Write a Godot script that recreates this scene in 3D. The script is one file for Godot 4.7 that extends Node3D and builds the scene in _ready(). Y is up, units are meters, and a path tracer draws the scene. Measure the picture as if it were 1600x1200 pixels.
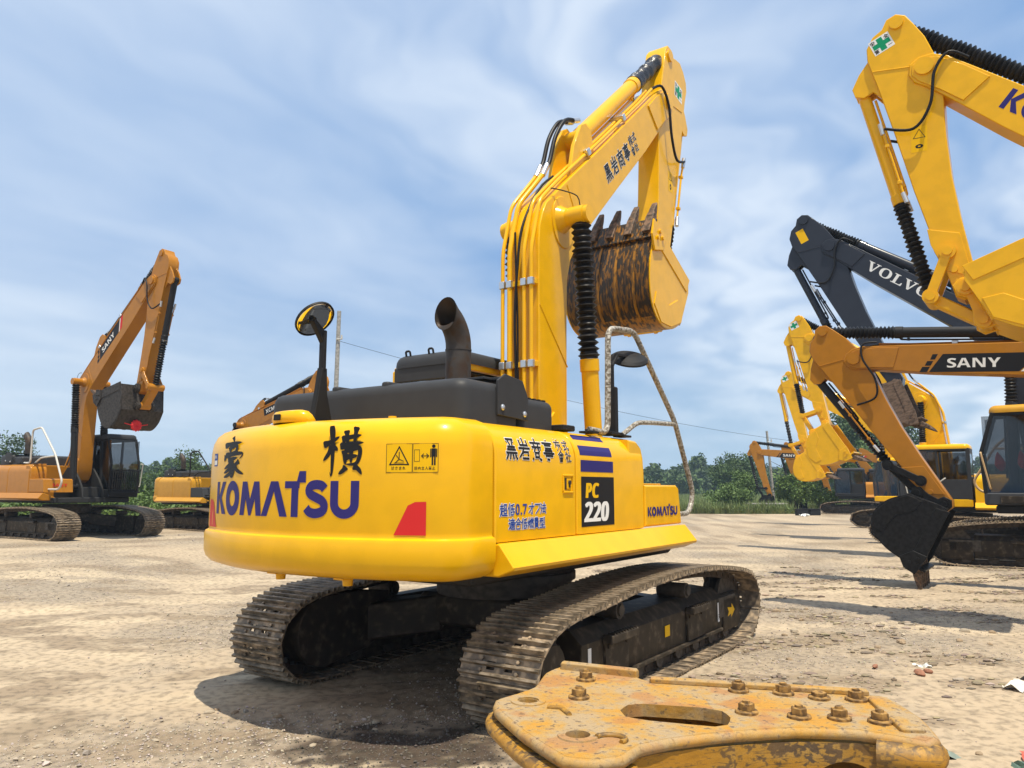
extends Node3D
# Yard of second-hand excavators seen from behind the right rear corner of a yellow one.
# Machine axes: x forward, y up, z to the machine's right. Metres.

class MB:
	# collects triangles; every face is wound so that it agrees with its normal
	var v := PackedVector3Array()
	var n := PackedVector3Array()
	var xf := Transform3D()
	func tri(a: Vector3, b: Vector3, c: Vector3, na: Vector3, nb: Vector3, nc: Vector3) -> void:
		a = xf * a; b = xf * b; c = xf * c
		na = (xf.basis * na).normalized(); nb = (xf.basis * nb).normalized(); nc = (xf.basis * nc).normalized()
		if (a - c).cross(a - b).dot(na + nb + nc) < 0.0:
			v.append(a); v.append(c); v.append(b)
			n.append(na); n.append(nc); n.append(nb)
		else:
			v.append(a); v.append(b); v.append(c)
			n.append(na); n.append(nb); n.append(nc)
	func flat(a: Vector3, b: Vector3, c: Vector3, out: Vector3) -> void:
		var g := (b - a).cross(c - a)
		if g.length_squared() < 1e-16:
			return
		g = g.normalized()
		if g.dot(out) < 0.0:
			g = -g
		tri(a, b, c, g, g, g)
	func quad(a: Vector3, b: Vector3, c: Vector3, d: Vector3, out: Vector3) -> void:
		flat(a, b, c, out); flat(a, c, d, out)
	func squad(a: Vector3, b: Vector3, c: Vector3, d: Vector3, na: Vector3, nb: Vector3, nc: Vector3, nd: Vector3) -> void:
		tri(a, b, c, na, nb, nc); tri(a, c, d, na, nc, nd)
	func box(ce: Vector3, s: Vector3, bev := 0.0, bs := Basis()) -> void:
		var h := s * 0.5
		if bev <= 0.0:
			for ax in 3:
				for sg in [-1.0, 1.0]:
					var o := Vector3.ZERO; o[ax] = sg
					var u := Vector3.ZERO; u[(ax + 1) % 3] = h[(ax + 1) % 3]
					var w := Vector3.ZERO; w[(ax + 2) % 3] = h[(ax + 2) % 3]
					var m := Vector3.ZERO; m[ax] = sg * h[ax]
					quad(ce + bs * (m - u - w), ce + bs * (m + u - w), ce + bs * (m + u + w), ce + bs * (m - u + w), bs * o)
			return
		bev = minf(bev, minf(h.x, minf(h.y, h.z)) * 0.95)
		var e := h - Vector3.ONE * bev
		for ax in 3:
			for sg in [-1.0, 1.0]:
				var o := Vector3.ZERO; o[ax] = sg
				var u := Vector3.ZERO; u[(ax + 1) % 3] = e[(ax + 1) % 3]
				var w := Vector3.ZERO; w[(ax + 2) % 3] = e[(ax + 2) % 3]
				var m := Vector3.ZERO; m[ax] = sg * h[ax]
				quad(ce + bs * (m - u - w), ce + bs * (m + u - w), ce + bs * (m + u + w), ce + bs * (m - u + w), bs * o)
		for ax in 3:
			var a1 := (ax + 1) % 3; var a2 := (ax + 2) % 3
			for s1 in [-1.0, 1.0]:
				for s2 in [-1.0, 1.0]:
					var p := Vector3.ZERO; p[a1] = s1 * h[a1]; p[a2] = s2 * e[a2]
					var q := Vector3.ZERO; q[a1] = s1 * e[a1]; q[a2] = s2 * h[a2]
					var l := Vector3.ZERO; l[ax] = e[ax]
					var n1 := Vector3.ZERO; n1[a1] = s1
					var n2 := Vector3.ZERO; n2[a2] = s2
					squad(ce + bs * (p - l), ce + bs * (p + l), ce + bs * (q + l), ce + bs * (q - l), bs * n1, bs * n1, bs * n2, bs * n2)
		for sx in [-1.0, 1.0]:
			for sy in [-1.0, 1.0]:
				for sz in [-1.0, 1.0]:
					var sv := Vector3(sx, sy, sz)
					tri(ce + bs * (Vector3(h.x, e.y, e.z) * sv), ce + bs * (Vector3(e.x, h.y, e.z) * sv), ce + bs * (Vector3(e.x, e.y, h.z) * sv), bs * Vector3(sx, 0, 0), bs * Vector3(0, sy, 0), bs * Vector3(0, 0, sz))
	func frame(d: Vector3) -> Array:
		var u := d.cross(Vector3.UP)
		if u.length() < 0.05:
			u = d.cross(Vector3.RIGHT)
		u = u.normalized()
		return [u, u.cross(d).normalized()]
	func cyl(p0: Vector3, p1: Vector3, r0: float, r1 := -1.0, seg := 14, caps := true) -> void:
		if r1 < 0.0:
			r1 = r0
		var d := (p1 - p0).normalized()
		var f := frame(d)
		var u: Vector3 = f[0]; var w: Vector3 = f[1]
		for i in seg:
			var a := TAU * i / seg; var b := TAU * (i + 1) / seg
			var na := u * cos(a) + w * sin(a); var nb := u * cos(b) + w * sin(b)
			squad(p0 + na * r0, p0 + nb * r0, p1 + nb * r1, p1 + na * r1, na, nb, nb, na)
			if caps:
				if r0 > 0.0005:
					tri(p0, p0 + na * r0, p0 + nb * r0, -d, -d, -d)
				if r1 > 0.0005:
					tri(p1, p1 + na * r1, p1 + nb * r1, d, d, d)
	func lathe(p0: Vector3, d: Vector3, prof: Array, seg := 20, smooth := false) -> void:
		# prof: Vector2(t along d, radius)
		d = d.normalized()
		var f := frame(d)
		var u: Vector3 = f[0]; var w: Vector3 = f[1]
		var nn := []
		for j in prof.size() - 1:
			var t: Vector2 = prof[j + 1] - prof[j]
			nn.append(Vector2(-t.y, t.x).normalized())
		for j in prof.size() - 1:
			var n0: Vector2 = nn[j]; var n1: Vector2 = nn[j]
			if smooth:
				if j > 0:
					n0 = (nn[j] + nn[j - 1]).normalized()
				if j < nn.size() - 1:
					n1 = (nn[j] + nn[j + 1]).normalized()
			var a0: Vector2 = prof[j]; var a1: Vector2 = prof[j + 1]
			for i in seg:
				var a := TAU * i / seg; var b := TAU * (i + 1) / seg
				var ra := u * cos(a) + w * sin(a); var rb := u * cos(b) + w * sin(b)
				var q0 := p0 + d * a0.x; var q1 := p0 + d * a1.x
				tri(q0 + ra * a0.y, q0 + rb * a0.y, q1 + rb * a1.y, d * n0.x + ra * n0.y, d * n0.x + rb * n0.y, d * n1.x + rb * n1.y)
				tri(q0 + ra * a0.y, q1 + rb * a1.y, q1 + ra * a1.y, d * n0.x + ra * n0.y, d * n1.x + rb * n1.y, d * n1.x + ra * n1.y)
	func bellows(p0: Vector3, p1: Vector3, r0: float, r1: float, folds: int, seg := 18) -> void:
		var pr := []
		var L := p0.distance_to(p1)
		for i in folds * 2 + 1:
			var k := 1.0 + 0.05 * sin(i * 2.7) + 0.03 * sin(i * 1.13)
			pr.append(Vector2(L * i / (folds * 2.0), (r0 if i % 2 == 0 else r1) * k))
		lathe(p0, p1 - p0, pr, seg)
	func tube(path: Array, r: float, seg := 8, caps := true) -> void:
		var u := Vector3.ZERO
		var rings := []
		var nr := []
		for i in path.size():
			var d: Vector3
			if i == 0:
				d = path[1] - path[0]
			elif i == path.size() - 1:
				d = path[i] - path[i - 1]
			else:
				d = (path[i] - path[i - 1]).normalized() + (path[i + 1] - path[i]).normalized()
			d = d.normalized()
			if i == 0:
				u = frame(d)[0]
			else:
				u = (u - d * u.dot(d)).normalized()
			var w := u.cross(d)
			var ri := []; var ni := []
			for k in seg:
				var a := TAU * k / seg
				var q := u * cos(a) + w * sin(a)
				ni.append(q); ri.append(path[i] + q * r)
			rings.append(ri); nr.append(ni)
			if caps and (i == 0 or i == path.size() - 1):
				var o := -d if i == 0 else d
				for k in seg:
					tri(path[i], ri[k], ri[(k + 1) % seg], o, o, o)
		for i in rings.size() - 1:
			for k in seg:
				var l := (k + 1) % seg
				squad(rings[i][k], rings[i][l], rings[i + 1][l], rings[i + 1][k], nr[i][k], nr[i][l], nr[i + 1][l], nr[i + 1][k])
	func inset(p: PackedVector2Array, d: float) -> PackedVector2Array:
		var r := PackedVector2Array()
		var m := p.size()
		for i in m:
			var e0 := (p[i] - p[(i + m - 1) % m]).normalized()
			var e1 := (p[(i + 1) % m] - p[i]).normalized()
			var n0 := Vector2(-e0.y, e0.x); var n1 := Vector2(-e1.y, e1.x)
			var b := (n0 + n1).normalized()
			r.append(p[i] + b * d / maxf(0.45, b.dot(n0)))
		return r
	func extrude(poly: PackedVector2Array, z0: float, z1: float, bev := 0.0, both := true) -> void:
		var p := poly
		var ar := 0.0
		for i in p.size():
			ar += p[i].cross(p[(i + 1) % p.size()])
		if ar < 0.0:
			p = p.duplicate(); p.reverse()
		var m := p.size()
		var en := []
		for i in m:
			var e := (p[(i + 1) % m] - p[i]).normalized()
			en.append(Vector2(e.y, -e.x))
		var ins := inset(p, bev) if bev > 0.0 else p
		var t := Geometry2D.triangulate_polygon(ins)
		for s in [[z0, -1.0], [z1, 1.0]]:
			for i in range(0, t.size(), 3):
				var a := ins[t[i]]; var b := ins[t[i + 1]]; var c := ins[t[i + 2]]
				var o := Vector3(0, 0, s[1])
				tri(Vector3(a.x, a.y, s[0]), Vector3(b.x, b.y, s[0]), Vector3(c.x, c.y, s[0]), o, o, o)
		for i in m:
			var j := (i + 1) % m
			var na: Vector2 = en[i]; var nb: Vector2 = en[i]
			var pv: Vector2 = en[(i + m - 1) % m]; var nx: Vector2 = en[j]
			if pv.dot(en[i]) > 0.8:
				na = (pv + en[i]).normalized()
			if nx.dot(en[i]) > 0.8:
				nb = (nx + en[i]).normalized()
			var A := Vector3(na.x, na.y, 0); var B := Vector3(nb.x, nb.y, 0)
			var y0 := z0 + bev; var y1 := z1 - bev
			squad(Vector3(p[i].x, p[i].y, y0), Vector3(p[j].x, p[j].y, y0), Vector3(p[j].x, p[j].y, y1), Vector3(p[i].x, p[i].y, y1), A, B, B, A)
			if bev > 0.0:
				for s in [[y0, z0, -1.0], [y1, z1, 1.0]]:
					var o := Vector3(0, 0, s[2])
					squad(Vector3(p[i].x, p[i].y, s[0]), Vector3(p[j].x, p[j].y, s[0]), Vector3(ins[j].x, ins[j].y, s[1]), Vector3(ins[i].x, ins[i].y, s[1]), A, B, (o + B * 0.3).normalized(), (o + A * 0.3).normalized())
	func loft(rings: Array, closed := true, crease := 0.75) -> void:
		# rings: arrays of Vector3 of equal length; normals are smoothed where faces turn gently
		var R := rings.size(); var m: int = rings[0].size()
		var cen := Vector3.ZERO
		for r in rings:
			for q in r:
				cen += q
		cen /= float(R * m)
		var cols := m if closed else m - 1
		var fn := []
		for i in R - 1:
			var row := []
			for k in cols:
				var l := (k + 1) % m
				var g: Vector3 = (rings[i + 1][l] - rings[i][k]).cross(rings[i + 1][k] - rings[i][l])
				g = g.normalized()
				var mid: Vector3 = (rings[i][k] + rings[i + 1][l]) * 0.5 - cen
				if g.dot(mid) < 0.0:
					g = -g
				row.append(g)
			fn.append(row)
		for i in R - 1:
			for k in cols:
				var g: Vector3 = fn[i][k]
				var ns := []
				for cnr in [[0, 0], [0, 1], [1, 1], [1, 0]]:
					var sum := Vector3.ZERO
					for di in [-1, 0]:
						for dk in [-1, 0]:
							var ii: int = i + cnr[0] + di; var kk: int = k + cnr[1] + dk
							if closed:
								kk = posmod(kk, cols)
							if ii < 0 or ii >= R - 1 or kk < 0 or kk >= cols:
								continue
							var h: Vector3 = fn[ii][kk]
							if h.dot(g) > crease:
								sum += h
					ns.append(sum.normalized() if sum.length() > 0.01 else g)
				var l := (k + 1) % m
				squad(rings[i][k], rings[i][l], rings[i + 1][l], rings[i + 1][k], ns[0], ns[1], ns[2], ns[3])
	func fan(ring: Array, out: Vector3) -> void:
		var c := Vector3.ZERO
		for q in ring:
			c += q
		c /= float(ring.size())
		for i in ring.size():
			flat(c, ring[i], ring[(i + 1) % ring.size()], out)
	func mesh() -> ArrayMesh:
		var a := []
		a.resize(Mesh.ARRAY_MAX)
		a[Mesh.ARRAY_VERTEX] = v
		a[Mesh.ARRAY_NORMAL] = n
		var m := ArrayMesh.new()
		m.add_surface_from_arrays(Mesh.PRIMITIVE_TRIANGLES, a)
		return m

const ZY := Basis(Vector3(0, 0, 1), Vector3(0, 1, 0), Vector3(1, 0, 0))   # polygon (z, y) extruded along x
const XZ := Basis(Vector3(1, 0, 0), Vector3(0, 0, 1), Vector3(0, 1, 0))   # polygon (x, z) extruded along y

var rng := RandomNumberGenerator.new()
var mats := {}
var shoe_cache := {}
var used := {}

func lin(r: float, g: float, b: float) -> Color:
	return Color(r, g, b).linear_to_srgb()

func noise_tex(sz: int, freq: float, oct: int, ramp: Array, sd: int, kind := FastNoiseLite.TYPE_SIMPLEX_SMOOTH, as_normal := false, bump := 4.0, ridged := false) -> NoiseTexture2D:
	var f := FastNoiseLite.new()
	f.noise_type = kind
	f.seed = sd
	f.frequency = freq
	f.fractal_type = FastNoiseLite.FRACTAL_RIDGED if ridged else FastNoiseLite.FRACTAL_FBM
	f.fractal_octaves = oct
	var t := NoiseTexture2D.new()
	t.width = sz; t.height = sz
	t.seamless = true
	t.noise = f
	if as_normal:
		t.as_normal_map = true
		t.bump_strength = bump
	elif ramp.size() > 0:
		var g := Gradient.new()
		g.offsets = PackedFloat32Array(ramp.map(func(q): return q[0]))
		g.colors = PackedColorArray(ramp.map(func(q): return q[1]))
		t.color_ramp = g
	return t

func gray(k: float) -> Color:
	return Color(k, k, k)

func mat(key: String, c: Color, rough := 0.5, metal := 0.0, tex: Texture2D = null, sc := Vector3.ONE, coat := 0.0, nrm: Texture2D = null, ns := 0.5) -> StandardMaterial3D:
	if mats.has(key):
		return mats[key]
	var m := StandardMaterial3D.new()
	m.albedo_color = c
	m.roughness = rough
	m.metallic = metal
	if tex:
		m.albedo_texture = tex
	if nrm:
		m.normal_enabled = true
		m.normal_texture = nrm
		m.normal_scale = ns
	if tex or nrm:
		m.uv1_triplanar = true
		m.uv1_scale = sc
	if coat > 0.0:
		m.clearcoat_enabled = true
		m.clearcoat = coat
		m.clearcoat_roughness = 0.12
	mats[key] = m
	return m

func numbered(called: String) -> String:
	var k: int = used.get(called, 0)
	used[called] = k + 1
	return called if k == 0 else "%s_%03d" % [called, k]

func part(parent: Node, called: String, mb: MB, m: Material, label := "") -> MeshInstance3D:
	var o := MeshInstance3D.new()
	o.name = called
	o.mesh = mb.mesh()
	o.material_override = m
	parent.add_child(o, true)
	if label != "":
		o.set_meta("label", label)
	return o

func thing(called: String, label: String, category: String, at: Vector3, turn := 0.0, group := "", sc := 1.0) -> Node3D:
	var o := Node3D.new()
	o.name = numbered(called)
	add_child(o)
	o.position = at
	o.rotation.y = turn
	o.scale = Vector3.ONE * sc
	o.set_meta("label", label)
	o.set_meta("category", category)
	if group != "":
		o.set_meta("group", group)
	return o

func tag(o: Node, label: String, category: String, group := "") -> void:
	o.set_meta("label", label)
	o.set_meta("category", category)
	if group != "":
		o.set_meta("group", group)

func structure(o: Node) -> void:
	o.set_meta("kind", "structure")

func v2(a: Array) -> PackedVector2Array:
	var r := PackedVector2Array()
	for i in range(0, a.size(), 2):
		r.append(Vector2(a[i], a[i + 1]))
	return r

func curve3(pts: Array, step: float) -> Array:
	# Catmull-Rom through the points
	var r := []
	for i in pts.size() - 1:
		var p0: Vector3 = pts[maxi(i - 1, 0)]; var p1: Vector3 = pts[i]; var p2: Vector3 = pts[i + 1]; var p3: Vector3 = pts[mini(i + 2, pts.size() - 1)]
		var k := maxi(1, int(ceil(p1.distance_to(p2) / step)))
		for j in k:
			r.append(p1.cubic_interpolate(p2, p0, p3, float(j) / k))
	r.append(pts[pts.size() - 1])
	return r

func bent(pts: Array, rad: float, k := 5) -> Array:
	# a bent pipe: straight runs with rounded corners
	var r := [pts[0]]
	for i in range(1, pts.size() - 1):
		var a: Vector3 = pts[i - 1]; var b: Vector3 = pts[i]; var c: Vector3 = pts[i + 1]
		var d := minf(rad, minf(a.distance_to(b), b.distance_to(c)) * 0.45)
		var s := b + (a - b).normalized() * d; var e := b + (c - b).normalized() * d
		for j in k + 1:
			var t := float(j) / k
			r.append(s.lerp(b, t).lerp(b.lerp(e, t), t))
	r.append(pts[pts.size() - 1])
	return r

# ---------------------------------------------------------------- lettering
# strokes of each character on a 20 x 20 square, y downwards
var GL := {
	"黑": [[5,2,15,2,15,9,5,9,5,2],[10,2,10,14],[7,4,8,6.5],[13,4,12,6.5],[4,11.5,16,11.5],[2,14.5,18,14.5],[4,16.5,2,19.5],[8,16.5,7.5,19.5],[12,16.5,13,19.5],[16,16.5,18.5,19.5]],
	"岩": [[10,0.5,10,6.5],[4,2.5,4,6.5,16,6.5],[16,2.5,16,6.5],[1.5,9.5,18.5,9.5],[9,9.5,6,14,2,17.5],[7,13,16,13,16,19,7,19,7,13]],
	"商": [[10,0,10,3],[1.5,3.5,18.5,3.5],[6,4.5,7,6.5],[14,4.5,13,6.5],[3,19.5,3,7.5,17,7.5,17,19.5,15,19],[8,8,5.8,11.5],[12,8,14.2,11.5],[7,13,13,13,13,17.2,7,17.2,7,13]],
	"事": [[2,2.8,18,2.8],[5,5,15,5,15,8,5,8,5,5],[4,10.3,16,10.3,16,15.2,4,15.2],[1,12.8,19,12.8],[10,0.5,10,19,7,18.6]],
	"株": [[0.5,5,9,5],[4.8,0.5,4.8,19.5],[4.8,6.5,1,14],[5,7.5,8.6,12]  ,[12,1.5,10.6,6],[11,5,19,5],[9.8,9.5,19.6,9.5],[14.8,0.5,14.8,19.5],[14.6,10.5,9.8,17],[15,10.5,19.8,17]],
	"式": [[1.5,5,18.5,5],[3,10,10,10],[6.5,10,6.5,16.5],[1.5,17.8,11,15.6],[12,0.8,13,9,15.2,15.5,18,18.5,18.6,14.5],[15,1,17.2,3.2]],
	"會": [[10,0.3,6,4,0.8,7],[10,0.3,14,4,19.2,7],[6,6.6,14,6.6],[4,8.6,16,8.6,16,13,4,13,4,8.6],[10,8.6,10,13],[6,15,14,15,14,19.6,6,19.6,6,15],[6,17.3,14,17.3]],
	"社": [[4,0.8,5.5,3],[1,5,8.4,5,5,9.5,0.8,13.5],[5,9.5,5,19.6],[5.4,10.5,8.2,13.4],[10,8,19,8],[14.5,1.5,14.5,18],[9,18,19.6,18]],
	"超": [[1,4,9,4],[5,0.8,5,8],[0.3,8,9.8,8],[5,8,5,15],[5,12,9,12],[2.8,11.5,2.2,15.5,0.4,19.4],[2.4,15.5,6,18.3,19.6,19],[11,1.8,18,1.8,17.4,8,15.2,7.6],[14.2,1.8,11,8.4],[11.4,10.4,18,10.4,18,15.8,11.4,15.8,11.4,10.4]],
	"低": [[5.2,0.8,1,8.4],[3.6,6,3.6,19.6],[17.4,1.8,8.2,3.6],[8.2,3.6,8.2,15.6,12,14],[8.2,9,18.6,9],[13,3,14,10.5,17,15.8,18.8,13.4],[8,18.6,15.4,18.6]],
	"法": [[1.2,2,4.2,4.4],[0.4,7.6,3.4,9.8],[0.8,18.8,4.8,12.2],[8,5,18,5],[13,0.6,13,10],[6.2,10,19.6,10],[12,10,8,17.2,17,16.4],[15,13,18.4,18.8]],
	"適": [[2,1.5,4.4,4],[0.6,8,4,8,4,15,0.8,18],[4,15,8,18.4,19.6,18.8],[12.5,0,12.5,2.8],[6.8,2.8,18.6,2.8],[10,4,10.6,6],[15,4,14.4,6],[7,16.4,7,6.8,18.2,6.8,18.2,16.2],[9.4,9.8,15.8,9.8],[12.5,7.4,12.5,12],[10,12,15,12,15,15.2,10,15.2,10,12]],
	"合": [[10,0.4,6,4.6,0.8,8],[10,0.4,14,4.6,19.2,8],[6,8,14,8],[4,11,16,11,16,19,4,19,4,11]],
	"燃": [[1,6,2.2,10],[8,5,6.4,9],[4.6,0.8,4.6,9,0.6,19],[4.8,10.5,8,15.5],[11.8,0.8,8.4,8.6],[11,3.8,14,3.8,12,9,9,12.4],[10,6.5,12.4,8],[14.4,6.2,19.8,6.2],[17,1,16.6,7,13.2,12.8],[17,7.4,19.9,12.4],[18,1.6,19.4,3.6],[9,15.4,8,19],[12,15.4,12.2,18.6],[15,15.4,15.8,18.6],[18,15.4,19.8,19]],
	"費": [[4,2,15,2,15,4.6,4,4.6,4,7.2,16,7.2,15.4,9.6],[8,0.4,8,6,4.6,9.8],[12,0.4,12,9.6],[5,10.4,15,10.4,15,17,5,17,5,10.4],[5,12.6,15,12.6],[5,14.8,15,14.8],[8,17,3,19.7],[12,17,17,19.7]],
	"型": [[2,3,10.4,3],[0.8,7,11.2,7],[4,3,4,8,1.2,12],[8,3,8,12],[13.2,2,13.2,9],[17.4,1,17.4,12,15,11.4],[3,15,17,15],[10,12,10,19.2],[0.5,19.2,19.5,19.2]],
	"オ": [[2,6,18,6],[12,1,12,19,9,18],[12,6,7.6,12,2,16.4]],
	"フ": [[2,3,17,3,15,11,5,19]],
	"全": [[10,1,6,5.6,1,9],[10,1,14,5.6,19,9],[5,9,15,9],[6,13.6,14,13.6],[10,9,10,18],[2,18,18,18]],
	"安": [[10,0.4,10,3],[2,6.4,2,3,18,3,18,6.4],[9,6,6,13,16,19],[13,9.6,10,15,3,19],[1.5,10,18.5,10]],
	"第": [[4,0.6,1.6,5],[3,2.6,9,2.6],[13,0.6,11,5],[12.4,2.6,19,2.6],[3,6.6,16,6.6,16,10,3.6,10,3.6,13.6,17,13.6,16.4,17.6,14.6,17],[10,6.6,10,19.6],[10,13.6,2.6,19]],
	"一": [[2,10,18,10]],
	"内": [[3,19,3,5,17,5,17,18.6,14.6,18],[10,1,10,7,5.6,13],[10,8,14.4,13]],
	"立": [[10,0.6,10,4],[3,5,17,5],[6,7.6,7.4,16],[14,7,12.4,16.6],[1.6,18,18.4,18]],
	"入": [[8,1.6,11,3,9.4,10,2,18.6],[10.4,6,18.4,18.6]],
	"止": [[10,1,10,18],[10,8,16,8],[4.6,7,4.6,18],[1.4,18,18.6,18]],
	"回": [[2.6,2,17.4,2,17.4,18,2.6,18,2.6,2],[7,7,13,7,13,13,7,13,7,7]],
	"禁": [[2,3,9,3],[5.4,0.6,5.4,9],[11,3,18.4,3],[14.6,0.6,14.6,9],[4,11,16,11],[2,13.6,18,13.6],[10,13.6,10,19.4],[6,15.4,3,19],[14,15.4,17,19]],
	"は": [[3,2,2.4,11,3.6,18],[7.6,6,18,6],[13.4,1.6,13.4,15,9.4,18,7.4,15.4,11,13.6,18,18]],
	"さ": [[2.6,6,17.4,5],[8.6,1,14,12.6],[5,12.6,5.4,17,14,18.6]],
	"ま": [[3,5,17,5],[3.6,9.4,16.6,9.4],[10,1,10,16,6,18.6,4,16,8,14.4,16.6,18]],
	"れ": [[5.4,1.4,5.4,18.6],[1.6,6,8,6,1.6,15],[5.4,11,12,5,13,9,12.4,16,18.6,16]],
	"人": [[10,2,8,10,2,18],[9.6,8,18,18]],
	"豪": [[10.4,0,11.4,2.6],[2.6,4.6,9,3.6,17.4,3.2],[7.4,5.2,8,8.2],[7.4,5.2,13.4,4.8,12.6,7.8,8,8.2],[3.4,9.4,2.4,12.6],[3.4,9.6,17.6,8.8,15.8,11.8],[6,12,14,11],[10.6,12,7,14.6,2.4,16.6],[9,13.4,11.4,16.4,10,20.6,7.6,19.2],[9.6,15,6.4,17.2,2.2,18.8],[10.4,17.2,7,19.6,2.4,21],[15.6,12.8,11.4,15.2],[11.2,14.6,14.6,17.6,19.4,19.6]],
	"横": [[0,7.6,4.6,6,8.4,4],[4.4,-0.8,5,8,4.6,20.6,3.6,19.2],[4.6,8,2.6,11.6,0,14.4],[5,8,7.6,10],[9.6,5.4,14,4.4,19.4,3.6],[12,1.4,12.6,7.6],[17,0,15.8,7],[8.8,8.4,14,7.4,20.4,6.8],[11,10,11.6,16.2],[11,10,18.4,9.2,17.2,15.4,11.6,16],[14.4,7.6,14.4,15.6],[11.6,12.9,17.6,12.4],[12,17,10.6,18.6,8.2,20.2],[15.6,16.8,18,18,19.8,20.4]]}

func ink(mb: MB, strokes: Array, place: Callable, org: Vector2, sc: Vector2, width: float, lift: float, brush := false) -> void:
	# place(Vector2, height) puts a point of the print on its surface
	var i := 0
	for s in strokes:
		var pl := PackedVector2Array()
		for k in range(0, s.size(), 2):
			pl.append(Vector2(s[k], s[k + 1]))
		var polys := []
		if brush:
			# a brush stroke: swells at the head and thins to the tail
			var cc := []
			for q in pl:
				cc.append(Vector3(q.x, q.y, 0))
			var pts := curve3(cc, 0.6)
			var L := PackedVector2Array(); var R := PackedVector2Array()
			for k in pts.size():
				var a: Vector3 = pts[maxi(k - 1, 0)]; var b: Vector3 = pts[mini(k + 1, pts.size() - 1)]
				var d := Vector2(b.x - a.x, b.y - a.y).normalized()
				var t := float(k) / (pts.size() - 1)
				var w := width * 0.5 * (0.62 + 0.75 * exp(-pow((t - 0.12) / 0.16, 2.0)) + 0.35 * sin(PI * t) - 0.55 * pow(t, 5.0))
				var nn := Vector2(-d.y, d.x)
				L.append(Vector2(pts[k].x, pts[k].y) + nn * w); R.append(Vector2(pts[k].x, pts[k].y) - nn * w)
			for k in L.size() - 1:
				polys.append(PackedVector2Array([L[k], L[k + 1], R[k + 1], R[k]]))
		else:
			# each run of the stroke is a bar with squared ends
			for k in pl.size() - 1:
				var d := (pl[k + 1] - pl[k]).normalized() * width * 0.5
				var nn := Vector2(-d.y, d.x)
				polys.append(PackedVector2Array([pl[k] - d + nn, pl[k + 1] + d + nn, pl[k + 1] + d - nn, pl[k] - d - nn]))
		for pg in polys:
			var h := lift + 0.00012 * i
			if not brush or pg == polys[0]:
				i += 1
				h = lift + 0.00012 * i
			var q := []
			for p in pg:
				q.append(place.call(org + Vector2(p.x * sc.x, -p.y * sc.y), h))
			var o: Vector3 = place.call(org + Vector2(pg[0].x * sc.x, -pg[0].y * sc.y), h + 0.02) - q[0]
			mb.flat(q[0], q[1], q[2], o); mb.flat(q[0], q[2], q[3], o)

func write(mb: MB, text: String, place: Callable, org: Vector2, size: float, width: float, lift: float, adv := 1.1, squash := 1.0) -> void:
	# a row of characters; org is the top left corner
	for i in text.length():
		var ch := text[i]
		if GL.has(ch):
			ink(mb, GL[ch], place, org + Vector2(i * size * adv * squash, 0), Vector2(size / 20.0 * squash, size / 20.0), width, lift)

func polyprint(mb: MB, pg: PackedVector2Array, place: Callable, lift: float) -> void:
	var t := Geometry2D.triangulate_polygon(pg)
	for i in range(0, t.size(), 3):
		var a: Vector3 = place.call(pg[t[i]], lift); var b: Vector3 = place.call(pg[t[i + 1]], lift); var c: Vector3 = place.call(pg[t[i + 2]], lift)
		mb.flat(a, b, c, place.call(pg[t[i]], lift + 0.02) - a)

func rectprint(mb: MB, x0: float, y0: float, x1: float, y1: float, place: Callable, lift: float, cuts := 6) -> void:
	for i in cuts:
		var a := lerpf(x0, x1, float(i) / cuts); var b := lerpf(x0, x1, float(i + 1) / cuts)
		polyprint(mb, PackedVector2Array([Vector2(a, y0), Vector2(b, y0), Vector2(b, y1), Vector2(a, y1)]), place, lift)

func ringprint(mb: MB, c: Vector2, r0: Vector2, r1: Vector2, a0: float, a1: float, place: Callable, lift: float, k := 20) -> void:
	for i in k:
		var a := lerpf(a0, a1, float(i) / k); var b := lerpf(a0, a1, float(i + 1) / k)
		polyprint(mb, PackedVector2Array([c + Vector2(cos(a), sin(a)) * r0, c + Vector2(cos(b), sin(b)) * r0, c + Vector2(cos(b), sin(b)) * r1, c + Vector2(cos(a), sin(a)) * r1]), place, lift)

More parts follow.
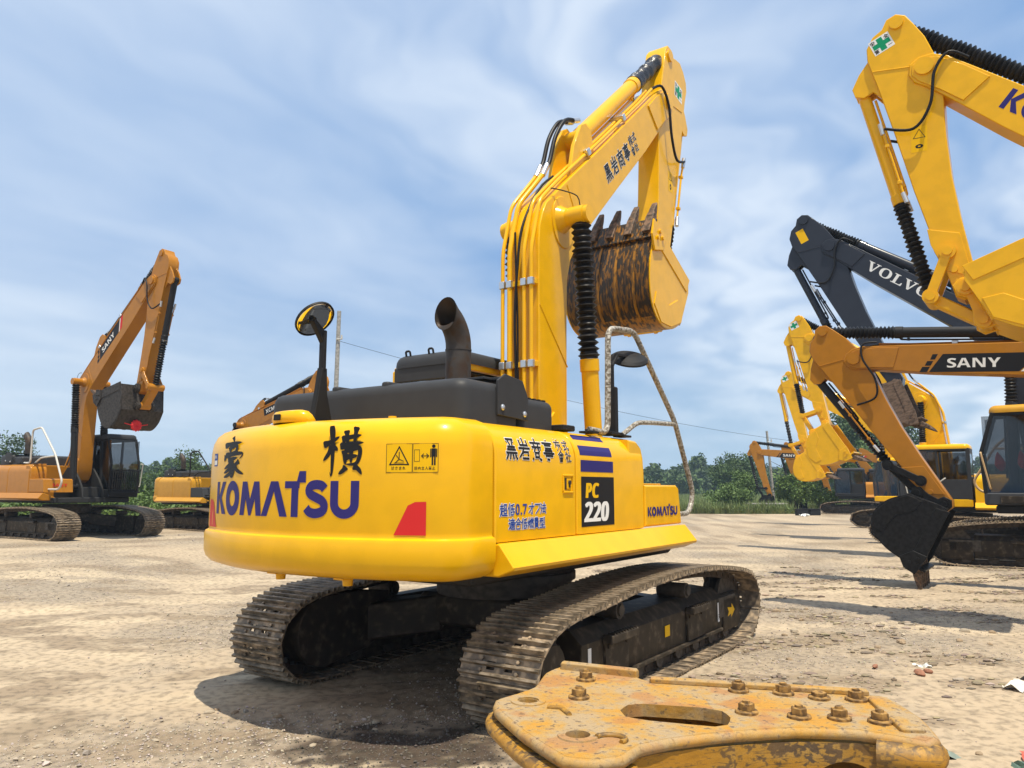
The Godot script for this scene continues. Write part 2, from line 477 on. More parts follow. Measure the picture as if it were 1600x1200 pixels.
func block_logo(mb: MB, place: Callable, org: Vector2, h: float, lift: float, k := 1.0) -> float:
	# heavy seven-letter maker's name; org is bottom left; returns its width
	var P := func(a: Array, x: float, dl: float) -> void:
		var q := v2(a)
		for i in q.size():
			q[i] = org + Vector2((q[i].x + x) * k, q[i].y) * h
		polyprint(mb, q, place, lift + dl)
	var x := 0.0
	P.call([0,0,0.25,0,0.25,1,0,1], x, 0.0)                                   # K
	P.call([0.25,0.52,0.56,1,0.86,1,0.5,0.5], x, 0.0004)
	P.call([0.25,0.52,0.5,0.5,0.9,0,0.57,0], x, 0.0008)
	x += 0.9
	ringprint(mb, org + Vector2((x + 0.5) * k, 0.5) * h, Vector2(0.5 * k, 0.53) * h, Vector2(0.2 * k, 0.25) * h, 0, TAU, place, lift, 28)   # O
	x += 1.06
	P.call([0,0,0.27,0,0.38,0.62,0.22,1,0.14,1], x, 0.0)                       # M
	P.call([0.14,1,0.42,1,0.62,0.48,0.82,1,1.1,1,0.68,0,0.56,0], x, 0.0004)
	P.call([1.1,1,0.86,0.62,0.97,0,1.24,0], x, 0.0008)
	x += 1.24
	P.call([0,0,0.28,0,0.62,0.78,0.78,1,0.44,1], x, 0.0)                       # A without its bar
	P.call([0.44,1,0.78,1,1.2,0,0.88,0,0.6,0.7], x, 0.0004)
	x += 1.06
	P.call([0.3,0,0.58,0,0.58,0.86,0.3,0.86], x, 0.0)                          # T with its raised corner
	P.call([0.02,0.8,0.62,0.8,0.62,1,0.02,1], x, 0.0004)
	P.call([0.5,0.96,0.86,0.96,0.86,1.28,0.6,1.28], x, 0.0008)
	x += 0.76
	var spine := [Vector2(0.8, 0.78), Vector2(0.7, 0.87), Vector2(0.5, 0.9), Vector2(0.3, 0.86), Vector2(0.22, 0.74), Vector2(0.3, 0.63), Vector2(0.52, 0.54), Vector2(0.72, 0.45), Vector2(0.8, 0.31), Vector2(0.72, 0.17), Vector2(0.48, 0.11), Vector2(0.26, 0.15), Vector2(0.14, 0.26)]
	var sp3 := []
	for q in spine:
		sp3.append(Vector3(q.x, q.y, 0))
	spine = []
	for q in curve3(sp3, 0.05):
		spine.append(Vector2(q.x, q.y))
	for i in spine.size() - 1:
		var a: Vector2 = spine[maxi(i - 1, 0)]; var b: Vector2 = spine[i]; var c: Vector2 = spine[i + 1]; var d: Vector2 = spine[mini(i + 2, spine.size() - 1)]
		var n0 := (c - a).orthogonal().normalized() * 0.13; var n1 := (d - b).orthogonal().normalized() * 0.13
		var qd := []
		for z in [b + n0, c + n1, c - n1, b - n0]:
			qd.append(place.call(org + Vector2((z.x + x) * k, z.y) * h, lift + 0.00004 * i))
		var up: Vector3 = place.call(org + Vector2((b.x + x) * k, b.y) * h, lift + 0.02) - place.call(org + Vector2((b.x + x) * k, b.y) * h, lift)
		mb.flat(qd[0], qd[1], qd[2], up); mb.flat(qd[0], qd[2], qd[3], up)
	x += 1.0
	P.call([0,0.4,0.27,0.4,0.27,1,0,1], x, 0.0)                                # U
	P.call([0.68,0.4,0.95,0.4,0.95,1,0.68,1], x, 0.0)
	ringprint(mb, org + Vector2((x + 0.475) * k, 0.4) * h, Vector2(0.475 * k, 0.42) * h, Vector2(0.205 * k, 0.17) * h, PI, TAU, place, lift, 16)
	return (x + 0.95) * h * k

func latin(mb: MB, text: String, serif: bool, place: Callable, org: Vector2, h: float, wide: float, lift: float, bold := true) -> float:
	# TextMesh outlines laid on a surface; org is bottom left, h the height of capitals
	var f := SystemFont.new()
	f.font_names = PackedStringArray(["Droid Serif" if serif else "Droid Sans"])
	f.font_weight = 700 if bold else 400
	var tm := TextMesh.new()
	tm.font = f
	tm.text = text
	tm.font_size = 100
	tm.pixel_size = 0.01
	tm.depth = 0.0
	tm.curve_step = 2.0
	var a := tm.get_mesh_arrays()
	var vs: PackedVector3Array = a[Mesh.ARRAY_VERTEX]
	var ix = a[Mesh.ARRAY_INDEX]
	if vs.size() == 0:
		return 0.0
	var lo := vs[0]; var hi := vs[0]
	for q in vs:
		lo = lo.min(q); hi = hi.max(q)
	var s := h / (hi.y - lo.y)
	if ix == null:
		ix = range(vs.size())
	for i in range(0, ix.size(), 3):
		var t := []
		for j in 3:
			var q: Vector3 = vs[ix[i + j]] - lo
			t.append(Vector2(q.x * s * wide, q.y * s) + org)
		var p0: Vector3 = place.call(t[0], lift)
		mb.flat(p0, place.call(t[1], lift), place.call(t[2], lift), place.call(t[0], lift + 0.02) - p0)
	return (hi.x - lo.x) * s * wide

# ---------------------------------------------------------------- excavator
const FOOT := Vector2(0.62, 1.85)
const TIP := Vector2(4.02, 7.48)
const BPIN := Vector2(3.58, 4.35)
const BW := 0.2

func rot2(deg: float, about: Vector2, to: Vector2) -> Transform3D:
	return Transform3D(Basis(Vector3(0, 0, 1), deg_to_rad(deg)), Vector3(to.x, to.y, 0)) * Transform3D(Basis(), Vector3(-about.x, -about.y, 0))

func to2(t: Transform3D, p: Vector2) -> Vector2:
	var q := t * Vector3(p.x, p.y, 0)
	return Vector2(q.x, q.y)

func track_loop(pitch: float, dx: float) -> Array:
	var pts := v2([-1.45,0.03,-0.5,0.03,0.5,0.03,1.5,0.03,2.45,0.035,2.78,0.13,2.96,0.36,2.9,0.58,2.6,0.74,1.7,0.855,0.8,0.885,-0.2,0.85,-0.9,0.79,-1.4,0.75,-1.72,0.66,-1.9,0.45,-1.86,0.2,-1.68,0.07])
	var fine := []
	var m := pts.size()
	for i in m:
		for j in 24:
			fine.append(pts[i].cubic_interpolate(pts[(i + 1) % m], pts[(i + m - 1) % m], pts[(i + 2) % m], j / 24.0))
	var L := 0.0
	for i in fine.size():
		L += fine[i].distance_to(fine[(i + 1) % fine.size()])
	var n := int(round(L / pitch))
	var step := L / n
	var r := []
	var acc := 0.0; var want := 0.0
	for i in fine.size():
		var a: Vector2 = fine[i]; var b: Vector2 = fine[(i + 1) % fine.size()]
		var d := a.distance_to(b)
		while want <= acc + d and r.size() < n:
			r.append(a.lerp(b, (want - acc) / d) + Vector2(dx, 0))
			want += step
		acc += d
	return r

func shoe_mesh(w: float, p: float) -> ArrayMesh:
	var key := "%.2f" % w
	if shoe_cache.has(key):
		return shoe_cache[key]
	var mb := MB.new()
	var L := p * 0.94
	var t := 0.016
	# plate with two mud slots
	mb.box(Vector3(0, 0, -(w * 0.5 + 0.11) * 0.5), Vector3(L, t, w * 0.5 - 0.11))
	mb.box(Vector3(0, 0, (w * 0.5 + 0.11) * 0.5), Vector3(L, t, w * 0.5 - 0.11))
	mb.box(Vector3.ZERO, Vector3(L, t, 0.08))
	for s in [-1, 1]:
		mb.box(Vector3(L * 0.32, 0, 0.075 * s), Vector3(L * 0.36, t, 0.07))
		mb.box(Vector3(-L * 0.34, 0, 0.075 * s), Vector3(L * 0.32, t, 0.07))
	var bars := MB.new()
	for k in 3:
		var x := L * (0.42 - 0.4 * k)
		var g := PackedVector2Array([Vector2(x - 0.016, t * 0.5), Vector2(x + 0.016, t * 0.5), Vector2(x + 0.009, t * 0.5 + 0.03), Vector2(x - 0.007, t * 0.5 + 0.03)])
		bars.extrude(g, -w * 0.5, w * 0.5)
	# bolts
	for s in [-1, 1]:
		for q in [-1, 1]:
			mb.cyl(Vector3(q * L * 0.22, t * 0.4, s * 0.15), Vector3(q * L * 0.22, t * 0.4 + 0.02, s * 0.15), 0.014, -1, 6)
	# turned-up trailing lip
	mb.box(Vector3(-L * 0.52, -0.012, 0), Vector3(0.02, 0.014, w * 0.98))
	var m := mb.mesh()
	var ba := []
	ba.resize(Mesh.ARRAY_MAX)
	ba[Mesh.ARRAY_VERTEX] = bars.v
	ba[Mesh.ARRAY_NORMAL] = bars.n
	m.add_surface_from_arrays(Mesh.PRIMITIVE_TRIANGLES, ba)
	shoe_cache[key] = m
	return m

func undercarriage(root: Node3D, c: Dictionary) -> void:
	var pal: Dictionary = c.pal
	var dx: float = c.get("dx", 0.0)
	var lod: int = c.get("lod", 0)
	var w := 0.65; var zc := 1.275
	var pitch := 0.19 if lod < 2 else 0.38
	var loop := track_loop(pitch, dx)
	var n := loop.size()
	for s in [-1.0, 1.0]:
		# chain that carries the shoes
		var cm := MB.new()
		for i in n:
			var a: Vector2 = loop[i]; var b: Vector2 = loop[(i + 1) % n]
			var t := (b - a).normalized()
			var o := Vector2(t.y, -t.x)
			for sz in [-0.075, 0.075]:
				var mid := (a + b) * 0.5 - o * 0.055
				var bs := Basis(Vector3(t.x, t.y, 0), Vector3(-t.y, t.x, 0), Vector3(0, 0, 1))
				cm.box(Vector3(mid.x, mid.y, s * zc + sz), Vector3(a.distance_to(b) * 1.02, 0.085, 0.035), 0.0, bs)
			if lod < 2:
				var q := a - o * 0.055
				cm.cyl(Vector3(q.x, q.y, s * zc - 0.1), Vector3(q.x, q.y, s * zc + 0.1), 0.026, -1, 7)
		var chain := part(root, "track_chain", cm, pal.chain)
		if lod < 2:
			var sm := shoe_mesh(w, pitch)
			for i in n:
				var a: Vector2 = loop[i]
				var t: Vector2 = (loop[(i + 1) % n] - loop[(i + n - 1) % n]).normalized()
				var o := Vector2(t.y, -t.x)
				var sh := MeshInstance3D.new()
				sh.name = "track_shoe"
				sh.mesh = sm
				sh.set_surface_override_material(0, pal.shoe[(i * 7 + i / 3) % pal.shoe.size()])
				sh.set_surface_override_material(1, mats.shoe_bar)
				var jig := 0.0012 * sin(i * 12.9 + s)
				sh.transform = Transform3D(Basis(Vector3(-t.x, -t.y, 0), Vector3(o.x, o.y, 0), Vector3(0, 0, 1)), Vector3(a.x, a.y, s * zc) + Vector3(o.x, o.y, 0) * jig)
				chain.add_child(sh, true)
		else:
			var bm := MB.new()
			for i in n:
				var a: Vector2 = loop[i]; var b: Vector2 = loop[(i + 1) % n]
				var t := (b - a).normalized()
				var bs := Basis(Vector3(t.x, t.y, 0), Vector3(-t.y, t.x, 0), Vector3(0, 0, 1))
				var mid := (a + b) * 0.5
				bm.box(Vector3(mid.x, mid.y, s * zc), Vector3(a.distance_to(b) * 0.94, 0.05, w), 0.0, bs)
			part(root, "track_belt", bm, pal.shoe[0])
		# side frame with its sloping cover
		var fm := MB.new()
		fm.xf = Transform3D(ZY, Vector3(dx, 0, 0))
		var pr := v2([1.06,0.16,1.4,0.16,1.42,0.19,1.43,0.5,1.32,0.6,1.06,0.62])
		if s < 0:
			for i in pr.size():
				pr[i].x = -pr[i].x
		fm.extrude(pr, -1.02, 2.15, 0.008)
		var pr2 := v2([1.13,0.13,1.42,0.13,1.44,0.16,1.44,0.47,1.4,0.52,1.13,0.52])
		if s < 0:
			for i in pr2.size():
				pr2[i].x = -pr2[i].x
		fm.extrude(pr2, 2.16, 2.72, 0.012)
		fm.xf = Transform3D()
		fm.box(Vector3(dx + 0.55, 0.175, s * 1.435), Vector3(3.1, 0.03, 0.035), 0.006)
		for x in [-0.45, 1.3]:
			fm.box(Vector3(dx + x, 0.5, s * 1.485), Vector3(0.5, 0.07, 0.1), 0.012)
			fm.extrude(v2([dx + x - 0.2, 0.2, dx + x + 0.2, 0.2, dx + x + 0.22, 0.47, dx + x - 0.22, 0.47]), s * 1.437 - 0.012, s * 1.437 + 0.012, 0.005)
			for kx in [-0.16, 0.16]:
				fm.cyl(Vector3(dx + x + kx, 0.43, s * 1.44), Vector3(dx + x + kx, 0.43, s * 1.46), 0.018, -1, 6)
			for k in 9:
				fm.box(Vector3(dx + x - 0.2 + k * 0.05, 0.54, s * 1.5), Vector3(0.015, 0.014, 0.06))
		var frame := part(root, "track_frame", fm, pal.frame)
		# rollers
		for k in 8:
			var rm := MB.new()
			var x := dx - 0.85 + k * 0.45
			rm.lathe(Vector3(x, 0.15, s * zc - 0.13), Vector3(0, 0, 1), [Vector2(0, 0.0), Vector2(0, 0.09), Vector2(0.04, 0.09), Vector2(0.05, 0.065), Vector2(0.21, 0.065), Vector2(0.22, 0.09), Vector2(0.26, 0.09), Vector2(0.26, 0.0)], 14)
			part(frame, "roller", rm, pal.steel)
		for x in [-0.35, 1.15]:
			var rm := MB.new()
			rm.lathe(Vector3(dx + x, 0.68, s * zc - 0.15), Vector3(0, 0, 1), [Vector2(0, 0.0), Vector2(0, 0.075), Vector2(0.3, 0.075), Vector2(0.3, 0.05), Vector2(0.32, 0.05), Vector2(0.32, 0.0)], 14)
			part(frame, "carrier_roller", rm, pal.steel)
		# sprocket and its drive
		var sp := PackedVector2Array()
		for k in 21:
			var a := TAU * k / 21
			for q in [[-0.5, 0.26], [-0.2, 0.315], [0.2, 0.315], [0.5, 0.26]]:
				var an: float = a + TAU / 21 * q[0] * 0.7
				sp.append(Vector2(cos(an), sin(an)) * q[1])
		var pm := MB.new()
		pm.xf = Transform3D(Basis(), Vector3(dx - 1.44, 0.41, s * zc))
		pm.extrude(sp, -0.035, 0.035, 0.004)
		pm.lathe(Vector3(0, 0, 0.02 * s), Vector3(0, 0, s), [Vector2(0, 0.2), Vector2(0.08, 0.2), Vector2(0.1, 0.17), Vector2(0.14, 0.16), Vector2(0.15, 0.0)], 24)
		for k in 12:
			var a := TAU * k / 12
			pm.cyl(Vector3(cos(a) * 0.22, sin(a) * 0.22, 0.035 * s), Vector3(cos(a) * 0.22, sin(a) * 0.22, 0.055 * s), 0.016, -1, 6)
		pm.lathe(Vector3(0, 0, -0.02 * s), Vector3(0, 0, -s), [Vector2(0, 0.27), Vector2(0.2, 0.27), Vector2(0.22, 0.25), Vector2(0.22, 0.0)], 24)
		part(frame, "sprocket", pm, pal.frame)
		var im := MB.new()
		im.lathe(Vector3(dx + 2.5, 0.41, s * zc - 0.09), Vector3(0, 0, 1), [Vector2(0, 0.0), Vector2(0, 0.33), Vector2(0.04, 0.33), Vector2(0.045, 0.27), Vector2(0.135, 0.27), Vector2(0.14, 0.33), Vector2(0.18, 0.33), Vector2(0.18, 0.0)], 26)
		im.box(Vector3(dx + 2.3, 0.4, s * (zc + 0.14)), Vector3(0.55, 0.22, 0.05), 0.01)
		part(frame, "idler", im, pal.steel)
		# inner drive cover
		var dm := MB.new()
		var dc := PackedVector2Array()
		for k in 13:
			var a := PI * 0.5 + PI * k / 12
			dc.append(Vector2(dx - 1.42 + cos(a) * 0.31, 0.43 + sin(a) * 0.31))
		dc.append(Vector2(dx - 0.9, 0.2)); dc.append(Vector2(dx - 0.6, 0.32)); dc.append(Vector2(dx - 0.6, 0.7)); dc.append(Vector2(dx - 0.95, 0.74))
		dm.extrude(dc, s * 1.0 - 0.04, s * 1.0 + 0.04, 0.012)
		part(frame, "drive_guard", dm, pal.frame)
	# cross member
	var m := MB.new()
	m.box(Vector3(dx + 0.2, 0.56, 0), Vector3(1.5, 0.3, 1.3), 0.05)
	for sx in [-1, 1]:
		for sz in [-1, 1]:
			var a := Vector3(dx + 0.2 + sx * 0.6, 0.52, sz * 0.45); var b := Vector3(dx + 0.2 + sx * 1.0, 0.42, sz * 1.1)
			var d := (b - a).normalized()
			var side := d.cross(Vector3.UP).normalized()
			m.box((a + b) * 0.5, Vector3(a.distance_to(b), 0.34, 0.3), 0.03, Basis(d, side.cross(d), side))
	part(root, "cross_frame", m, pal.frame)
	m = MB.new()
	m.cyl(Vector3(0, 0.7, 0), Vector3(0, 0.97, 0), 0.66, -1, 36)
	m.cyl(Vector3(0, 0.83, 0), Vector3(0, 0.9, 0), 0.7, -1, 36)
	part(root, "swing_bearing", m, pal.steel)

func cw_ring(d: float, y: float, back: float) -> Array:
	var R := 2.8; var hw := 1.355; var cr := 0.3
	var zc := hw - cr; var xc := -sqrt((R - cr) * (R - cr) - zc * zc)
	var a0 := atan2(zc, -xc)
	var r := [Vector3(back, y, hw - d), Vector3((back + xc) * 0.5, y, hw - d)]
	for k in 9:
		var a := lerpf(PI * 0.5, a0, k / 8.0)
		r.append(Vector3(xc - cos(a) * (cr - d), y, zc + sin(a) * (cr - d)))
	for k in range(1, 20):
		var a := lerpf(a0, -a0, k / 20.0)
		r.append(Vector3(-cos(a) * (R - d), y, sin(a) * (R - d)))
	for k in 9:
		var a := lerpf(a0, PI * 0.5, k / 8.0)
		r.append(Vector3(xc - cos(a) * (cr - d), y, -zc - sin(a) * (cr - d)))
	r.append(Vector3((back + xc) * 0.5, y, -hw + d)); r.append(Vector3(back, y, -hw + d))
	return r

func dome(mb: MB, x0: float, x1: float, z0: float, z1: float, y0: float, y1: float, rp: float, rt: float) -> void:
	# a lid with rounded corners and a rounded top
	var rings := []
	var prof := [Vector2(y0, 0.0)]
	for k in 6:
		var a := PI * 0.5 * k / 5.0
		prof.append(Vector2(y1 - rt + sin(a) * rt, rt - cos(a) * rt))
	for q in prof:
		var ring := []
		for cn in [[1, 1], [-1, 1], [-1, -1], [1, -1]]:
			for k in 6:
				var a0: float = [0.0, PI * 0.5, PI, PI * 1.5][[[1, 1], [-1, 1], [-1, -1], [1, -1]].find(cn)]
				var a := a0 + PI * 0.5 * k / 5.0
				var rr := maxf(rp - q.y, 0.01)
				var cx := (x1 - rp) if cn[0] > 0 else (x0 + rp)
				var cz := (z1 - rp) if cn[1] > 0 else (z0 + rp)
				var ex := maxf(q.y - rp, 0.0)
				ring.append(Vector3(cx + cos(a) * rr - cn[0] * ex, q.x, cz + sin(a) * rr - cn[1] * ex))
		rings.append(ring)
	mb.loft(rings)
	mb.fan(rings[rings.size() - 1], Vector3.UP)

func cab(root: Node3D, c: Dictionary) -> void:
	var pal: Dictionary = c.pal
	var lod: int = c.get("lod", 0)
	var x0 := -0.25; var x1 := 1.62; var z0 := -1.32; var z1 := -0.36
	var m := MB.new()
	m.box(Vector3((x0 + x1) * 0.5, 1.3, (z0 + z1) * 0.5), Vector3(x1 - x0, 0.24, z1 - z0), 0.03)
	var body := part(root, "cab", m, pal.cab_low)
	# pillars
	m = MB.new()
	for z in [z0 + 0.04, z1 - 0.04]:
		var pil := [[Vector3(x0 + 0.05, 1.4, z), Vector3(x0 + 0.05, 2.95, z), 0.11], [Vector3(0.62, 1.4, z), Vector3(0.66, 2.98, z), 0.07], [Vector3(x1 - 0.03, 1.4, z), Vector3(x1, 2.2, z), 0.07], [Vector3(x1, 2.2, z), Vector3(x1 - 0.24, 2.98, z), 0.07]]
		for p in pil:
			var a: Vector3 = p[0]; var b: Vector3 = p[1]
			var d := (b - a).normalized()
			m.box((a + b) * 0.5, Vector3(p[2], a.distance_to(b), 0.06), 0.012, Basis(Vector3(d.y, -d.x, 0), d, Vector3(0, 0, 1)))
	var rear := MB.new()
	rear.box(Vector3(x0 + 0.02, 2.9, (z0 + z1) * 0.5), Vector3(0.06, 0.16, z1 - z0 - 0.08), 0.012)
	rear.box(Vector3(x0 + 0.02, 1.75, (z0 + z1) * 0.5), Vector3(0.06, 0.7, z1 - z0 - 0.14), 0.012)
	part(body, "cab_rear_panel", rear, pal.get("cab_rear", pal.cab_frame))
	for z in [z0 + 0.04, z1 - 0.04]:
		m.box(Vector3(0.57, 2.95, z), Vector3(1.6, 0.08, 0.062), 0.012)
		m.box(Vector3(0.15, 1.72, z), Vector3(0.82, 0.6, 0.05), 0.012)
	part(body, "cab_frame", m, pal.cab_frame)
	m = MB.new()
	dome(m, x0 - 0.02, 1.44, z0 - 0.01, z1 + 0.01, 2.97, 3.12, 0.16, 0.11)
	part(body, "roof", m, pal.cab_roof)
	# panes
	var g: Material = pal.glass
	var panes := [[Vector3(x0 + 0.01, 2.5, (z0 + z1) * 0.5), Vector3(0.01, 0.8, 0.8)], [Vector3(0.2, 2.45, z0 + 0.03), Vector3(0.76, 0.86, 0.01)], [Vector3(0.2, 2.45, z1 - 0.03), Vector3(0.76, 0.86, 0.01)], [Vector3(1.12, 2.16, z0 + 0.03), Vector3(0.9, 1.5, 0.01)], [Vector3(1.12, 2.16, z1 - 0.03), Vector3(0.9, 1.5, 0.01)]]
	for p in panes:
		m = MB.new()
		m.box(p[0], p[1])
		part(body, "pane", m, g)
	m = MB.new()
	m.quad(Vector3(x1 + 0.02, 2.2, z0 + 0.07), Vector3(x1 + 0.02, 2.2, z1 - 0.07), Vector3(x1 - 0.2, 2.95, z1 - 0.07), Vector3(x1 - 0.2, 2.95, z0 + 0.07), Vector3(1, 0.3, 0))
	m.quad(Vector3(x1 - 0.01, 1.42, z0 + 0.07), Vector3(x1 - 0.01, 1.42, z1 - 0.07), Vector3(x1 + 0.02, 2.2, z1 - 0.07), Vector3(x1 + 0.02, 2.2, z0 + 0.07), Vector3(1, 0, 0))
	part(body, "windscreen", m, g)
	if lod < 2:
		m = MB.new()
		m.box(Vector3(0.5, 1.72, -0.84), Vector3(0.5, 0.16, 0.5), 0.05)
		m.box(Vector3(0.26, 2.12, -0.84), Vector3(0.16, 0.78, 0.46), 0.06)
		m.box(Vector3(0.22, 2.58, -0.84), Vector3(0.1, 0.2, 0.26), 0.04)
		m.box(Vector3(0.5, 1.53, -0.84), Vector3(0.3, 0.22, 0.3), 0.02)
		for s in [-1, 1]:
			m.box(Vector3(0.62, 1.86, -0.84 + s * 0.34), Vector3(0.6, 0.22, 0.14), 0.04)
			m.cyl(Vector3(0.86, 1.95, -0.84 + s * 0.34), Vector3(0.9, 2.2, -0.84 + s * 0.34), 0.025)
		part(body, "seat", m, pal.black)
		# windscreen wiper, grab rail, door handle
		m = MB.new()
		m.tube(bent([Vector3(1.5, 1.5, z0 - 0.02), Vector3(1.5, 1.5, z0 - 0.1), Vector3(1.62, 2.2, z0 - 0.1), Vector3(1.62, 2.2, z0 - 0.02)], 0.06), 0.018)
		part(body, "grab_rail", m, pal.rail)
		m = MB.new()
		m.tube(bent([Vector3(0.75, 1.45, z0 - 0.02), Vector3(0.75, 1.45, z0 - 0.09), Vector3(0.6, 1.95, z0 - 0.09), Vector3(0.45, 2.06, z0 - 0.09), Vector3(0.45, 2.06, z0 - 0.02)], 0.06), 0.02)
		part(body, "grab_rail", m, pal.rail)
		m = MB.new()
		m.box(Vector3(1.1, 1.29, z0 - 0.012), Vector3(0.5, 0.14, 0.02), 0.006)
		part(body, "step_plate", m, pal.frame)
	if c.get("rags", false):
		for q in [[0.92, 2.02], [1.3, 2.0]]:
			m = MB.new()
			m.lathe(Vector3(q[0], q[1] - 0.16, -1.1), Vector3(0.15, 1, 0), [Vector2(0, 0.02), Vector2(0.05, 0.07), Vector2(0.14, 0.1), Vector2(0.24, 0.07), Vector2(0.33, 0.035), Vector2(0.38, 0.0)], 7)
			part(body, "red_rag", m, pal.red)
	if c.get("guard", false):
		m = MB.new()
		for k in 13:
			var z := z0 + 0.06 + k * (z1 - z0 - 0.12) / 12
			m.cyl(Vector3(x1 + 0.08, 1.3, z), Vector3(x1 + 0.09, 2.0, z), 0.014, -1, 6)
		for y in [1.32, 2.0]:
			m.cyl(Vector3(x1 + 0.085, y, z0), Vector3(x1 + 0.085, y, z1), 0.022, -1, 6)
		part(body, "front_guard", m, pal.black)

func house(root: Node3D, c: Dictionary) -> void:
	var pal: Dictionary = c.pal
	var lod: int = c.get("lod", 0)
	var back := -2.05
	# revolving deck
	var m := MB.new()
	m.box(Vector3(-0.3, 1.1, 0), Vector3(3.5, 0.16, 2.3), 0.03)
	m.box(Vector3(0.55, 1.32, 0.02), Vector3(1.5, 0.34, 0.62), 0.02)
	for z in [-0.3, 0.3]:
		m.extrude(v2([0.05,1.18,1.45,1.18,1.4,1.45,1.2,1.72,0.85,2.05,0.5,2.08,0.2,1.8,0.05,1.5]), z - 0.03, z + 0.03, 0.008)
	part(root, "deck_frame", m, pal.deck)
	# counterweight
	m = MB.new()
	var rings := []
	for q in [[1.085, 0.22], [1.095, 0.13], [1.12, 0.06], [1.16, 0.02], [1.21, 0.002], [1.34, 0.0], [1.362, 0.008], [1.372, 0.03], [1.385, 0.034], [1.41, 0.03], [1.7, 0.03], [1.97, 0.03], [2.05, 0.042], [2.11, 0.072], [2.15, 0.12], [2.172, 0.18], [2.18, 0.26]]:
		rings.append(cw_ring(q[1], q[0], back))
	m.loft(rings, true, 0.72)
	m.fan(rings[rings.size() - 1], Vector3.UP)
	m.fan(rings[0], Vector3.DOWN)
	var cw := part(root, "counterweight", m, pal.body)
	# side panels
	var zo := 1.34
	var prof := [0.86,1.2,zo,1.33,zo,1.93,zo - 0.012,2.0,zo - 0.045,2.07,zo - 0.1,2.125,zo - 0.18,2.16,zo - 0.3,2.175,0.86,2.175]
	var doors := []
	for d in [[-2.035, -0.925], [-0.905, 0.36]]:
		m = MB.new()
		m.xf = Transform3D(ZY, Vector3.ZERO)
		m.extrude(v2(prof), d[0], d[1], 0.014)
		doors.append(part(root, "side_door", m, pal.body))
	# panel behind the second door, rounded at its front
	m = MB.new()
	m.extrude(v2([0.1,1.34,0.43,1.34,0.43,1.85,0.415,1.98,0.37,2.08,0.28,2.13,0.1,2.14]), 0.86, zo - 0.02, 0.02)
	part(root, "tank_cover", m, pal.body)
	# front tool box
	m = MB.new()
	m.extrude(v2([0.395,1.335,1.28,1.335,1.22,1.7,1.17,1.725,0.395,1.725]), 0.5, zo, 0.018)
	var tb := part(root, "tool_box", m, pal.get("tool", pal.body))
	m = MB.new()
	m.box(Vector3(0.78, 1.735, 0.95), Vector3(0.62, 0.012, 0.5), 0.004)
	part(tb, "step_tread", m, pal.get("tool", pal.body))
	# left side panels
	m = MB.new()
	m.xf = Transform3D(ZY, Vector3.ZERO)
	var lp := v2(prof)
	for i in lp.size():
		lp[i].x = -lp[i].x
	m.extrude(lp, -2.035, -0.32, 0.014)
	part(root, "side_door", m, pal.body)
	# skirts
	for s in [-1.0, 1.0]:
		m = MB.new()
		m.xf = Transform3D(ZY, Vector3.ZERO)
		m.extrude(v2([s * 1.0, 1.18, s * 1.352, 1.325, s * 1.37, 1.322, s * 1.492, 1.17, s * 1.485, 1.15, s * 1.36, 1.1, s * 1.0, 1.1]), -2.03, 1.3 if s > 0 else -0.3, 0.012)
		part(root, "side_skirt", m, pal.body)
	# engine compartment, hood
	m = MB.new()
	m.box(Vector3(-1.2, 1.65, -0.1), Vector3(1.68, 1.0, 1.9), 0.02)
	part(root, "engine_bay", m, pal.body)
	m = MB.new()
	dome(m, -2.1, -1.34, -1.02, 1.1, 2.12, 2.49, 0.13, 0.09)
	if lod < 1:
		for z in [-0.25, 0.3]:
			dome(m, -2.06, -1.38, z - 0.04, z + 0.04, 2.3, 2.512, 0.03, 0.02)
	var hood := part(root, "engine_hood", m, pal.hood)
	m = MB.new()
	dome(m, -1.32, -0.78, 0.25, 1.06, 2.12, 2.42, 0.07, 0.07)
	part(hood, "hood_side_cover", m, pal.hood)
	m = MB.new()
	for k in 6:
		m.box(Vector3(-1.24 + k * 0.075, 2.425, 0.95), Vector3(0.035, 0.014, 0.12))
	part(hood, "vent_slots", m, pal.black)
	m = MB.new()
	m.extrude(v2([-1.7,2.24,-1.28,2.22,-1.28,2.4,-1.36,2.53,-1.6,2.56,-1.7,2.5]), 1.1, 1.12, 0.004)
	m.box(Vector3(-1.5, 2.53, 1.04), Vector3(0.2, 0.02, 0.15), 0.004)
	m.box(Vector3(-1.5, 2.53, 0.72), Vector3(0.4, 0.02, 0.54), 0.004)
	var br := part(hood, "bracket_plate", m, pal.hood)
	for q in [[-1.64, 2.3], [-1.34, 2.27]]:
		m = MB.new()
		m.lathe(Vector3(q[0], q[1], 1.12), Vector3(0, 0, 1), [Vector2(0, 0.024), Vector2(0.006, 0.024), Vector2(0.014, 0.016), Vector2(0.018, 0.0)], 12)
		part(hood, "bolt", m, pal.zinc)
	# exhaust
	m = MB.new()
	var ex := []
	for k in 3:
		ex.append(Vector3(-1.47, 2.44 + k * 0.17, 0.56))
	for k in range(0, 9):
		var a := PI * 0.36 * k / 8.0
		ex.append(Vector3(-1.47 - 0.3 * (1.0 - cos(a)), 2.84 + 0.28 * sin(a), 0.56))
	# pipe with an open mouth facing back
	var rg := []; var rin := []
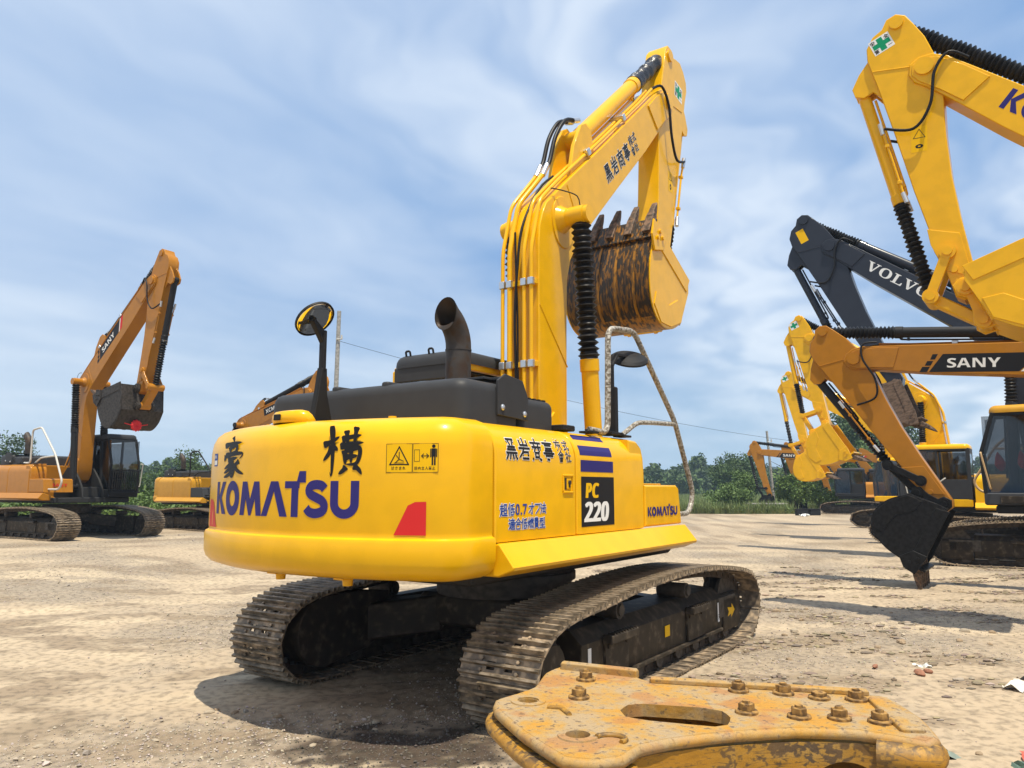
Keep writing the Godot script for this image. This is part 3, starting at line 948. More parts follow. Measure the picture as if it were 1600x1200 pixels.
	for i in ex.size():
		var a: Vector3 = ex[maxi(i - 1, 0)]; var b: Vector3 = ex[mini(i + 1, ex.size() - 1)]
		var d := (b - a).normalized()
		if i == ex.size() - 1:
			d = Vector3(-1.0, 0.15, 0.1).normalized()
		var w := Vector3(0, 0, 1)
		var u := d.cross(w).normalized()
		w = u.cross(d).normalized()
		var q := []; var q2 := []
		for k in 24:
			var t := TAU * k / 24
			var e := u * cos(t) * (1.0 if i < ex.size() - 1 else 1.35) + w * sin(t)
			q.append(ex[i] + e * 0.105); q2.append(ex[i] + e * 0.097)
		rg.append(q); rin.append(q2)
	m.loft(rg); m.loft(rin)
	m.cyl(Vector3(-1.47, 2.81, 0.56), Vector3(-1.47, 2.822, 0.56), 0.109, -1, 24)
	part(root, "exhaust_pipe", m, pal.exhaust)
	cab(root, c)
	if lod > 1:
		return
	# handrail at the front right corner, wrapped in film on the newest machine
	m = MB.new()
	m.tube(bent([Vector3(-0.36, 2.21, 1.16), Vector3(0.0, 2.2, 1.16), Vector3(0.02, 3.19, 1.17), Vector3(0.56, 3.25, 1.18), Vector3(1.5, 2.42, 1.2), Vector3(1.98, 1.64, 1.2), Vector3(1.84, 1.42, 1.2), Vector3(1.2, 1.42, 1.2)], 0.12), 0.028, 10)
	m.tube(bent([Vector3(0.3, 2.2, 1.16), Vector3(0.62, 2.34, 1.17), Vector3(0.95, 2.36, 1.18), Vector3(1.53, 2.38, 1.2)], 0.1), 0.024, 10)
	part(root, "handrail", m, pal.rail)
	for q in [[-0.36, 1.16], [0.3, 1.16]]:
		m = MB.new()
		m.box(Vector3(q[0], 2.185, q[1]), Vector3(0.16, 0.02, 0.12), 0.004)
		m.cyl(Vector3(q[0] - 0.05, 2.19, q[1]), Vector3(q[0] - 0.05, 2.21, q[1]), 0.014, -1, 6)
		part(root, "rail_foot", m, pal.black)
	m = MB.new()
	m.box(Vector3(-0.72, 2.2, 1.1), Vector3(0.2, 0.05, 0.14), 0.01)
	part(root, "hinge_block", m, pal.black)

func bucket_into(root: Node3D, t: Transform3D, c: Dictionary) -> void:
	# u: from the pin to the lip, v: into the bowl
	var pal: Dictionary = c.pal
	var hw: float = c.get("bucket_w", 0.6)
	var shell := curve3([Vector3(0.06, 0.58, 0), Vector3(0.3, 0.86, 0), Vector3(0.62, 1.0, 0), Vector3(0.93, 0.92, 0), Vector3(1.14, 0.62, 0), Vector3(1.23, 0.3, 0), Vector3(1.26, 0.0, 0)], 0.07)
	var F := Transform3D(Basis(Vector3(1, 0, 0), Vector3(0, -1 if c.get("flip", false) else 1, 0), Vector3(0, 0, 1)), Vector3.ZERO)
	var m := MB.new()
	var outr := []; var innr := []
	for i in shell.size():
		var p: Vector3 = shell[i]
		var a: Vector3 = shell[maxi(i - 1, 0)]; var b: Vector3 = shell[mini(i + 1, shell.size() - 1)]
		var d := (b - a).normalized()
		var nn := Vector3(-d.y, d.x, 0)
		if nn.y < 0 and i < 3: nn = -nn
		var ro := []; var ri := []
		for z in [-hw, -hw * 0.33, hw * 0.33, hw]:
			ro.append(p + nn * 0.0 + Vector3(0, 0, z))
			ri.append(p - nn * 0.03 * (1.0 if nn.dot(p - Vector3(0.6, 0.3, 0)) > 0 else -1.0) + Vector3(0, 0, z))
		outr.append(ro); innr.append(ri)
	var cut := int(outr.size() * 0.42)
	m.loft(outr.slice(cut), false)
	m.loft(innr, false)
	# back plate between the ears and the mouth
	m.box(Vector3(0.06, 0.24, 0), Vector3(0.03, 0.7, hw * 2.0), 0.0)
	var bk := part(root, "bucket", m, pal.bucket)
	bk.transform = t
	m = MB.new()
	m.loft(outr.slice(0, cut + 1), false)
	part(bk, "heel_plate", m, pal.get("bucket_low", pal.bucket))
	m = MB.new()
	for z in [-0.62, -0.2, 0.22, 0.64]:
		for i in range(cut - 2, outr.size() - 2):
			var pa: Vector3 = outr[i][0]; var pb: Vector3 = outr[i + 1][0]
			var dd := (pb - pa).normalized()
			m.box(Vector3((pa.x + pb.x) * 0.5, (pa.y + pb.y) * 0.5, z * hw), Vector3(pa.distance_to(pb) * 1.05, 0.018, 0.035), 0.0, Basis(dd, Vector3(-dd.y, dd.x, 0), Vector3(0, 0, 1)))
	part(bk, "wear_strap", m, pal.get("bucket_low", pal.bucket)).set_meta("kind", "stuff")
	# side plates with stiffening edges
	var sp := PackedVector2Array()
	for p in shell:
		sp.append(Vector2(p.x, p.y))
	sp.append(Vector2(1.2, -0.1)); sp.append(Vector2(0.1, -0.16)); sp.append(Vector2(0.02, 0.0))
	for s in [-1.0, 1.0]:
		m = MB.new()
		m.extrude(sp, s * hw - 0.014, s * hw + 0.014, 0.004)
		m.extrude(v2([0.08, -0.175, 1.16, -0.115, 1.24, 0.12, 0.1, 0.05]), s * (hw + 0.012) - 0.014, s * (hw + 0.012) + 0.014, 0.005)
		m.extrude(v2([1.0, -0.14, 1.4, -0.06, 1.36, 0.16, 1.2, 0.3, 1.0, 0.12]), s * (hw + 0.036) - 0.014, s * (hw + 0.036) + 0.014, 0.006)
		for q in [[1.1, 0.0], [1.22, 0.1], [1.2, -0.02]]:
			m.cyl(Vector3(q[0], q[1], s * (hw + 0.05)), Vector3(q[0], q[1], s * (hw + 0.075)), 0.03, -1, 6)
		# lower corner guard
		m.extrude(v2([0.08, 0.3, 0.3, 0.36, 0.5, 0.62, 0.9, 0.72, 0.88, 0.9, 0.6, 0.985, 0.32, 0.84, 0.07, 0.57]), s * (hw + 0.012) - 0.013, s * (hw + 0.012) + 0.013, 0.005)
		part(bk, "side_plate", m, pal.bucket_side)
	m = MB.new()
	m.box(Vector3(1.27, -0.03, 0), Vector3(0.05, 0.34, hw * 2.0 + 0.02), 0.012)
	m.box(Vector3(1.215, 0.18, 0), Vector3(0.05, 0.03, hw * 2.0), 0.01)
	part(bk, "lip", m, pal.bucket)
	for k in 5:
		m = MB.new()
		var z := -hw + 0.08 + k * (hw * 2.0 - 0.16) / 4.0
		if c.get("tilt", 0.0) != 0.0:
			m.xf = Transform3D(Basis(), Vector3(1.27, 0, 0)) * Transform3D(Basis(Vector3(0, 0, 1), deg_to_rad(c.tilt)), Vector3.ZERO) * Transform3D(Basis(), Vector3(-1.27, 0, 0))
		m.extrude(v2([1.18, 0.06, 1.2, -0.2, 1.23, -0.3, 1.31, -0.3, 1.33, -0.2, 1.34, 0.06]), z - 0.055, z + 0.055, 0.01)
		m.extrude(v2([1.2, -0.22, 1.225, -0.4, 1.262, -0.5, 1.282, -0.5, 1.305, -0.4, 1.33, -0.22]), z - 0.042, z + 0.042, 0.012)
		part(bk, "tooth", m, pal.tooth)
	# ears
	for s in [-1.0, 1.0]:
		m = MB.new()
		var z: float = s * 0.2
		m.extrude(v2([-0.12, -0.1, 0.0, -0.15, 0.12, -0.1, 0.3, 0.1, 0.36, 0.5, 0.34, 0.8, 0.18, 0.7, 0.06, 0.6, -0.08, 0.58, -0.14, 0.48, -0.07, 0.3, -0.05, 0.12, -0.13, 0.04]), z - 0.03, z + 0.03, 0.01)
		for q in [[0.0, 0.0], [-0.02, 0.48]]:
			m.cyl(Vector3(q[0], q[1], z + s * 0.02), Vector3(q[0], q[1], z + s * 0.07), 0.1, -1, 18)
			m.cyl(Vector3(q[0], q[1], z + s * 0.07), Vector3(q[0], q[1], z + s * 0.1), 0.055, -1, 14)
		part(bk, "ear", m, pal.bucket_side)
	m = MB.new()
	m.cyl(Vector3(-0.02, 0.48, -0.2), Vector3(-0.02, 0.48, 0.2), 0.085, -1, 18)
	part(bk, "link_pin", m, pal.bucket_side)

func ram(root: Node3D, called: String, a: Vector3, b: Vector3, r: float, body: float, pal: Dictionary, boot := true, wrap := false, lod := 0) -> void:
	# a hydraulic ram: barrel from a, boot or rod to b
	var d := (b - a).normalized()
	var L := a.distance_to(b)
	var m := MB.new()
	m.lathe(a, d, [Vector2(0, 0.0), Vector2(0, r * 0.85), Vector2(0.12, r * 0.95), Vector2(0.13, r), Vector2(L * body - 0.14, r), Vector2(L * body - 0.13, r * 1.13), Vector2(L * body, r * 1.13), Vector2(L * body, 0.0)], 20)
	var side := d.cross(Vector3(0, 0, 1)).normalized()
	m.tube(bent([a + d * 0.2 + side * (r + 0.035), a + d * (L * body - 0.2) + side * (r + 0.035), a + d * (L * body - 0.1) + side * (r + 0.03), a + d * (L * body - 0.08) + side * r * 0.7], 0.05), 0.018, 8)
	m.box(a + d * (L * body - 0.24) + side * (r + 0.03), Vector3(0.05, 0.05, 0.06), 0.005, Basis(d, side, d.cross(side)))
	m.cyl(a - Vector3(0, 0, r * 1.2), a + Vector3(0, 0, r * 1.2), r * 1.02, -1, 18)
	var o := part(root, called, m, pal.ram)
	m = MB.new()
	m.cyl(a + d * (L * body - 0.01), b, r * 0.6, -1, 14)
	part(o, "rod", m, pal.chrome)
	m = MB.new()
	var p0 := a + d * (L * body + 0.01); var p1 := b - d * r * 0.9
	if wrap:
		# plastic film wound round the rod
		var pr := []
		for i in 40:
			var t := i / 39.0
			pr.append(Vector2(t * p0.distance_to(p1), r * (1.12 + 0.13 * sin(t * 17.0) + 0.07 * sin(t * 41.0 + 1.0) - 0.25 * exp(-pow((t - 0.44) / 0.05, 2.0)))))
		m.lathe(p0, d, pr, 22, true)
		part(o, "film_wrap", m, pal.film)
	elif boot:
		m.bellows(p0, p1, r * 0.82, r * 1.22, maxi(6, int(p0.distance_to(p1) / (0.068 if lod < 2 else 0.14))))
		m.cyl(p0, p0 + d * 0.07, r * 1.04, -1, 20)
		part(o, "rubber_boot", m, pal.boot)
	m = MB.new()
	m.cyl(b - Vector3(0, 0, r * 1.25), b + Vector3(0, 0, r * 1.25), r * 1.05, -1, 18)
	part(o, "rod_eye", m, pal.get("eye", pal.ram))

func link_joint(p: Vector2, q: Vector2, a: float, b: float, want: Vector2) -> Vector2:
	var d := p.distance_to(q)
	var x := (a * a - b * b + d * d) / (2.0 * d)
	var h := sqrt(maxf(a * a - x * x, 0.0))
	var e := (q - p) / d
	var n := Vector2(-e.y, e.x)
	var r1 := p + e * x + n * h; var r2 := p + e * x - n * h
	return r1 if r1.dot(want) > r2.dot(want) else r2

func boom_arm(root: Node3D, c: Dictionary) -> Dictionary:
	var pal: Dictionary = c.pal
	var lod: int = c.get("lod", 0)
	var Tb := rot2(c.get("boom", 40.5) - 40.5, FOOT, FOOT)
	var tip := to2(Tb, TIP)
	var Ta := Transform3D(Basis(), Vector3(tip.x, tip.y, 0)) * Transform3D(Basis(Vector3(0, 0, 1), deg_to_rad(c.get("arm", -98.0) + 98.0)).scaled(Vector3(1, 1, 1) * c.get("arm_s", 1.0)), Vector3.ZERO) * Transform3D(Basis(), Vector3(-TIP.x, -TIP.y, 0))
	var bp := to2(Ta, BPIN)
	var bdeg: float = c.get("bucket", 151.4)
	# ---- boom
	var outline := v2([0.44,1.7,0.4,1.95,0.34,2.4,0.34,3.0,0.345,3.86,0.35,4.28,0.37,4.49,0.43,4.65,0.51,4.79,0.68,4.94,0.94,5.17,1.84,5.93,2.7,6.67,3.53,7.38,3.74,7.56,3.92,7.65,4.08,7.65,4.2,7.57,4.22,7.42,4.16,7.3,4.02,7.2,3.86,7.05,3.18,6.37,2.3,5.55,1.56,4.85,1.22,4.52,1.03,4.26,0.95,4.0,0.93,3.4,0.92,2.4,0.88,1.95,0.8,1.7,0.62,1.62])
	var m := MB.new()
	m.extrude(outline, -BW, BW, 0.012)
	# flange plates stand a little proud of the sides
	for s in [-1.0, 1.0]:
		m.extrude(v2([0.62,1.85,0.86,1.85,0.9,2.3,0.62,2.5,0.38,2.3,0.4,1.9]), s * BW - 0.02, s * BW + 0.02, 0.008)
		m.cyl(Vector3(FOOT.x, FOOT.y, s * BW), Vector3(FOOT.x, FOOT.y, s * (BW + 0.06)), 0.14, -1, 22)
		# reinforcement round the ram boss
		var rp := PackedVector2Array()
		for k in 24:
			var a := TAU * k / 24
			rp.append(Vector2(0.86 + cos(a) * 0.24, 4.66 + sin(a) * 0.3))
		m.extrude(rp, s * BW - 0.014, s * BW + 0.014, 0.006)
		m.lathe(Vector3(0.82, 4.68, s * BW), Vector3(0, 0, s), [Vector2(0, 0.17), Vector2(0.06, 0.13), Vector2(0.1, 0.11), Vector2(0.32, 0.11), Vector2(0.32, 0.0)], 22)
		# nose plates
		m.extrude(v2([3.28,7.1,3.56,7.36,3.86,7.58,4.04,7.61,4.17,7.54,4.18,7.4,4.1,7.29,3.86,7.1,3.6,6.86]), s * BW - 0.018, s * BW + 0.018, 0.007)
		m.cyl(Vector3(TIP.x, TIP.y, s * BW), Vector3(TIP.x, TIP.y, s * (BW + 0.05)), 0.12, -1, 22)
		# weld seams
		var ws := [[0.36, 3.62, 0.93, 3.02], [0.96, 5.14, 1.3, 4.62]]
		for q in ws:
			m.cyl(Vector3(q[0], q[1], s * (BW + 0.001)), Vector3(q[2], q[3], s * (BW + 0.001)), 0.008, -1, 6)
	# lugs for the arm ram
	for z in [-0.13, 0.13]:
		m.extrude(v2([1.1,5.28,1.5,5.62,1.72,5.84,1.66,6.08,1.52,6.13,1.4,6.06,1.22,5.74]), z - 0.025, z + 0.025, 0.008)
	var boom := part(root, "boom", m, pal.boom)
	boom.transform = Tb
	for s in [-1.0, 1.0]:
		m = MB.new()
		m.cyl(Vector3(0.82, 4.68, s * (BW + 0.31)), Vector3(0.82, 4.68, s * (BW + 0.335)), 0.085, -1, 20)
		m.cyl(Vector3(0.82, 4.68, s * (BW + 0.335)), Vector3(0.82, 4.68, s * (BW + 0.345)), 0.03, -1, 6)
		part(boom, "pin_cap", m, pal.zinc)
	# ---- pipes along the back of the boom
	var back := [Vector2(0.34, 2.2), Vector2(0.345, 4.24), Vector2(0.5, 4.78), Vector2(0.94, 5.17)]
	var zs := [-0.215, -0.125, 0.06, 0.15]
	if lod < 2:
		for i in 4:
			m = MB.new()
			var off := 0.07
			var pth := [Vector3(0.2, 2.1, zs[i] + 0.1), Vector3(0.34 - off, 2.55, zs[i]), Vector3(0.345 - off, 4.22, zs[i])]
			if i == 0 or i == 1:
				pth.append_array([Vector3(0.44, 4.8, zs[i]), Vector3(0.72, 5.14, zs[i] + 0.06), Vector3(0.86, 5.3, zs[i] + 0.07)])
			else:
				pth.append_array([Vector3(0.45, 4.81, zs[i]), Vector3(0.88, 5.2, zs[i]), Vector3(1.8, 5.98, zs[i] + 0.02), Vector3(3.1, 7.09, zs[i] + 0.02), Vector3(3.5, 7.46, zs[i] + 0.02)])
			m.tube(bent(pth, 0.1), 0.022 if i != 1 else 0.028, 10)
			part(boom, "hydraulic_pipe", m, pal.boom)
		for y in [2.98, 3.86]:
			for i in 4:
				m = MB.new()
				m.box(Vector3(0.272, y, zs[i]), Vector3(0.06, 0.085, 0.07), 0.01)
				part(boom, "pipe_clamp", m, pal.zinc)
			m = MB.new()
			m.box(Vector3(0.31, y, -0.03), Vector3(0.05, 0.06, 0.46), 0.006)
			part(boom, "clamp_bar", m, pal.boom)
		for q in [[1.5, 5.74], [2.5, 6.6]]:
			m = MB.new()
			m.box(Vector3(q[0], q[1], 0.11), Vector3(0.1, 0.09, 0.2), 0.012, Basis(Vector3(0, 0, 1), 0.7))
			part(boom, "pipe_clamp", m, pal.zinc)
		for i in 2:
			m = MB.new()
			var z: float = zs[i] + 0.07
			m.tube(curve3([Vector3(0.88, 5.32, z), Vector3(1.0, 5.5, z), Vector3(1.14, 5.86, z), Vector3(1.34, 6.14, z + 0.02), Vector3(1.56, 6.22, z + 0.04)], 0.06), 0.026, 10)
			part(boom, "hose", m, pal.boot)
			m = MB.new()
			m.cyl(Vector3(0.84, 5.27, z), Vector3(0.94, 5.43, z), 0.034, -1, 10)
			part(boom, "hose_fitting", m, pal.zinc)
			m = MB.new()
			m.cyl(Vector3(1.5, 6.2, z + 0.035), Vector3(1.62, 6.25, z + 0.05), 0.034, -1, 10)
			part(boom, "hose_fitting", m, pal.zinc)
		m = MB.new()
		m.tube(curve3([Vector3(0.3, 2.3, -0.06), Vector3(0.28, 2.9, -0.05), Vector3(0.27, 3.5, -0.055), Vector3(0.28, 4.0, -0.03), Vector3(0.36, 4.5, -0.02), Vector3(0.66, 5.02, 0.0), Vector3(0.95, 5.28, 0.02)], 0.1), 0.014, 8)
		m.tube(curve3([Vector3(0.3, 2.4, -0.02), Vector3(0.29, 2.9, -0.03), Vector3(0.29, 3.5, -0.035), Vector3(0.3, 4.0, -0.06), Vector3(0.33, 4.45, -0.09)], 0.1), 0.011, 8)
		part(boom, "cable", m, pal.boot)
		# grease line to the ram boss
		m = MB.new()
		m.tube(curve3([Vector3(0.6, 4.98, 0.2), Vector3(0.75, 4.98, 0.28), Vector3(0.84, 4.92, 0.4), Vector3(0.83, 4.78, 0.44)], 0.05), 0.007, 6)
		part(boom, "grease_line", m, pal.boot)
		# hose from the boom nose to the arm
		m = MB.new()
		for s in [-1.0, 1.0]:
			m.tube(curve3([Vector3(3.5, 7.46, s * 0.17), Vector3(3.72, 7.58, s * 0.24), Vector3(3.9, 7.35, s * 0.27), Vector3(3.98, 6.9, s * 0.27), Vector3(4.2, 6.62, s * 0.25), Vector3(4.56, 6.72, s * 0.23)], 0.06), 0.02, 8)
		part(boom, "hose", m, pal.boot)
	# ---- arm
	var ao := v2([4.02,8.12,4.1,8.4,4.2,8.5,4.32,8.49,4.42,8.4,4.5,8.42,4.68,8.44,4.82,8.34,4.92,8.2,4.93,8.05,4.84,7.82,4.72,7.4,4.5,6.65,4.24,5.75,3.99,5.0,3.76,4.4,3.71,4.26,3.6,4.2,3.47,4.24,3.42,4.36,3.46,4.6,3.58,5.3,3.67,5.9,3.72,6.5,3.74,7.0,3.77,7.3,3.86,7.6])
	var rodp := Vector2(4.24, 8.34)
	var bramp := Vector2(4.92, 7.44)
	if not c.get("main", false):
		# the other makes carry a slimmer arm
		ao = v2([4.02,7.95,4.16,8.18,4.26,8.33,4.38,8.38,4.5,8.33,4.56,8.2,4.68,8.12,4.76,7.96,4.75,7.78,4.6,7.3,4.4,6.6,4.17,5.75,3.94,5.0,3.74,4.4,3.7,4.26,3.6,4.2,3.48,4.24,3.43,4.36,3.48,4.6,3.62,5.3,3.72,5.9,3.78,6.5,3.8,7.0,3.82,7.3,3.88,7.6])
		rodp = Vector2(4.37, 8.24)
		bramp = Vector2(4.84, 7.4)
	var AW := 0.165
	m = MB.new()
	m.extrude(ao, -AW, AW, 0.012)
	for s in [-1.0, 1.0]:
		m.cyl(Vector3(BPIN.x, BPIN.y, s * AW), Vector3(BPIN.x, BPIN.y, s * (AW + 0.04)), 0.1, -1, 20)
		m.cyl(Vector3(4.68, 7.6, s * (AW + 0.001)), Vector3(3.98, 7.52, s * (AW + 0.001)), 0.008, -1, 6)
		m.extrude(v2([3.5,4.5,3.82,4.62,3.98,4.98,4.02,5.2,3.64,5.1]), s * AW - 0.012, s * AW + 0.012, 0.005)
		m.cyl(Vector3(rodp.x, rodp.y, s * AW), Vector3(rodp.x, rodp.y, s * (AW + 0.03)), 0.09, -1, 18)
		for q in [[3.66, 4.62], [3.74, 4.9]]:
			m.cyl(Vector3(q[0] + 0.05, q[1], s * AW), Vector3(q[0] + 0.05, q[1], s * (AW + 0.03)), 0.05, 0.045, 14)
	# lug for the bucket ram on the back of the arm
	for z in [-0.1, 0.1]:
		m.extrude(v2([bramp.x - 0.14,bramp.y + 0.46,bramp.x + 0.03,bramp.y + 0.22,bramp.x + 0.12,bramp.y + 0.02,bramp.x + 0.08,bramp.y - 0.1,bramp.x - 0.04,bramp.y - 0.14,bramp.x - 0.16,bramp.y - 0.08,bramp.x - 0.3,bramp.y - 0.24]), z - 0.022, z + 0.022, 0.007)
	var arm := part(root, "arm", m, pal.boom)
	arm.transform = Ta
	if lod < 2:
		m = MB.new()
		for s in [-1.0, 1.0]:
			m.tube(bent([Vector3(4.56, 6.72, s * 0.22), Vector3(4.5, 6.5, s * 0.2), Vector3(4.3, 5.75, s * 0.19)], 0.08), 0.016, 8)
			for q in [[4.49, 6.45], [4.34, 5.9]]:
				m.box(Vector3(q[0], q[1], s * 0.195), Vector3(0.06, 0.05, 0.06), 0.008)
		part(arm, "hydraulic_pipe", m, pal.boom)
		for s in [-1.0, 1.0]:
			m = MB.new()
			m.cyl(Vector3(4.58, 6.78, s * 0.22), Vector3(4.54, 6.62, s * 0.21), 0.03, -1, 10)
			part(arm, "hose_fitting", m, pal.zinc)
			m = MB.new()
			m.cyl(Vector3(4.3, 5.75, s * 0.19), Vector3(4.25, 5.6, s * 0.2), 0.03, -1, 10)
			part(arm, "hose_fitting", m, pal.zinc)
	# ---- bucket and its linkage
	var mir := Transform3D(Basis(Vector3(1, 0, 0), Vector3(0, 1, 0), Vector3(0, 0, 1)), Vector3.ZERO)
	var br := deg_to_rad(bdeg)
	var eu := Vector3(cos(br), sin(br), 0)
	var ev := Vector3(-sin(br), cos(br), 0)     # bowl side: counter-clockwise from the mouth direction
	var bks: float = c.get("bucket_s", 1.0)
	var Tk := Transform3D(Basis(eu * bks, ev * bks, Vector3(0, 0, bks)), Vector3(bp.x, bp.y, 0))
	bucket_into(root, Tk, c)
	var lk := Tk * Vector3(-0.02, 0.48, 0)
	var pv := to2(Ta, Vector2(3.78, 4.86))
	var far := to2(Ta, Vector2(6.5, 4.6))
	var j := link_joint(pv, Vector2(lk.x, lk.y), 0.62, 0.7, far - pv)
	m = MB.new()
	for s in [-1.0, 1.0]:
		var a := Vector3(pv.x, pv.y, s * 0.21); var b := Vector3(j.x, j.y, s * 0.21)
		var d := (b - a).normalized()
		m.box((a + b) * 0.5, Vector3(a.distance_to(b), 0.13, 0.05), 0.012, Basis(d, Vector3(-d.y, d.x, 0), Vector3(0, 0, 1)))
		m.cyl(a - Vector3(0, 0, 0.03), a + Vector3(0, 0, 0.03), 0.1, -1, 18)
		m.cyl(b - Vector3(0, 0, 0.03), b + Vector3(0, 0, 0.03), 0.1, -1, 18)
		m.cyl(a + Vector3(0, 0, 0.03 * s), a + Vector3(0, 0, 0.05 * s), 0.06, -1, 14)
		m.cyl(b + Vector3(0, 0, 0.03 * s), b + Vector3(0, 0, 0.05 * s), 0.06, -1, 14)
	part(root, "swing_link", m, pal.link)
	m = MB.new()
	var a3 := Vector3(j.x, j.y, 0); var b3 := Vector3(lk.x, lk.y, 0)
	var d3 := (b3 - a3).normalized()
	m.box((a3 + b3) * 0.5, Vector3(a3.distance_to(b3), 0.15, 0.24), 0.025, Basis(d3, Vector3(-d3.y, d3.x, 0), Vector3(0, 0, 1)))
	m.cyl(a3 - Vector3(0, 0, 0.18), a3 + Vector3(0, 0, 0.18), 0.1, -1, 18)
	m.cyl(b3 - Vector3(0, 0, 0.15), b3 + Vector3(0, 0, 0.15), 0.1, -1, 18)
	part(root, "bucket_link", m, pal.link)
	# ---- rams
	var cb := to2(Tb, Vector2(0.82, 4.68))
	for s in [-1.0, 1.0]:
		ram(root, "boom_ram", Vector3(1.13, 1.5, s * 0.45), Vector3(cb.x, cb.y, s * 0.45), 0.095, 0.5 if c.get("main", false) else 0.55, pal, true, false, lod)
	var ra := to2(Tb, Vector2(1.54, 5.96)); var rb := to2(Ta, rodp)
	ram(root, "arm_ram", Vector3(ra.x, ra.y, 0), Vector3(rb.x, rb.y, 0), 0.105, c.get("arm_body", 0.63), pal, true, c.get("main", false), lod)
	var ba := to2(Ta, bramp)
	ram(root, "bucket_ram", Vector3(ba.x, ba.y, 0), Vector3(j.x, j.y, 0), 0.085, 0.56, pal, true, false, lod)
	return {"boom": boom, "arm": arm}

func excavator(c: Dictionary) -> Dictionary:
	var r := thing(c.name, c.label, "excavator", c.at, deg_to_rad(90.0 - c.alpha), c.get("group", ""), c.get("scale", 1.0))
	undercarriage(r, c)
	house(r, c)
	var b := boom_arm(r, c)
	b["root"] = r
	return b

func boom_side(th: float, o: Vector2, left: bool, z: float) -> Callable:
	# print on the side of a boom or arm: x along it, y across it
	var cs := cos(deg_to_rad(th)); var sn := sin(deg_to_rad(th))
	if left:
		return func(p: Vector2, h: float) -> Vector3: return Vector3(o.x - p.x * cs - p.y * sn, o.y - p.x * sn + p.y * cs, -z - h * 0.5)
	return func(p: Vector2, h: float) -> Vector3: return Vector3(o.x + p.x * cs - p.y * sn, o.y + p.x * sn + p.y * cs, z + h * 0.5)

func safety_sticker(arm: Node3D, place: Callable, s: float, full := true) -> void:
	var m := MB.new()
	rectprint(m, 0, 0, s, s * 0.86, place, 0.003, 1)
	part(arm, "safety_sticker", m, mats.white_print, "white sticker with a green cross")
	m = MB.new()
	rectprint(m, s * 0.36, s * 0.06, s * 0.64, s * 0.8, place, 0.0045, 1)
	rectprint(m, s * 0.08, s * 0.3, s * 0.92, s * 0.56, place, 0.0055, 1)
	part(arm, "green_cross", m, mats.green_print)
	if full:
		m = MB.new()
		write(m, "安", place, Vector2(s * 0.05, s * 0.8), s * 0.22, 2.6, 0.0048)
		write(m, "全", place, Vector2(s * 0.72, s * 0.8), s * 0.22, 2.6, 0.0048)
		write(m, "第", place, Vector2(s * 0.05, s * 0.27), s * 0.22, 2.6, 0.0048)
		write(m, "一", place, Vector2(s * 0.72, s * 0.27), s * 0.22, 2.6, 0.0048)
		part(arm, "sticker_text", m, mats.black_print)

func sany_band(boom: Node3D, place: Callable, L: float, h: float) -> void:
	var m := MB.new()
	polyprint(m, PackedVector2Array([Vector2(0.0, 0), Vector2(L * 0.62, 0), Vector2(L * 0.76, h), Vector2(L * 0.1, h)]), place, 0.003)
	polyprint(m, PackedVector2Array([Vector2(-0.16, 0), Vector2(-0.03, 0), Vector2(0.02, h * 0.3), Vector2(-0.11, h * 0.3)]), place, 0.003)
	polyprint(m, PackedVector2Array([Vector2(-0.07, h * 0.36), Vector2(0.03, h * 0.36), Vector2(0.075, h * 0.62), Vector2(-0.03, h * 0.62)]), place, 0.0034)
	polyprint(m, PackedVector2Array([Vector2(0.02, h * 0.7), Vector2(0.1, h * 0.7), Vector2(0.15, h), Vector2(0.06, h)]), place, 0.0038)
	part(boom, "name_band", m, mats.black_print, "black band with the maker's name")
	m = MB.new()
	polyprint(m, PackedVector2Array([Vector2(L * 0.63, 0), Vector2(L * 0.655, 0), Vector2(L * 0.795, h), Vector2(L * 0.77, h)]), place, 0.004)
	latin(m, "SANY", false, place, Vector2(L * 0.13, h * 0.24), h * 0.52, 1.42, 0.0055)
	part(boom, "lettering", m, mats.white_print)
	m = MB.new()
	polyprint(m, PackedVector2Array([Vector2(L * 0.66, 0), Vector2(L * 0.73, 0), Vector2(L * 0.87, h), Vector2(L * 0.8, h)]), place, 0.004)
	part(boom, "red_stripe", m, mats.red_print)

# ---------------------------------------------------------------- surroundings
var gn := FastNoiseLite.new()
var gn2 := FastNoiseLite.new()
var gn3 := FastNoiseLite.new()

func rise(x: float, z: float) -> float:
	# the yard climbs a little towards the far left
	return 0.32 * smoothstep(-5.0, -9.0, x) * smoothstep(-11.0, -18.0, z)

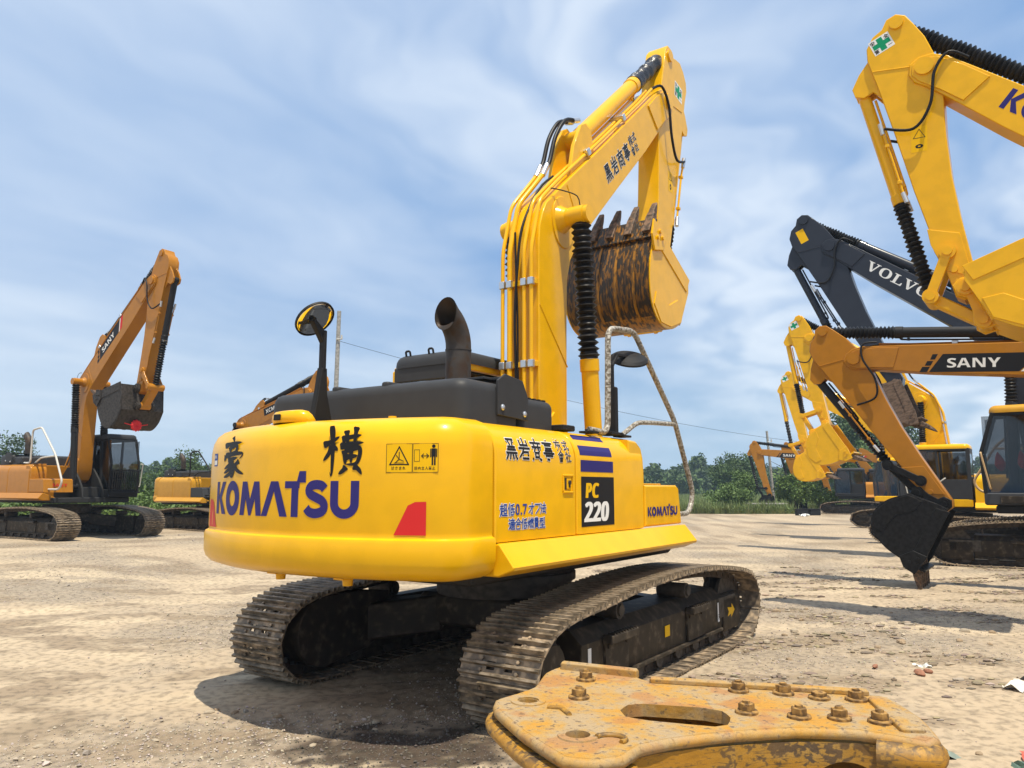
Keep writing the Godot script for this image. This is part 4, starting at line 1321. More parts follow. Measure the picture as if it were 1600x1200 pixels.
func ground_y(x: float, z: float) -> float:
	var h := rise(x, z)
	h += 0.02 * gn.get_noise_2d(x * 0.5, z * 0.5)
	var dist := sqrt(x * x + z * z)
	if dist < 40.0:
		var k := 1.0 - smoothstep(14.0, 40.0, dist)
		h += k * 0.008 * gn2.get_noise_2d(x, z)
		h += k * 0.02 * maxf(0.0, gn3.get_noise_2d(x * 0.5, z * 0.5) - 0.1)
		# wheel and track ruts running off to the right rear
		var a := (x * 0.35 + z * 0.94)
		var b := (x * 0.94 - z * 0.35)
		var r := gn.get_noise_2d(b * 0.16, a * 2.4) * 1.6
		var where := smoothstep(-0.1, 0.4, gn.get_noise_2d(x * 0.16 + 7.0, z * 0.16))
		h += k * 0.02 * r * where
		var wob := gn.get_noise_2d(x * 0.5 + 40.0, z * 0.5)
		h += k * 0.02 * (gn3.get_noise_2d(b * 0.12, a * 2.2) + 0.1 * wob) * smoothstep(0.0, 0.5, gn.get_noise_2d(x * 0.25 - 20.0, z * 0.3))
		# prints of track shoes across the lane
		var lane := exp(-pow((a + 8.1 + 0.5 * gn.get_noise_2d(x * 0.1, 3.0)) / 0.3, 2.0)) + exp(-pow((a + 6.2 + 0.4 * gn.get_noise_2d(x * 0.1, 9.0)) / 0.3, 2.0))
		h += k * 0.009 * lane * sin(b * 30.0 + 3.0 * wob)
	return h

func axis(lo: float, hi: float, a: float, b: float, st: float) -> PackedFloat32Array:
	var r := PackedFloat32Array()
	var x := a; var s := st
	while x > lo:
		s *= 1.1
		x -= s
		r.append(maxf(x, lo))
	r.reverse()
	x = a
	while x < b:
		r.append(x); x += st
	s = st
	while x < hi:
		r.append(x); s *= 1.1; x += s
	r.append(hi)
	return r

func build_ground() -> void:
	gn.seed = 11; gn.frequency = 0.6; gn.fractal_octaves = 3
	gn2.seed = 5; gn2.frequency = 5.0; gn2.fractal_octaves = 3
	gn3.seed = 23; gn3.frequency = 2.2; gn3.fractal_octaves = 4
	var gp := FastNoiseLite.new(); gp.seed = 3; gp.frequency = 0.22; gp.fractal_octaves = 5
	var ge := FastNoiseLite.new(); ge.seed = 71; ge.frequency = 0.55; ge.fractal_octaves = 6; ge.fractal_gain = 0.6
	var xs := axis(-420, 420, -7.0, 8.0, 0.055)
	var zs := axis(-700, 80, -14.0, -3.0, 0.055)
	var V := PackedVector3Array(); var C := PackedColorArray(); var I := PackedInt32Array()
	var nx := xs.size(); var nz := zs.size()
	for j in nz:
		for i in nx:
			var x := xs[i]; var z := zs[j]
			V.append(Vector3(x, ground_y(x, z), z))
			var p := gp.get_noise_2d(x, z)
			var q := gn3.get_noise_2d(x * 0.9 + 30.0, z * 0.9)
			var k := clampf(0.72 + p * 1.7 + q * 0.5, 0.0, 1.0)
			var sand := Color(0.42, 0.33, 0.225); var grit := Color(0.3, 0.245, 0.18); var earth := Color(0.25, 0.19, 0.125)
			var col := grit.lerp(sand, k)
			# churned brown earth in ragged patches, and pale washed sand between
			var e := smoothstep(0.06, 0.3, ge.get_noise_2d(x * 0.75, z * 1.5))
			col = col.lerp(earth, e * 0.85)
			var w := smoothstep(0.05, 0.35, ge.get_noise_2d(x * 0.5 + 80.0, z * 1.1))
			col = col.lerp(Color(0.5, 0.4, 0.27), w * 0.8 * (1.0 - e))
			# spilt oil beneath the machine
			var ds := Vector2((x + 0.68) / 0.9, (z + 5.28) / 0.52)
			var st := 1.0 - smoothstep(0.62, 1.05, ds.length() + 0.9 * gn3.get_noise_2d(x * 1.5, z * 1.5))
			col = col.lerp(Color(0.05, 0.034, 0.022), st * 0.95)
			# grass land beyond the yard
			if z < -50.0:
				var gz := z + 12.0 * smoothstep(18.5, 22.0, x)
				col = col.lerp(Color(0.14, 0.18, 0.06), smoothstep(-51.0, -58.0, gz + 3.0 * p))
			C.append(col)
	for j in nz - 1:
		for i in nx - 1:
			var a := j * nx + i
			I.append(a); I.append(a + 1); I.append(a + nx)
			I.append(a + 1); I.append(a + nx + 1); I.append(a + nx)
	var N := PackedVector3Array(); N.resize(V.size())
	for j in nz:
		for i in nx:
			var l := V[j * nx + maxi(i - 1, 0)]; var r := V[j * nx + mini(i + 1, nx - 1)]
			var u := V[maxi(j - 1, 0) * nx + i]; var d := V[mini(j + 1, nz - 1) * nx + i]
			N[j * nx + i] = (d - u).cross(r - l).normalized()
	var a := []
	a.resize(Mesh.ARRAY_MAX)
	a[Mesh.ARRAY_VERTEX] = V; a[Mesh.ARRAY_NORMAL] = N; a[Mesh.ARRAY_COLOR] = C; a[Mesh.ARRAY_INDEX] = I
	var me := ArrayMesh.new()
	me.add_surface_from_arrays(Mesh.PRIMITIVE_TRIANGLES, a)
	var m := StandardMaterial3D.new()
	m.vertex_color_use_as_albedo = true
	m.roughness = 0.95
	m.albedo_texture = noise_tex(1024, 0.016, 7, [[0.0, gray(0.7)], [0.34, gray(0.88)], [0.48, gray(0.96)], [0.62, gray(1.0)], [1.0, Color(1, 1, 1)]], 41)
	m.uv1_triplanar = true
	m.uv1_world_triplanar = true
	m.uv1_scale = Vector3.ONE * 0.55
	m.normal_enabled = true
	m.normal_texture = noise_tex(1024, 0.09, 4, [], 77, FastNoiseLite.TYPE_SIMPLEX_SMOOTH, true, 3.0)
	m.normal_scale = 0.4
	var o := MeshInstance3D.new()
	o.name = "ground"
	o.mesh = me
	o.material_override = m
	add_child(o)
	structure(o)
	# loose stones: far too many to count
	var sm := MB.new()
	var rr := RandomNumberGenerator.new(); rr.seed = 9
	var ico := []
	for q in [[0, 1, 0], [0.9, 0.35, 0.1], [0.2, 0.3, 0.95], [-0.85, 0.4, 0.4], [-0.5, 0.3, -0.85], [0.5, 0.35, -0.8], [0, -0.6, 0]]:
		ico.append(Vector3(q[0], q[1], q[2]) * rr.randf_range(0.8, 1.15))
	for k in 5:
		var b: Vector3 = ico[1 + k]; var c: Vector3 = ico[1 + (k + 1) % 5]
		sm.flat(ico[0], b, c, b + c + ico[0]); sm.flat(ico[6], b, c, b + c + ico[6])
	var smesh := sm.mesh()
	var mm := MultiMesh.new()
	mm.transform_format = MultiMesh.TRANSFORM_3D
	mm.use_colors = true
	mm.mesh = smesh
	mm.instance_count = 70000
	for i in mm.instance_count:
		var x := 0.0; var z := 0.0; var ok := false
		while not ok:
			var d := 3.2 + 22.0 * pow(rr.randf(), 1.7)
			var an := rr.randf_range(-0.72, 0.72)
			x = sin(an) * d; z = -cos(an) * d
			ok = rr.randf() < clampf(0.2 - gp.get_noise_2d(x, z) * 2.4, 0.02, 1.0)
		var s := 0.0035 + 0.011 * pow(rr.randf(), 5.0)
		if rr.randf() < 0.002:
			s = rr.randf_range(0.015, 0.035)
		var bs := Basis(Vector3(rr.randf() - 0.5, rr.randf() - 0.5, rr.randf() - 0.5).normalized(), rr.randf() * TAU).scaled(Vector3(s, s * 0.75, s) * rr.randf_range(0.8, 1.3))
		mm.set_instance_transform(i, Transform3D(bs, Vector3(x, ground_y(x, z) + s * 0.25, z)))
		var g := rr.randf_range(0.26, 0.5)
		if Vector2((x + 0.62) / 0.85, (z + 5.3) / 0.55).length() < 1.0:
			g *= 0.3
		mm.set_instance_color(i, Color(g, g * rr.randf_range(0.8, 0.9), g * rr.randf_range(0.6, 0.78)))
	var st := MultiMeshInstance3D.new()
	st.name = "gravel"
	st.multimesh = mm
	var gm := StandardMaterial3D.new()
	gm.vertex_color_use_as_albedo = true; gm.roughness = 0.95
	st.material_override = gm
	add_child(st)
	st.set_meta("kind", "stuff")
	tag(st, "loose gravel and grit strewn over the sandy yard", "gravel")

func leaf_clump(sd: int, n: int, r: float, ls: float) -> ArrayMesh:
	var rr := RandomNumberGenerator.new(); rr.seed = sd
	var m := MB.new()
	for i in n:
		var c := Vector3(rr.randf_range(-1, 1), rr.randf_range(-1, 1), rr.randf_range(-1, 1)).limit_length(1.0) * r
		var b := Basis(Vector3(rr.randf() - 0.5, rr.randf() - 0.5, rr.randf() - 0.5).normalized(), rr.randf() * TAU)
		var s := ls * rr.randf_range(0.7, 1.3)
		m.flat(c - b.x * s * 0.45, c + b.y * s, c + b.x * s * 0.45, b.z)
		m.flat(c - b.x * s * 0.45, c + b.x * s * 0.45, c - b.y * s * 0.8, b.z)
	return m.mesh()

func leaf_mat() -> StandardMaterial3D:
	if not mats.has("leaf"):
		var m := StandardMaterial3D.new()
		m.vertex_color_use_as_albedo = true
		m.roughness = 0.75
		m.backlight_enabled = true
		m.backlight = Color(0.35, 0.42, 0.2)
		mats["leaf"] = m
	return mats["leaf"]

func foliage(parent: Node, called: String, spots: Array, clump: ArrayMesh, ca: Color, cb: Color, rr: RandomNumberGenerator, sc0: float, sc1: float) -> MultiMeshInstance3D:
	var mm := MultiMesh.new()
	mm.transform_format = MultiMesh.TRANSFORM_3D
	mm.use_colors = true
	mm.mesh = clump
	mm.instance_count = spots.size()
	for i in spots.size():
		var b := Basis(Vector3(rr.randf() - 0.5, rr.randf() - 0.5, rr.randf() - 0.5).normalized(), rr.randf() * TAU).scaled(Vector3.ONE * rr.randf_range(sc0, sc1))
		mm.set_instance_transform(i, Transform3D(b, spots[i]))
		mm.set_instance_color(i, ca.lerp(cb, rr.randf()) * rr.randf_range(0.75, 1.2))
	var o := MultiMeshInstance3D.new()
	o.name = called
	o.multimesh = mm
	o.material_override = leaf_mat()
	parent.add_child(o, true)
	return o

func crown_spots(rr: RandomNumberGenerator, c: Vector3, rad: Vector3, n: int, lobes: int) -> Array:
	var lb := []
	for i in lobes:
		var d := Vector3(rr.randf_range(-1, 1), rr.randf_range(-0.9, 1), rr.randf_range(-1, 1)).limit_length(1.0)
		lb.append([c + d * rad * 0.72, rr.randf_range(0.28, 0.5)])
	var r := []
	for i in n:
		var l: Array = lb[rr.randi() % lobes]
		var d := Vector3(rr.randfn(), rr.randfn(), rr.randfn()).normalized() * pow(rr.randf(), 0.4)
		r.append(l[0] + d * rad * l[1])
	return r

func tree(called: String, label: String, at: Vector3, h: float, wd: float, n: int, ca: Color, cb: Color, sd: int, group := "", low := 0.15) -> void:
	var rr := RandomNumberGenerator.new(); rr.seed = sd
	var t := thing(called, label, "tree" if called.contains("tree") else "shrub", at, 0.0, group)
	var m := MB.new()
	if called.contains("tree"):
		m.cyl(Vector3(0, -0.2, 0), Vector3(0.1, h * 0.6, 0.05), h * 0.028, h * 0.012, 8)
		for i in 6:
			var a := rr.randf() * TAU
			var y := h * rr.randf_range(0.25, 0.55)
			m.cyl(Vector3(0.05, y, 0.02), Vector3(cos(a) * wd * 0.35, y + h * 0.2, sin(a) * wd * 0.35), h * 0.009, h * 0.003, 6)
	else:
		for i in 7:
			var a := rr.randf() * TAU
			m.cyl(Vector3(cos(a) * 0.1, -0.1, sin(a) * 0.1), Vector3(cos(a) * wd * 0.3, h * 0.6, sin(a) * wd * 0.3), 0.02, 0.008, 5)
	part(t, "trunk" if called.contains("tree") else "stem", m, mats.bark)
	var sz := clampf(wd * 0.17, 0.35, 0.9)
	var spots := crown_spots(rr, Vector3(0, h * (0.5 + low * 0.5), 0), Vector3(wd * 0.5, h * (0.5 - low * 0.5), wd * 0.5), n, 16)
	var lf: Array = [leaf_clump(sd, 14, 0.5, 0.17).surface_get_arrays(0), leaf_clump(sd + 1, 14, 0.5, 0.17).surface_get_arrays(0)]
	var V := PackedVector3Array(); var N := PackedVector3Array(); var C := PackedColorArray()
	for p in spots:
		var b := Basis(Vector3(rr.randf() - 0.5, rr.randf() - 0.5, rr.randf() - 0.5).normalized(), rr.randf() * TAU)
		var k := rr.randf_range(sz * 0.7, sz * 1.4)
		var col: Color = ca.lerp(cb, rr.randf()) * rr.randf_range(0.75, 1.2)
		var src: Array = lf[rr.randi() % 2]
		V.append_array(Transform3D(b.scaled(Vector3.ONE * k), p) * (src[Mesh.ARRAY_VERTEX] as PackedVector3Array))
		N.append_array(Transform3D(b, Vector3.ZERO) * (src[Mesh.ARRAY_NORMAL] as PackedVector3Array))
		var cc := PackedColorArray(); cc.resize(src[Mesh.ARRAY_VERTEX].size()); cc.fill(col)
		C.append_array(cc)
	var a := []
	a.resize(Mesh.ARRAY_MAX)
	a[Mesh.ARRAY_VERTEX] = V; a[Mesh.ARRAY_NORMAL] = N; a[Mesh.ARRAY_COLOR] = C
	var me := ArrayMesh.new()
	me.add_surface_from_arrays(Mesh.PRIMITIVE_TRIANGLES, a)
	var o := MeshInstance3D.new()
	o.name = "crown"
	o.mesh = me
	o.material_override = leaf_mat()
	t.add_child(o, true)

func make_sky() -> ImageTexture:
	var W := 1536; var H := 768
	var im := Image.create(W, H, false, Image.FORMAT_RGBF)
	var n1 := FastNoiseLite.new(); n1.seed = 4; n1.frequency = 1.0; n1.fractal_octaves = 5
	var n2 := FastNoiseLite.new(); n2.seed = 19; n2.frequency = 1.0; n2.fractal_octaves = 4
	var n3 := FastNoiseLite.new(); n3.seed = 31; n3.frequency = 1.0; n3.fractal_octaves = 5
	var zen := Vector3(0.1, 0.235, 0.53); var mid := Vector3(0.145, 0.31, 0.595); var hor := Vector3(0.4, 0.55, 0.7)
	var wht := Vector3(0.8, 0.87, 0.94)
	for y in H:
		var el := PI * 0.5 - (y + 0.5) / H * PI
		var sy := sin(el)
		var below := sy < 0.0
		var yy := maxf(absf(sy), 0.0)
		var base := hor.lerp(mid, smoothstep(0.0, 0.3, yy)).lerp(zen, smoothstep(0.3, 1.0, yy))
		for x in W:
			var col := base
			if not below:
				var az := ((x + 0.5) / W - 0.5) * TAU
				var ce := cos(el)
				var den := sqrt(sy * sy + 0.0016)
				var u := sin(az) * ce / den; var v := cos(az) * ce / den
				# streaks of cirrus lie along one bearing on a high flat sheet
				var w := u - 0.45 * v; var s := v + 0.45 * u
				var wp := 0.3 * n2.get_noise_2d(u * 0.6, v * 0.6)
				var ww := w + wp
				var band := exp(-pow((ww + 1.66) / 0.24, 2.0)) * 1.15 + exp(-pow((ww + 2.66) / 0.3, 2.0)) * 1.55 + exp(-pow((ww + 0.8) / 0.3, 2.0)) * 0.5 + exp(-pow((ww - 0.5) / 0.7, 2.0)) * 0.5 + exp(-pow((ww + 4.3) / 0.35, 2.0)) * 0.4
				var fib := n1.get_noise_2d(w * 1.5 + wp * 3.0, s * 0.55) * 0.5 + 0.5
				var fine := n3.get_noise_2d(w * 4.5 + 6.0 * wp, s * 1.8) * 0.5 + 0.5
				var veil := clampf(0.2 + 1.1 * n2.get_noise_2d(w * 0.55 + 9.0, s * 0.3), 0.0, 1.0)
				var d := band * (0.35 + 1.0 * smoothstep(0.25, 0.75, fib)) * (0.72 + 0.5 * fine) + veil * 0.26 * (0.5 + fib) + 0.1 * fine
				d += 0.42 * smoothstep(-0.2, 1.0, sin(az) * ce)
				d *= smoothstep(-0.02, 0.12, sy)
				d = 1.0 - exp(-1.55 * d)
				col = base.lerp(wht, clampf(d, 0.0, 0.93))
			im.set_pixel(x, y, Color(col.x, col.y, col.z))
	return ImageTexture.create_from_image(im)

func palettes() -> Dictionary:
	var dust := noise_tex(512, 0.012, 5, [[0.0, gray(0.955)], [0.45, gray(0.985)], [0.6, gray(1.0)], [1.0, gray(1.0)]], 7)
	var wear := noise_tex(512, 0.02, 5, [[0.0, gray(0.6)], [0.4, gray(0.85)], [0.7, gray(1.0)], [1.0, gray(1.0)]], 8)
	var orange_peel := noise_tex(256, 0.03, 3, [], 66, FastNoiseLite.TYPE_SIMPLEX_SMOOTH, true, 1.2)
	mat("yellow", lin(0.82, 0.44, 0.003), 0.32, 0.0, dust, Vector3.ONE * 0.5, 0.5, orange_peel, 0.12)
	mat("orange", lin(0.42, 0.172, 0.012), 0.4, 0.0, dust, Vector3.ONE * 0.5, 0.25)
	mat("gold", lin(0.58, 0.29, 0.02), 0.42, 0.0, dust, Vector3.ONE * 0.5, 0.25)
	mat("navy", lin(0.022, 0.026, 0.038), 0.42, 0.0, dust, Vector3.ONE * 0.5, 0.3)
	mat("charcoal", lin(0.04, 0.041, 0.044), 0.5, 0.0, dust, Vector3.ONE * 0.8)
	mat("deck", lin(0.03, 0.03, 0.03), 0.6)
	mat("frame", lin(0.13, 0.105, 0.08), 0.55, 0.0, noise_tex(512, 0.02, 6, [[0.0, gray(0.5)], [0.45, gray(0.56)], [0.6, Color(0.62, 0.61, 0.6)], [0.75, Color(0.8, 0.79, 0.77)], [1.0, Color(1, 1, 1)]], 12), Vector3.ONE * 0.7)
	mat("steel", lin(0.09, 0.075, 0.06), 0.7, 0.2, wear, Vector3.ONE)
	mat("chain", lin(0.075, 0.055, 0.04), 0.75, 0.2, wear, Vector3.ONE)
	mat("zinc", lin(0.62, 0.63, 0.64), 0.32, 0.9)
	mat("chrome", lin(0.75, 0.75, 0.75), 0.12, 1.0)
	mat("boot", lin(0.014, 0.014, 0.015), 0.42)
	mat("black", lin(0.018, 0.018, 0.019), 0.55)
	mat("film", lin(0.012, 0.012, 0.014), 0.28, 0.0, null, Vector3.ONE, 0.0, noise_tex(256, 0.06, 3, [], 15, FastNoiseLite.TYPE_SIMPLEX_SMOOTH, true, 8.0), 1.0)
	mats.film.uv1_scale = Vector3.ONE * 2.0
	mat("exhaust", lin(0.06, 0.052, 0.047), 0.6, 0.3, noise_tex(256, 0.02, 4, [[0.0, Color(0.75, 0.72, 0.7)], [0.55, Color(1, 0.98, 0.96)], [0.72, Color(1.0, 0.8, 0.58)], [1.0, Color(1.0, 0.72, 0.45)]], 21), Vector3.ONE)
	mat("wrapped", lin(0.5, 0.48, 0.43), 0.35, 0.0, noise_tex(256, 0.05, 4, [[0.0, Color(0.35, 0.3, 0.24)], [0.42, Color(0.7, 0.66, 0.6)], [0.6, Color(1, 1, 1)], [1.0, Color(1, 1, 1)]], 22), Vector3.ONE * 2.0, 0.0, noise_tex(256, 0.06, 3, [], 17, FastNoiseLite.TYPE_SIMPLEX_SMOOTH, true, 6.0), 0.8)
	mat("rail_tan", lin(0.5, 0.33, 0.16), 0.5)
	mat("rail_pale", lin(0.55, 0.53, 0.48), 0.45)
	mat("white_print", lin(0.78, 0.78, 0.76), 0.4)
	mat("black_print", lin(0.02, 0.02, 0.022), 0.35)
	mat("navy_print", lin(0.035, 0.03, 0.16), 0.35)
	mat("blue_print", lin(0.02, 0.06, 0.3), 0.35)
	mat("red_print", lin(0.62, 0.03, 0.03), 0.32)
	mat("green_print", lin(0.01, 0.28, 0.13), 0.4)
	mat("yellow_print", lin(0.82, 0.47, 0.008), 0.4)
	mat("grey_panel", lin(0.055, 0.057, 0.062), 0.45)
	mat("silver_panel", lin(0.3, 0.31, 0.32), 0.45)
	mat("red", lin(0.6, 0.015, 0.02), 0.7)
	mat("bark", lin(0.1, 0.08, 0.06), 0.9)
	mat("concrete", lin(0.42, 0.4, 0.36), 0.9, 0.0, wear, Vector3.ONE * 0.6)
	mat("wood", lin(0.25, 0.17, 0.1), 0.9, 0.0, wear, Vector3(0.4, 3.0, 3.0))
	for k in ["white_print", "black_print", "navy_print", "blue_print", "red_print", "green_print", "yellow_print"]:
		mats[k].metallic_specular = 0.22
	mats.yellow.metallic_specular = 0.3
	mats.yellow.clearcoat = 0.3
	for k in ["charcoal", "navy", "black", "boot", "deck", "grey_panel", "frame", "orange", "gold"]:
		mats[k].metallic_specular = 0.3
	var g := StandardMaterial3D.new()
	g.albedo_color = Color(0.03, 0.045, 0.05, 0.42)
	g.transparency = BaseMaterial3D.TRANSPARENCY_ALPHA
	g.roughness = 0.04
	mats["glass"] = g
	# shoes: bare ground steel with dried soil, four tones
	var shoes := []
	for k in 4:
		var t: float = [1.0, 0.85, 1.15, 0.95][k]
		shoes.append(mat("shoe%d" % k, lin(0.38 * t, 0.295 * t, 0.2 * t), 0.6, 0.15, noise_tex(256, 0.025, 5, [[0.0, gray(0.48)], [0.42, Color(0.68, 0.68, 0.7)], [0.58, Color(0.8, 0.79, 0.78)], [0.72, Color(0.96, 0.94, 0.92)], [1.0, Color(1, 1, 1)]], 50 + k), Vector3(1.3, 1.3, 1.3)))
	# bucket: paint worn off to dark steel and rust
	var bt := noise_tex(512, 0.03, 6, [[0.0, Color(0.16, 0.145, 0.13)], [0.52, Color(0.2, 0.175, 0.15)], [0.57, Color(0.3, 0.2, 0.1)], [0.63, Color(0.55, 0.37, 0.09)], [1.0, Color(0.66, 0.44, 0.09)]], 61)
	mat("worn_bucket", Color(0.92, 0.92, 0.92), 0.5, 0.15, bt, Vector3(0.4, 0.4, 1.3), 0.0, noise_tex(256, 0.05, 4, [], 16, FastNoiseLite.TYPE_SIMPLEX_SMOOTH, true, 3.0), 0.4)
	mat("shoe_bar", lin(0.42, 0.345, 0.255), 0.5, 0.25, noise_tex(256, 0.03, 5, [[0.0, gray(0.4)], [0.42, Color(0.66, 0.64, 0.6)], [0.58, Color(0.85, 0.83, 0.8)], [1.0, Color(1, 1, 1)]], 59), Vector3(1.5, 1.5, 1.0))
	var bl := noise_tex(512, 0.025, 6, [[0.0, Color(0.2, 0.165, 0.13)], [0.36, Color(0.26, 0.2, 0.13)], [0.44, Color(0.45, 0.32, 0.12)], [0.55, Color(0.66, 0.45, 0.1)], [1.0, Color(0.72, 0.49, 0.1)]], 63)
	mat("worn_low", Color(0.95, 0.95, 0.95), 0.5, 0.05, bl, Vector3(0.5, 0.5, 1.1))
	mat("tooth", lin(0.2, 0.125, 0.075), 0.65, 0.2, noise_tex(256, 0.03, 4, [[0.0, gray(0.45)], [0.5, Color(0.7, 0.72, 0.74)], [0.7, Color(1, 0.97, 0.95)], [1.0, Color(1, 1, 1)]], 62), Vector3.ONE * 1.5)
	mat("rust_bucket", lin(0.19, 0.125, 0.085), 0.8, 0.1, wear, Vector3(1.2, 0.5, 1.2))
	mat("black_bucket", lin(0.016, 0.016, 0.017), 0.38, 0.0, wear, Vector3.ONE)
	mat("dark_bucket", lin(0.06, 0.052, 0.045), 0.5, 0.1, wear, Vector3.ONE)
	mats.black_bucket.metallic_specular = 0.3
	mats.dark_bucket.metallic_specular = 0.3
	var M := mats
	var common := {"shoe": shoes, "chain": M.chain, "frame": M.frame, "steel": M.steel, "deck": M.deck, "zinc": M.zinc, "chrome": M.chrome, "boot": M.boot, "black": M.black, "film": M.film, "exhaust": M.exhaust, "glass": M.glass, "hood": M.charcoal, "red": M.red, "tooth": M.tooth}
	var P := {}
	P["main"] = common.merged({"body": M.yellow, "boom": M.yellow, "ram": M.yellow, "link": M.yellow, "cab_low": M.yellow, "cab_frame": M.yellow, "cab_roof": M.charcoal, "cab_rear": M.charcoal, "rail": M.wrapped, "bucket": M.worn_bucket, "bucket_low": M.worn_low, "bucket_side": M.yellow})
	P["yellow"] = common.merged({"body": M.yellow, "boom": M.yellow, "ram": M.yellow, "link": M.yellow, "cab_low": M.yellow, "cab_frame": M.charcoal, "cab_roof": M.yellow, "rail": M.rail_pale, "bucket": M.yellow, "bucket_side": M.yellow, "tooth": M.yellow})
	P["orange"] = common.merged({"body": M.orange, "boom": M.orange, "ram": M.black, "eye": M.orange, "link": M.black_bucket, "cab_low": M.black, "cab_frame": M.black, "cab_roof": M.charcoal, "rail": M.rail_pale, "bucket": M.black_bucket, "bucket_side": M.black_bucket})
	P["orange_dark"] = P["orange"].merged({"bucket": M.dark_bucket, "bucket_side": M.dark_bucket, "link": M.orange}, true)
	P["navy"] = common.merged({"body": M.gold, "boom": M.navy, "ram": M.navy, "link": M.navy, "cab_low": M.grey_panel, "cab_frame": M.black, "cab_roof": M.gold, "rail": M.rail_tan, "bucket": M.rust_bucket, "bucket_side": M.rust_bucket})
	P["grey"] = common.merged({"body": M.gold, "boom": M.orange, "ram": M.black, "link": M.orange, "cab_low": M.grey_panel, "cab_frame": M.black, "cab_roof": M.charcoal, "rail": M.black, "bucket": M.dark_bucket, "bucket_side": M.dark_bucket, "tool": M.grey_panel})
	return P

func main_print(e: Dictionary) -> void:
	var root: Node3D = e.root
	var cw: Node3D = root.get_node("counterweight")
	var R := 2.77
	var rear := func(p: Vector2, h: float) -> Vector3:
		var a := p.x / R
		return Vector3(-cos(a) * (R + h * 0.5), p.y, sin(a) * (R + h * 0.5))
	var m := MB.new()
	block_logo(m, rear, Vector2(-0.965, 1.5), 0.245, 0.004, 1.665 / 0.245 / 6.97)
	part(cw, "lettering", m, mats.navy_print, "large navy maker's name across the rear")
	m = MB.new()
	ink(m, GL["豪"], rear, Vector2(-0.87, 2.085), Vector2(0.021, 0.0146), 2.1, 0.004, true)
	part(cw, "brush_character", m, mats.black_print, "black brush-written character")
	m = MB.new()
	ink(m, GL["横"], rear, Vector2(0.405, 2.105), Vector2(0.0157, 0.0156), 2.1, 0.004, true)
	part(cw, "brush_character", m, mats.black_print, "black brush-written character")
	m = MB.new()
	polyprint(m, PackedVector2Array([Vector2(0.955, 1.395), Vector2(1.175, 1.395), Vector2(1.175, 1.61), Vector2(1.1, 1.608), Vector2(1.05, 1.585)]), rear, 0.004)
	part(cw, "reflector", m, mats.red_print, "red reflector patch")
	m = MB.new()
	polyprint(m, PackedVector2Array([Vector2(-1.175, 1.395), Vector2(-0.955, 1.395), Vector2(-1.05, 1.585), Vector2(-1.1, 1.608), Vector2(-1.175, 1.61)]), rear, 0.004)
	part(cw, "reflector", m, mats.red_print, "red reflector patch")
	# pinch and keep-out label
	m = MB.new()
	rectprint(m, 0.895, 1.80, 1.25, 1.985, rear, 0.003, 6)
	part(cw, "warning_label", m, mats.yellow_print, "yellow warning label with pictograms")
	m = MB.new()
	var line := func(pts: Array, w: float, l: float) -> void:
		for i in pts.size() - 1:
			var d: Vector2 = (pts[i + 1] - pts[i]).normalized() * w * 0.5
			var nn := d.orthogonal()
			polyprint(m, PackedVector2Array([pts[i] - d + nn, pts[i + 1] + d + nn, pts[i + 1] + d - nn, pts[i] - d - nn]), rear, l + 0.0002 * i)
	line.call([Vector2(0.895, 1.8), Vector2(1.075, 1.8), Vector2(1.075, 1.985), Vector2(0.895, 1.985), Vector2(0.895, 1.8)], 0.003, 0.0045)
	line.call([Vector2(1.08, 1.8), Vector2(1.25, 1.8), Vector2(1.25, 1.985), Vector2(1.08, 1.985), Vector2(1.08, 1.8)], 0.003, 0.0045)
	line.call([Vector2(0.92, 1.85), Vector2(0.985, 1.965), Vector2(1.05, 1.85), Vector2(0.92, 1.85)], 0.008, 0.005)
	line.call([Vector2(0.985, 1.93), Vector2(0.985, 1.885), Vector2(0.96, 1.862)], 0.006, 0.0054)
	line.call([Vector2(0.965, 1.91), Vector2(0.985, 1.885), Vector2(1.015, 1.872)], 0.005, 0.006)
	line.call([Vector2(0.95, 1.86), Vector2(1.02, 1.86)], 0.004, 0.0064)
	line.call([Vector2(1.09, 1.87), Vector2(1.125, 1.87), Vector2(1.125, 1.945), Vector2(1.09, 1.945), Vector2(1.09, 1.87)], 0.003, 0.005)
	line.call([Vector2(1.14, 1.905), Vector2(1.185, 1.905)], 0.005, 0.005)
	line.call([Vector2(1.152, 1.918), Vector2(1.138, 1.905), Vector2(1.152, 1.892)], 0.005, 0.0058)
	line.call([Vector2(1.173, 1.918), Vector2(1.187, 1.905), Vector2(1.173, 1.892)], 0.005, 0.0064)
	ringprint(m, Vector2(1.22, 1.968), Vector2(0.012, 0.012), Vector2(0.0, 0.0), 0, TAU, rear, 0.005, 12)
	rectprint(m, 1.205, 1.9, 1.235, 1.953, rear, 0.005, 1)
	line.call([Vector2(1.212, 1.9), Vector2(1.212, 1.85)], 0.011, 0.0054)
	line.call([Vector2(1.228, 1.9), Vector2(1.228, 1.85)], 0.011, 0.0054)
	line.call([Vector2(1.2, 1.948), Vector2(1.2, 1.9)], 0.007, 0.0054)
	line.call([Vector2(1.24, 1.948), Vector2(1.24, 1.9)], 0.007, 0.0054)
	write(m, "はさまれ", rear, Vector2(0.93, 1.838), 0.022, 2.4, 0.005, 1.2)
	write(m, "回内立入禁止", rear, Vector2(1.09, 1.836), 0.021, 2.4, 0.005, 1.15)
	part(cw, "label_print", m, mats.black_print)
	# emission plate on the left rear corner
	m = MB.new()
	rectprint(m, -1.1, 1.87, -1.0, 1.97, rear, 0.003, 3)
	part(cw, "type_plate", m, mats.blue_print, "small blue and white plate")
	m = MB.new()
	latin(m, "EPA", false, rear, Vector2(-1.092, 1.93), 0.026, 1.0, 0.0042)
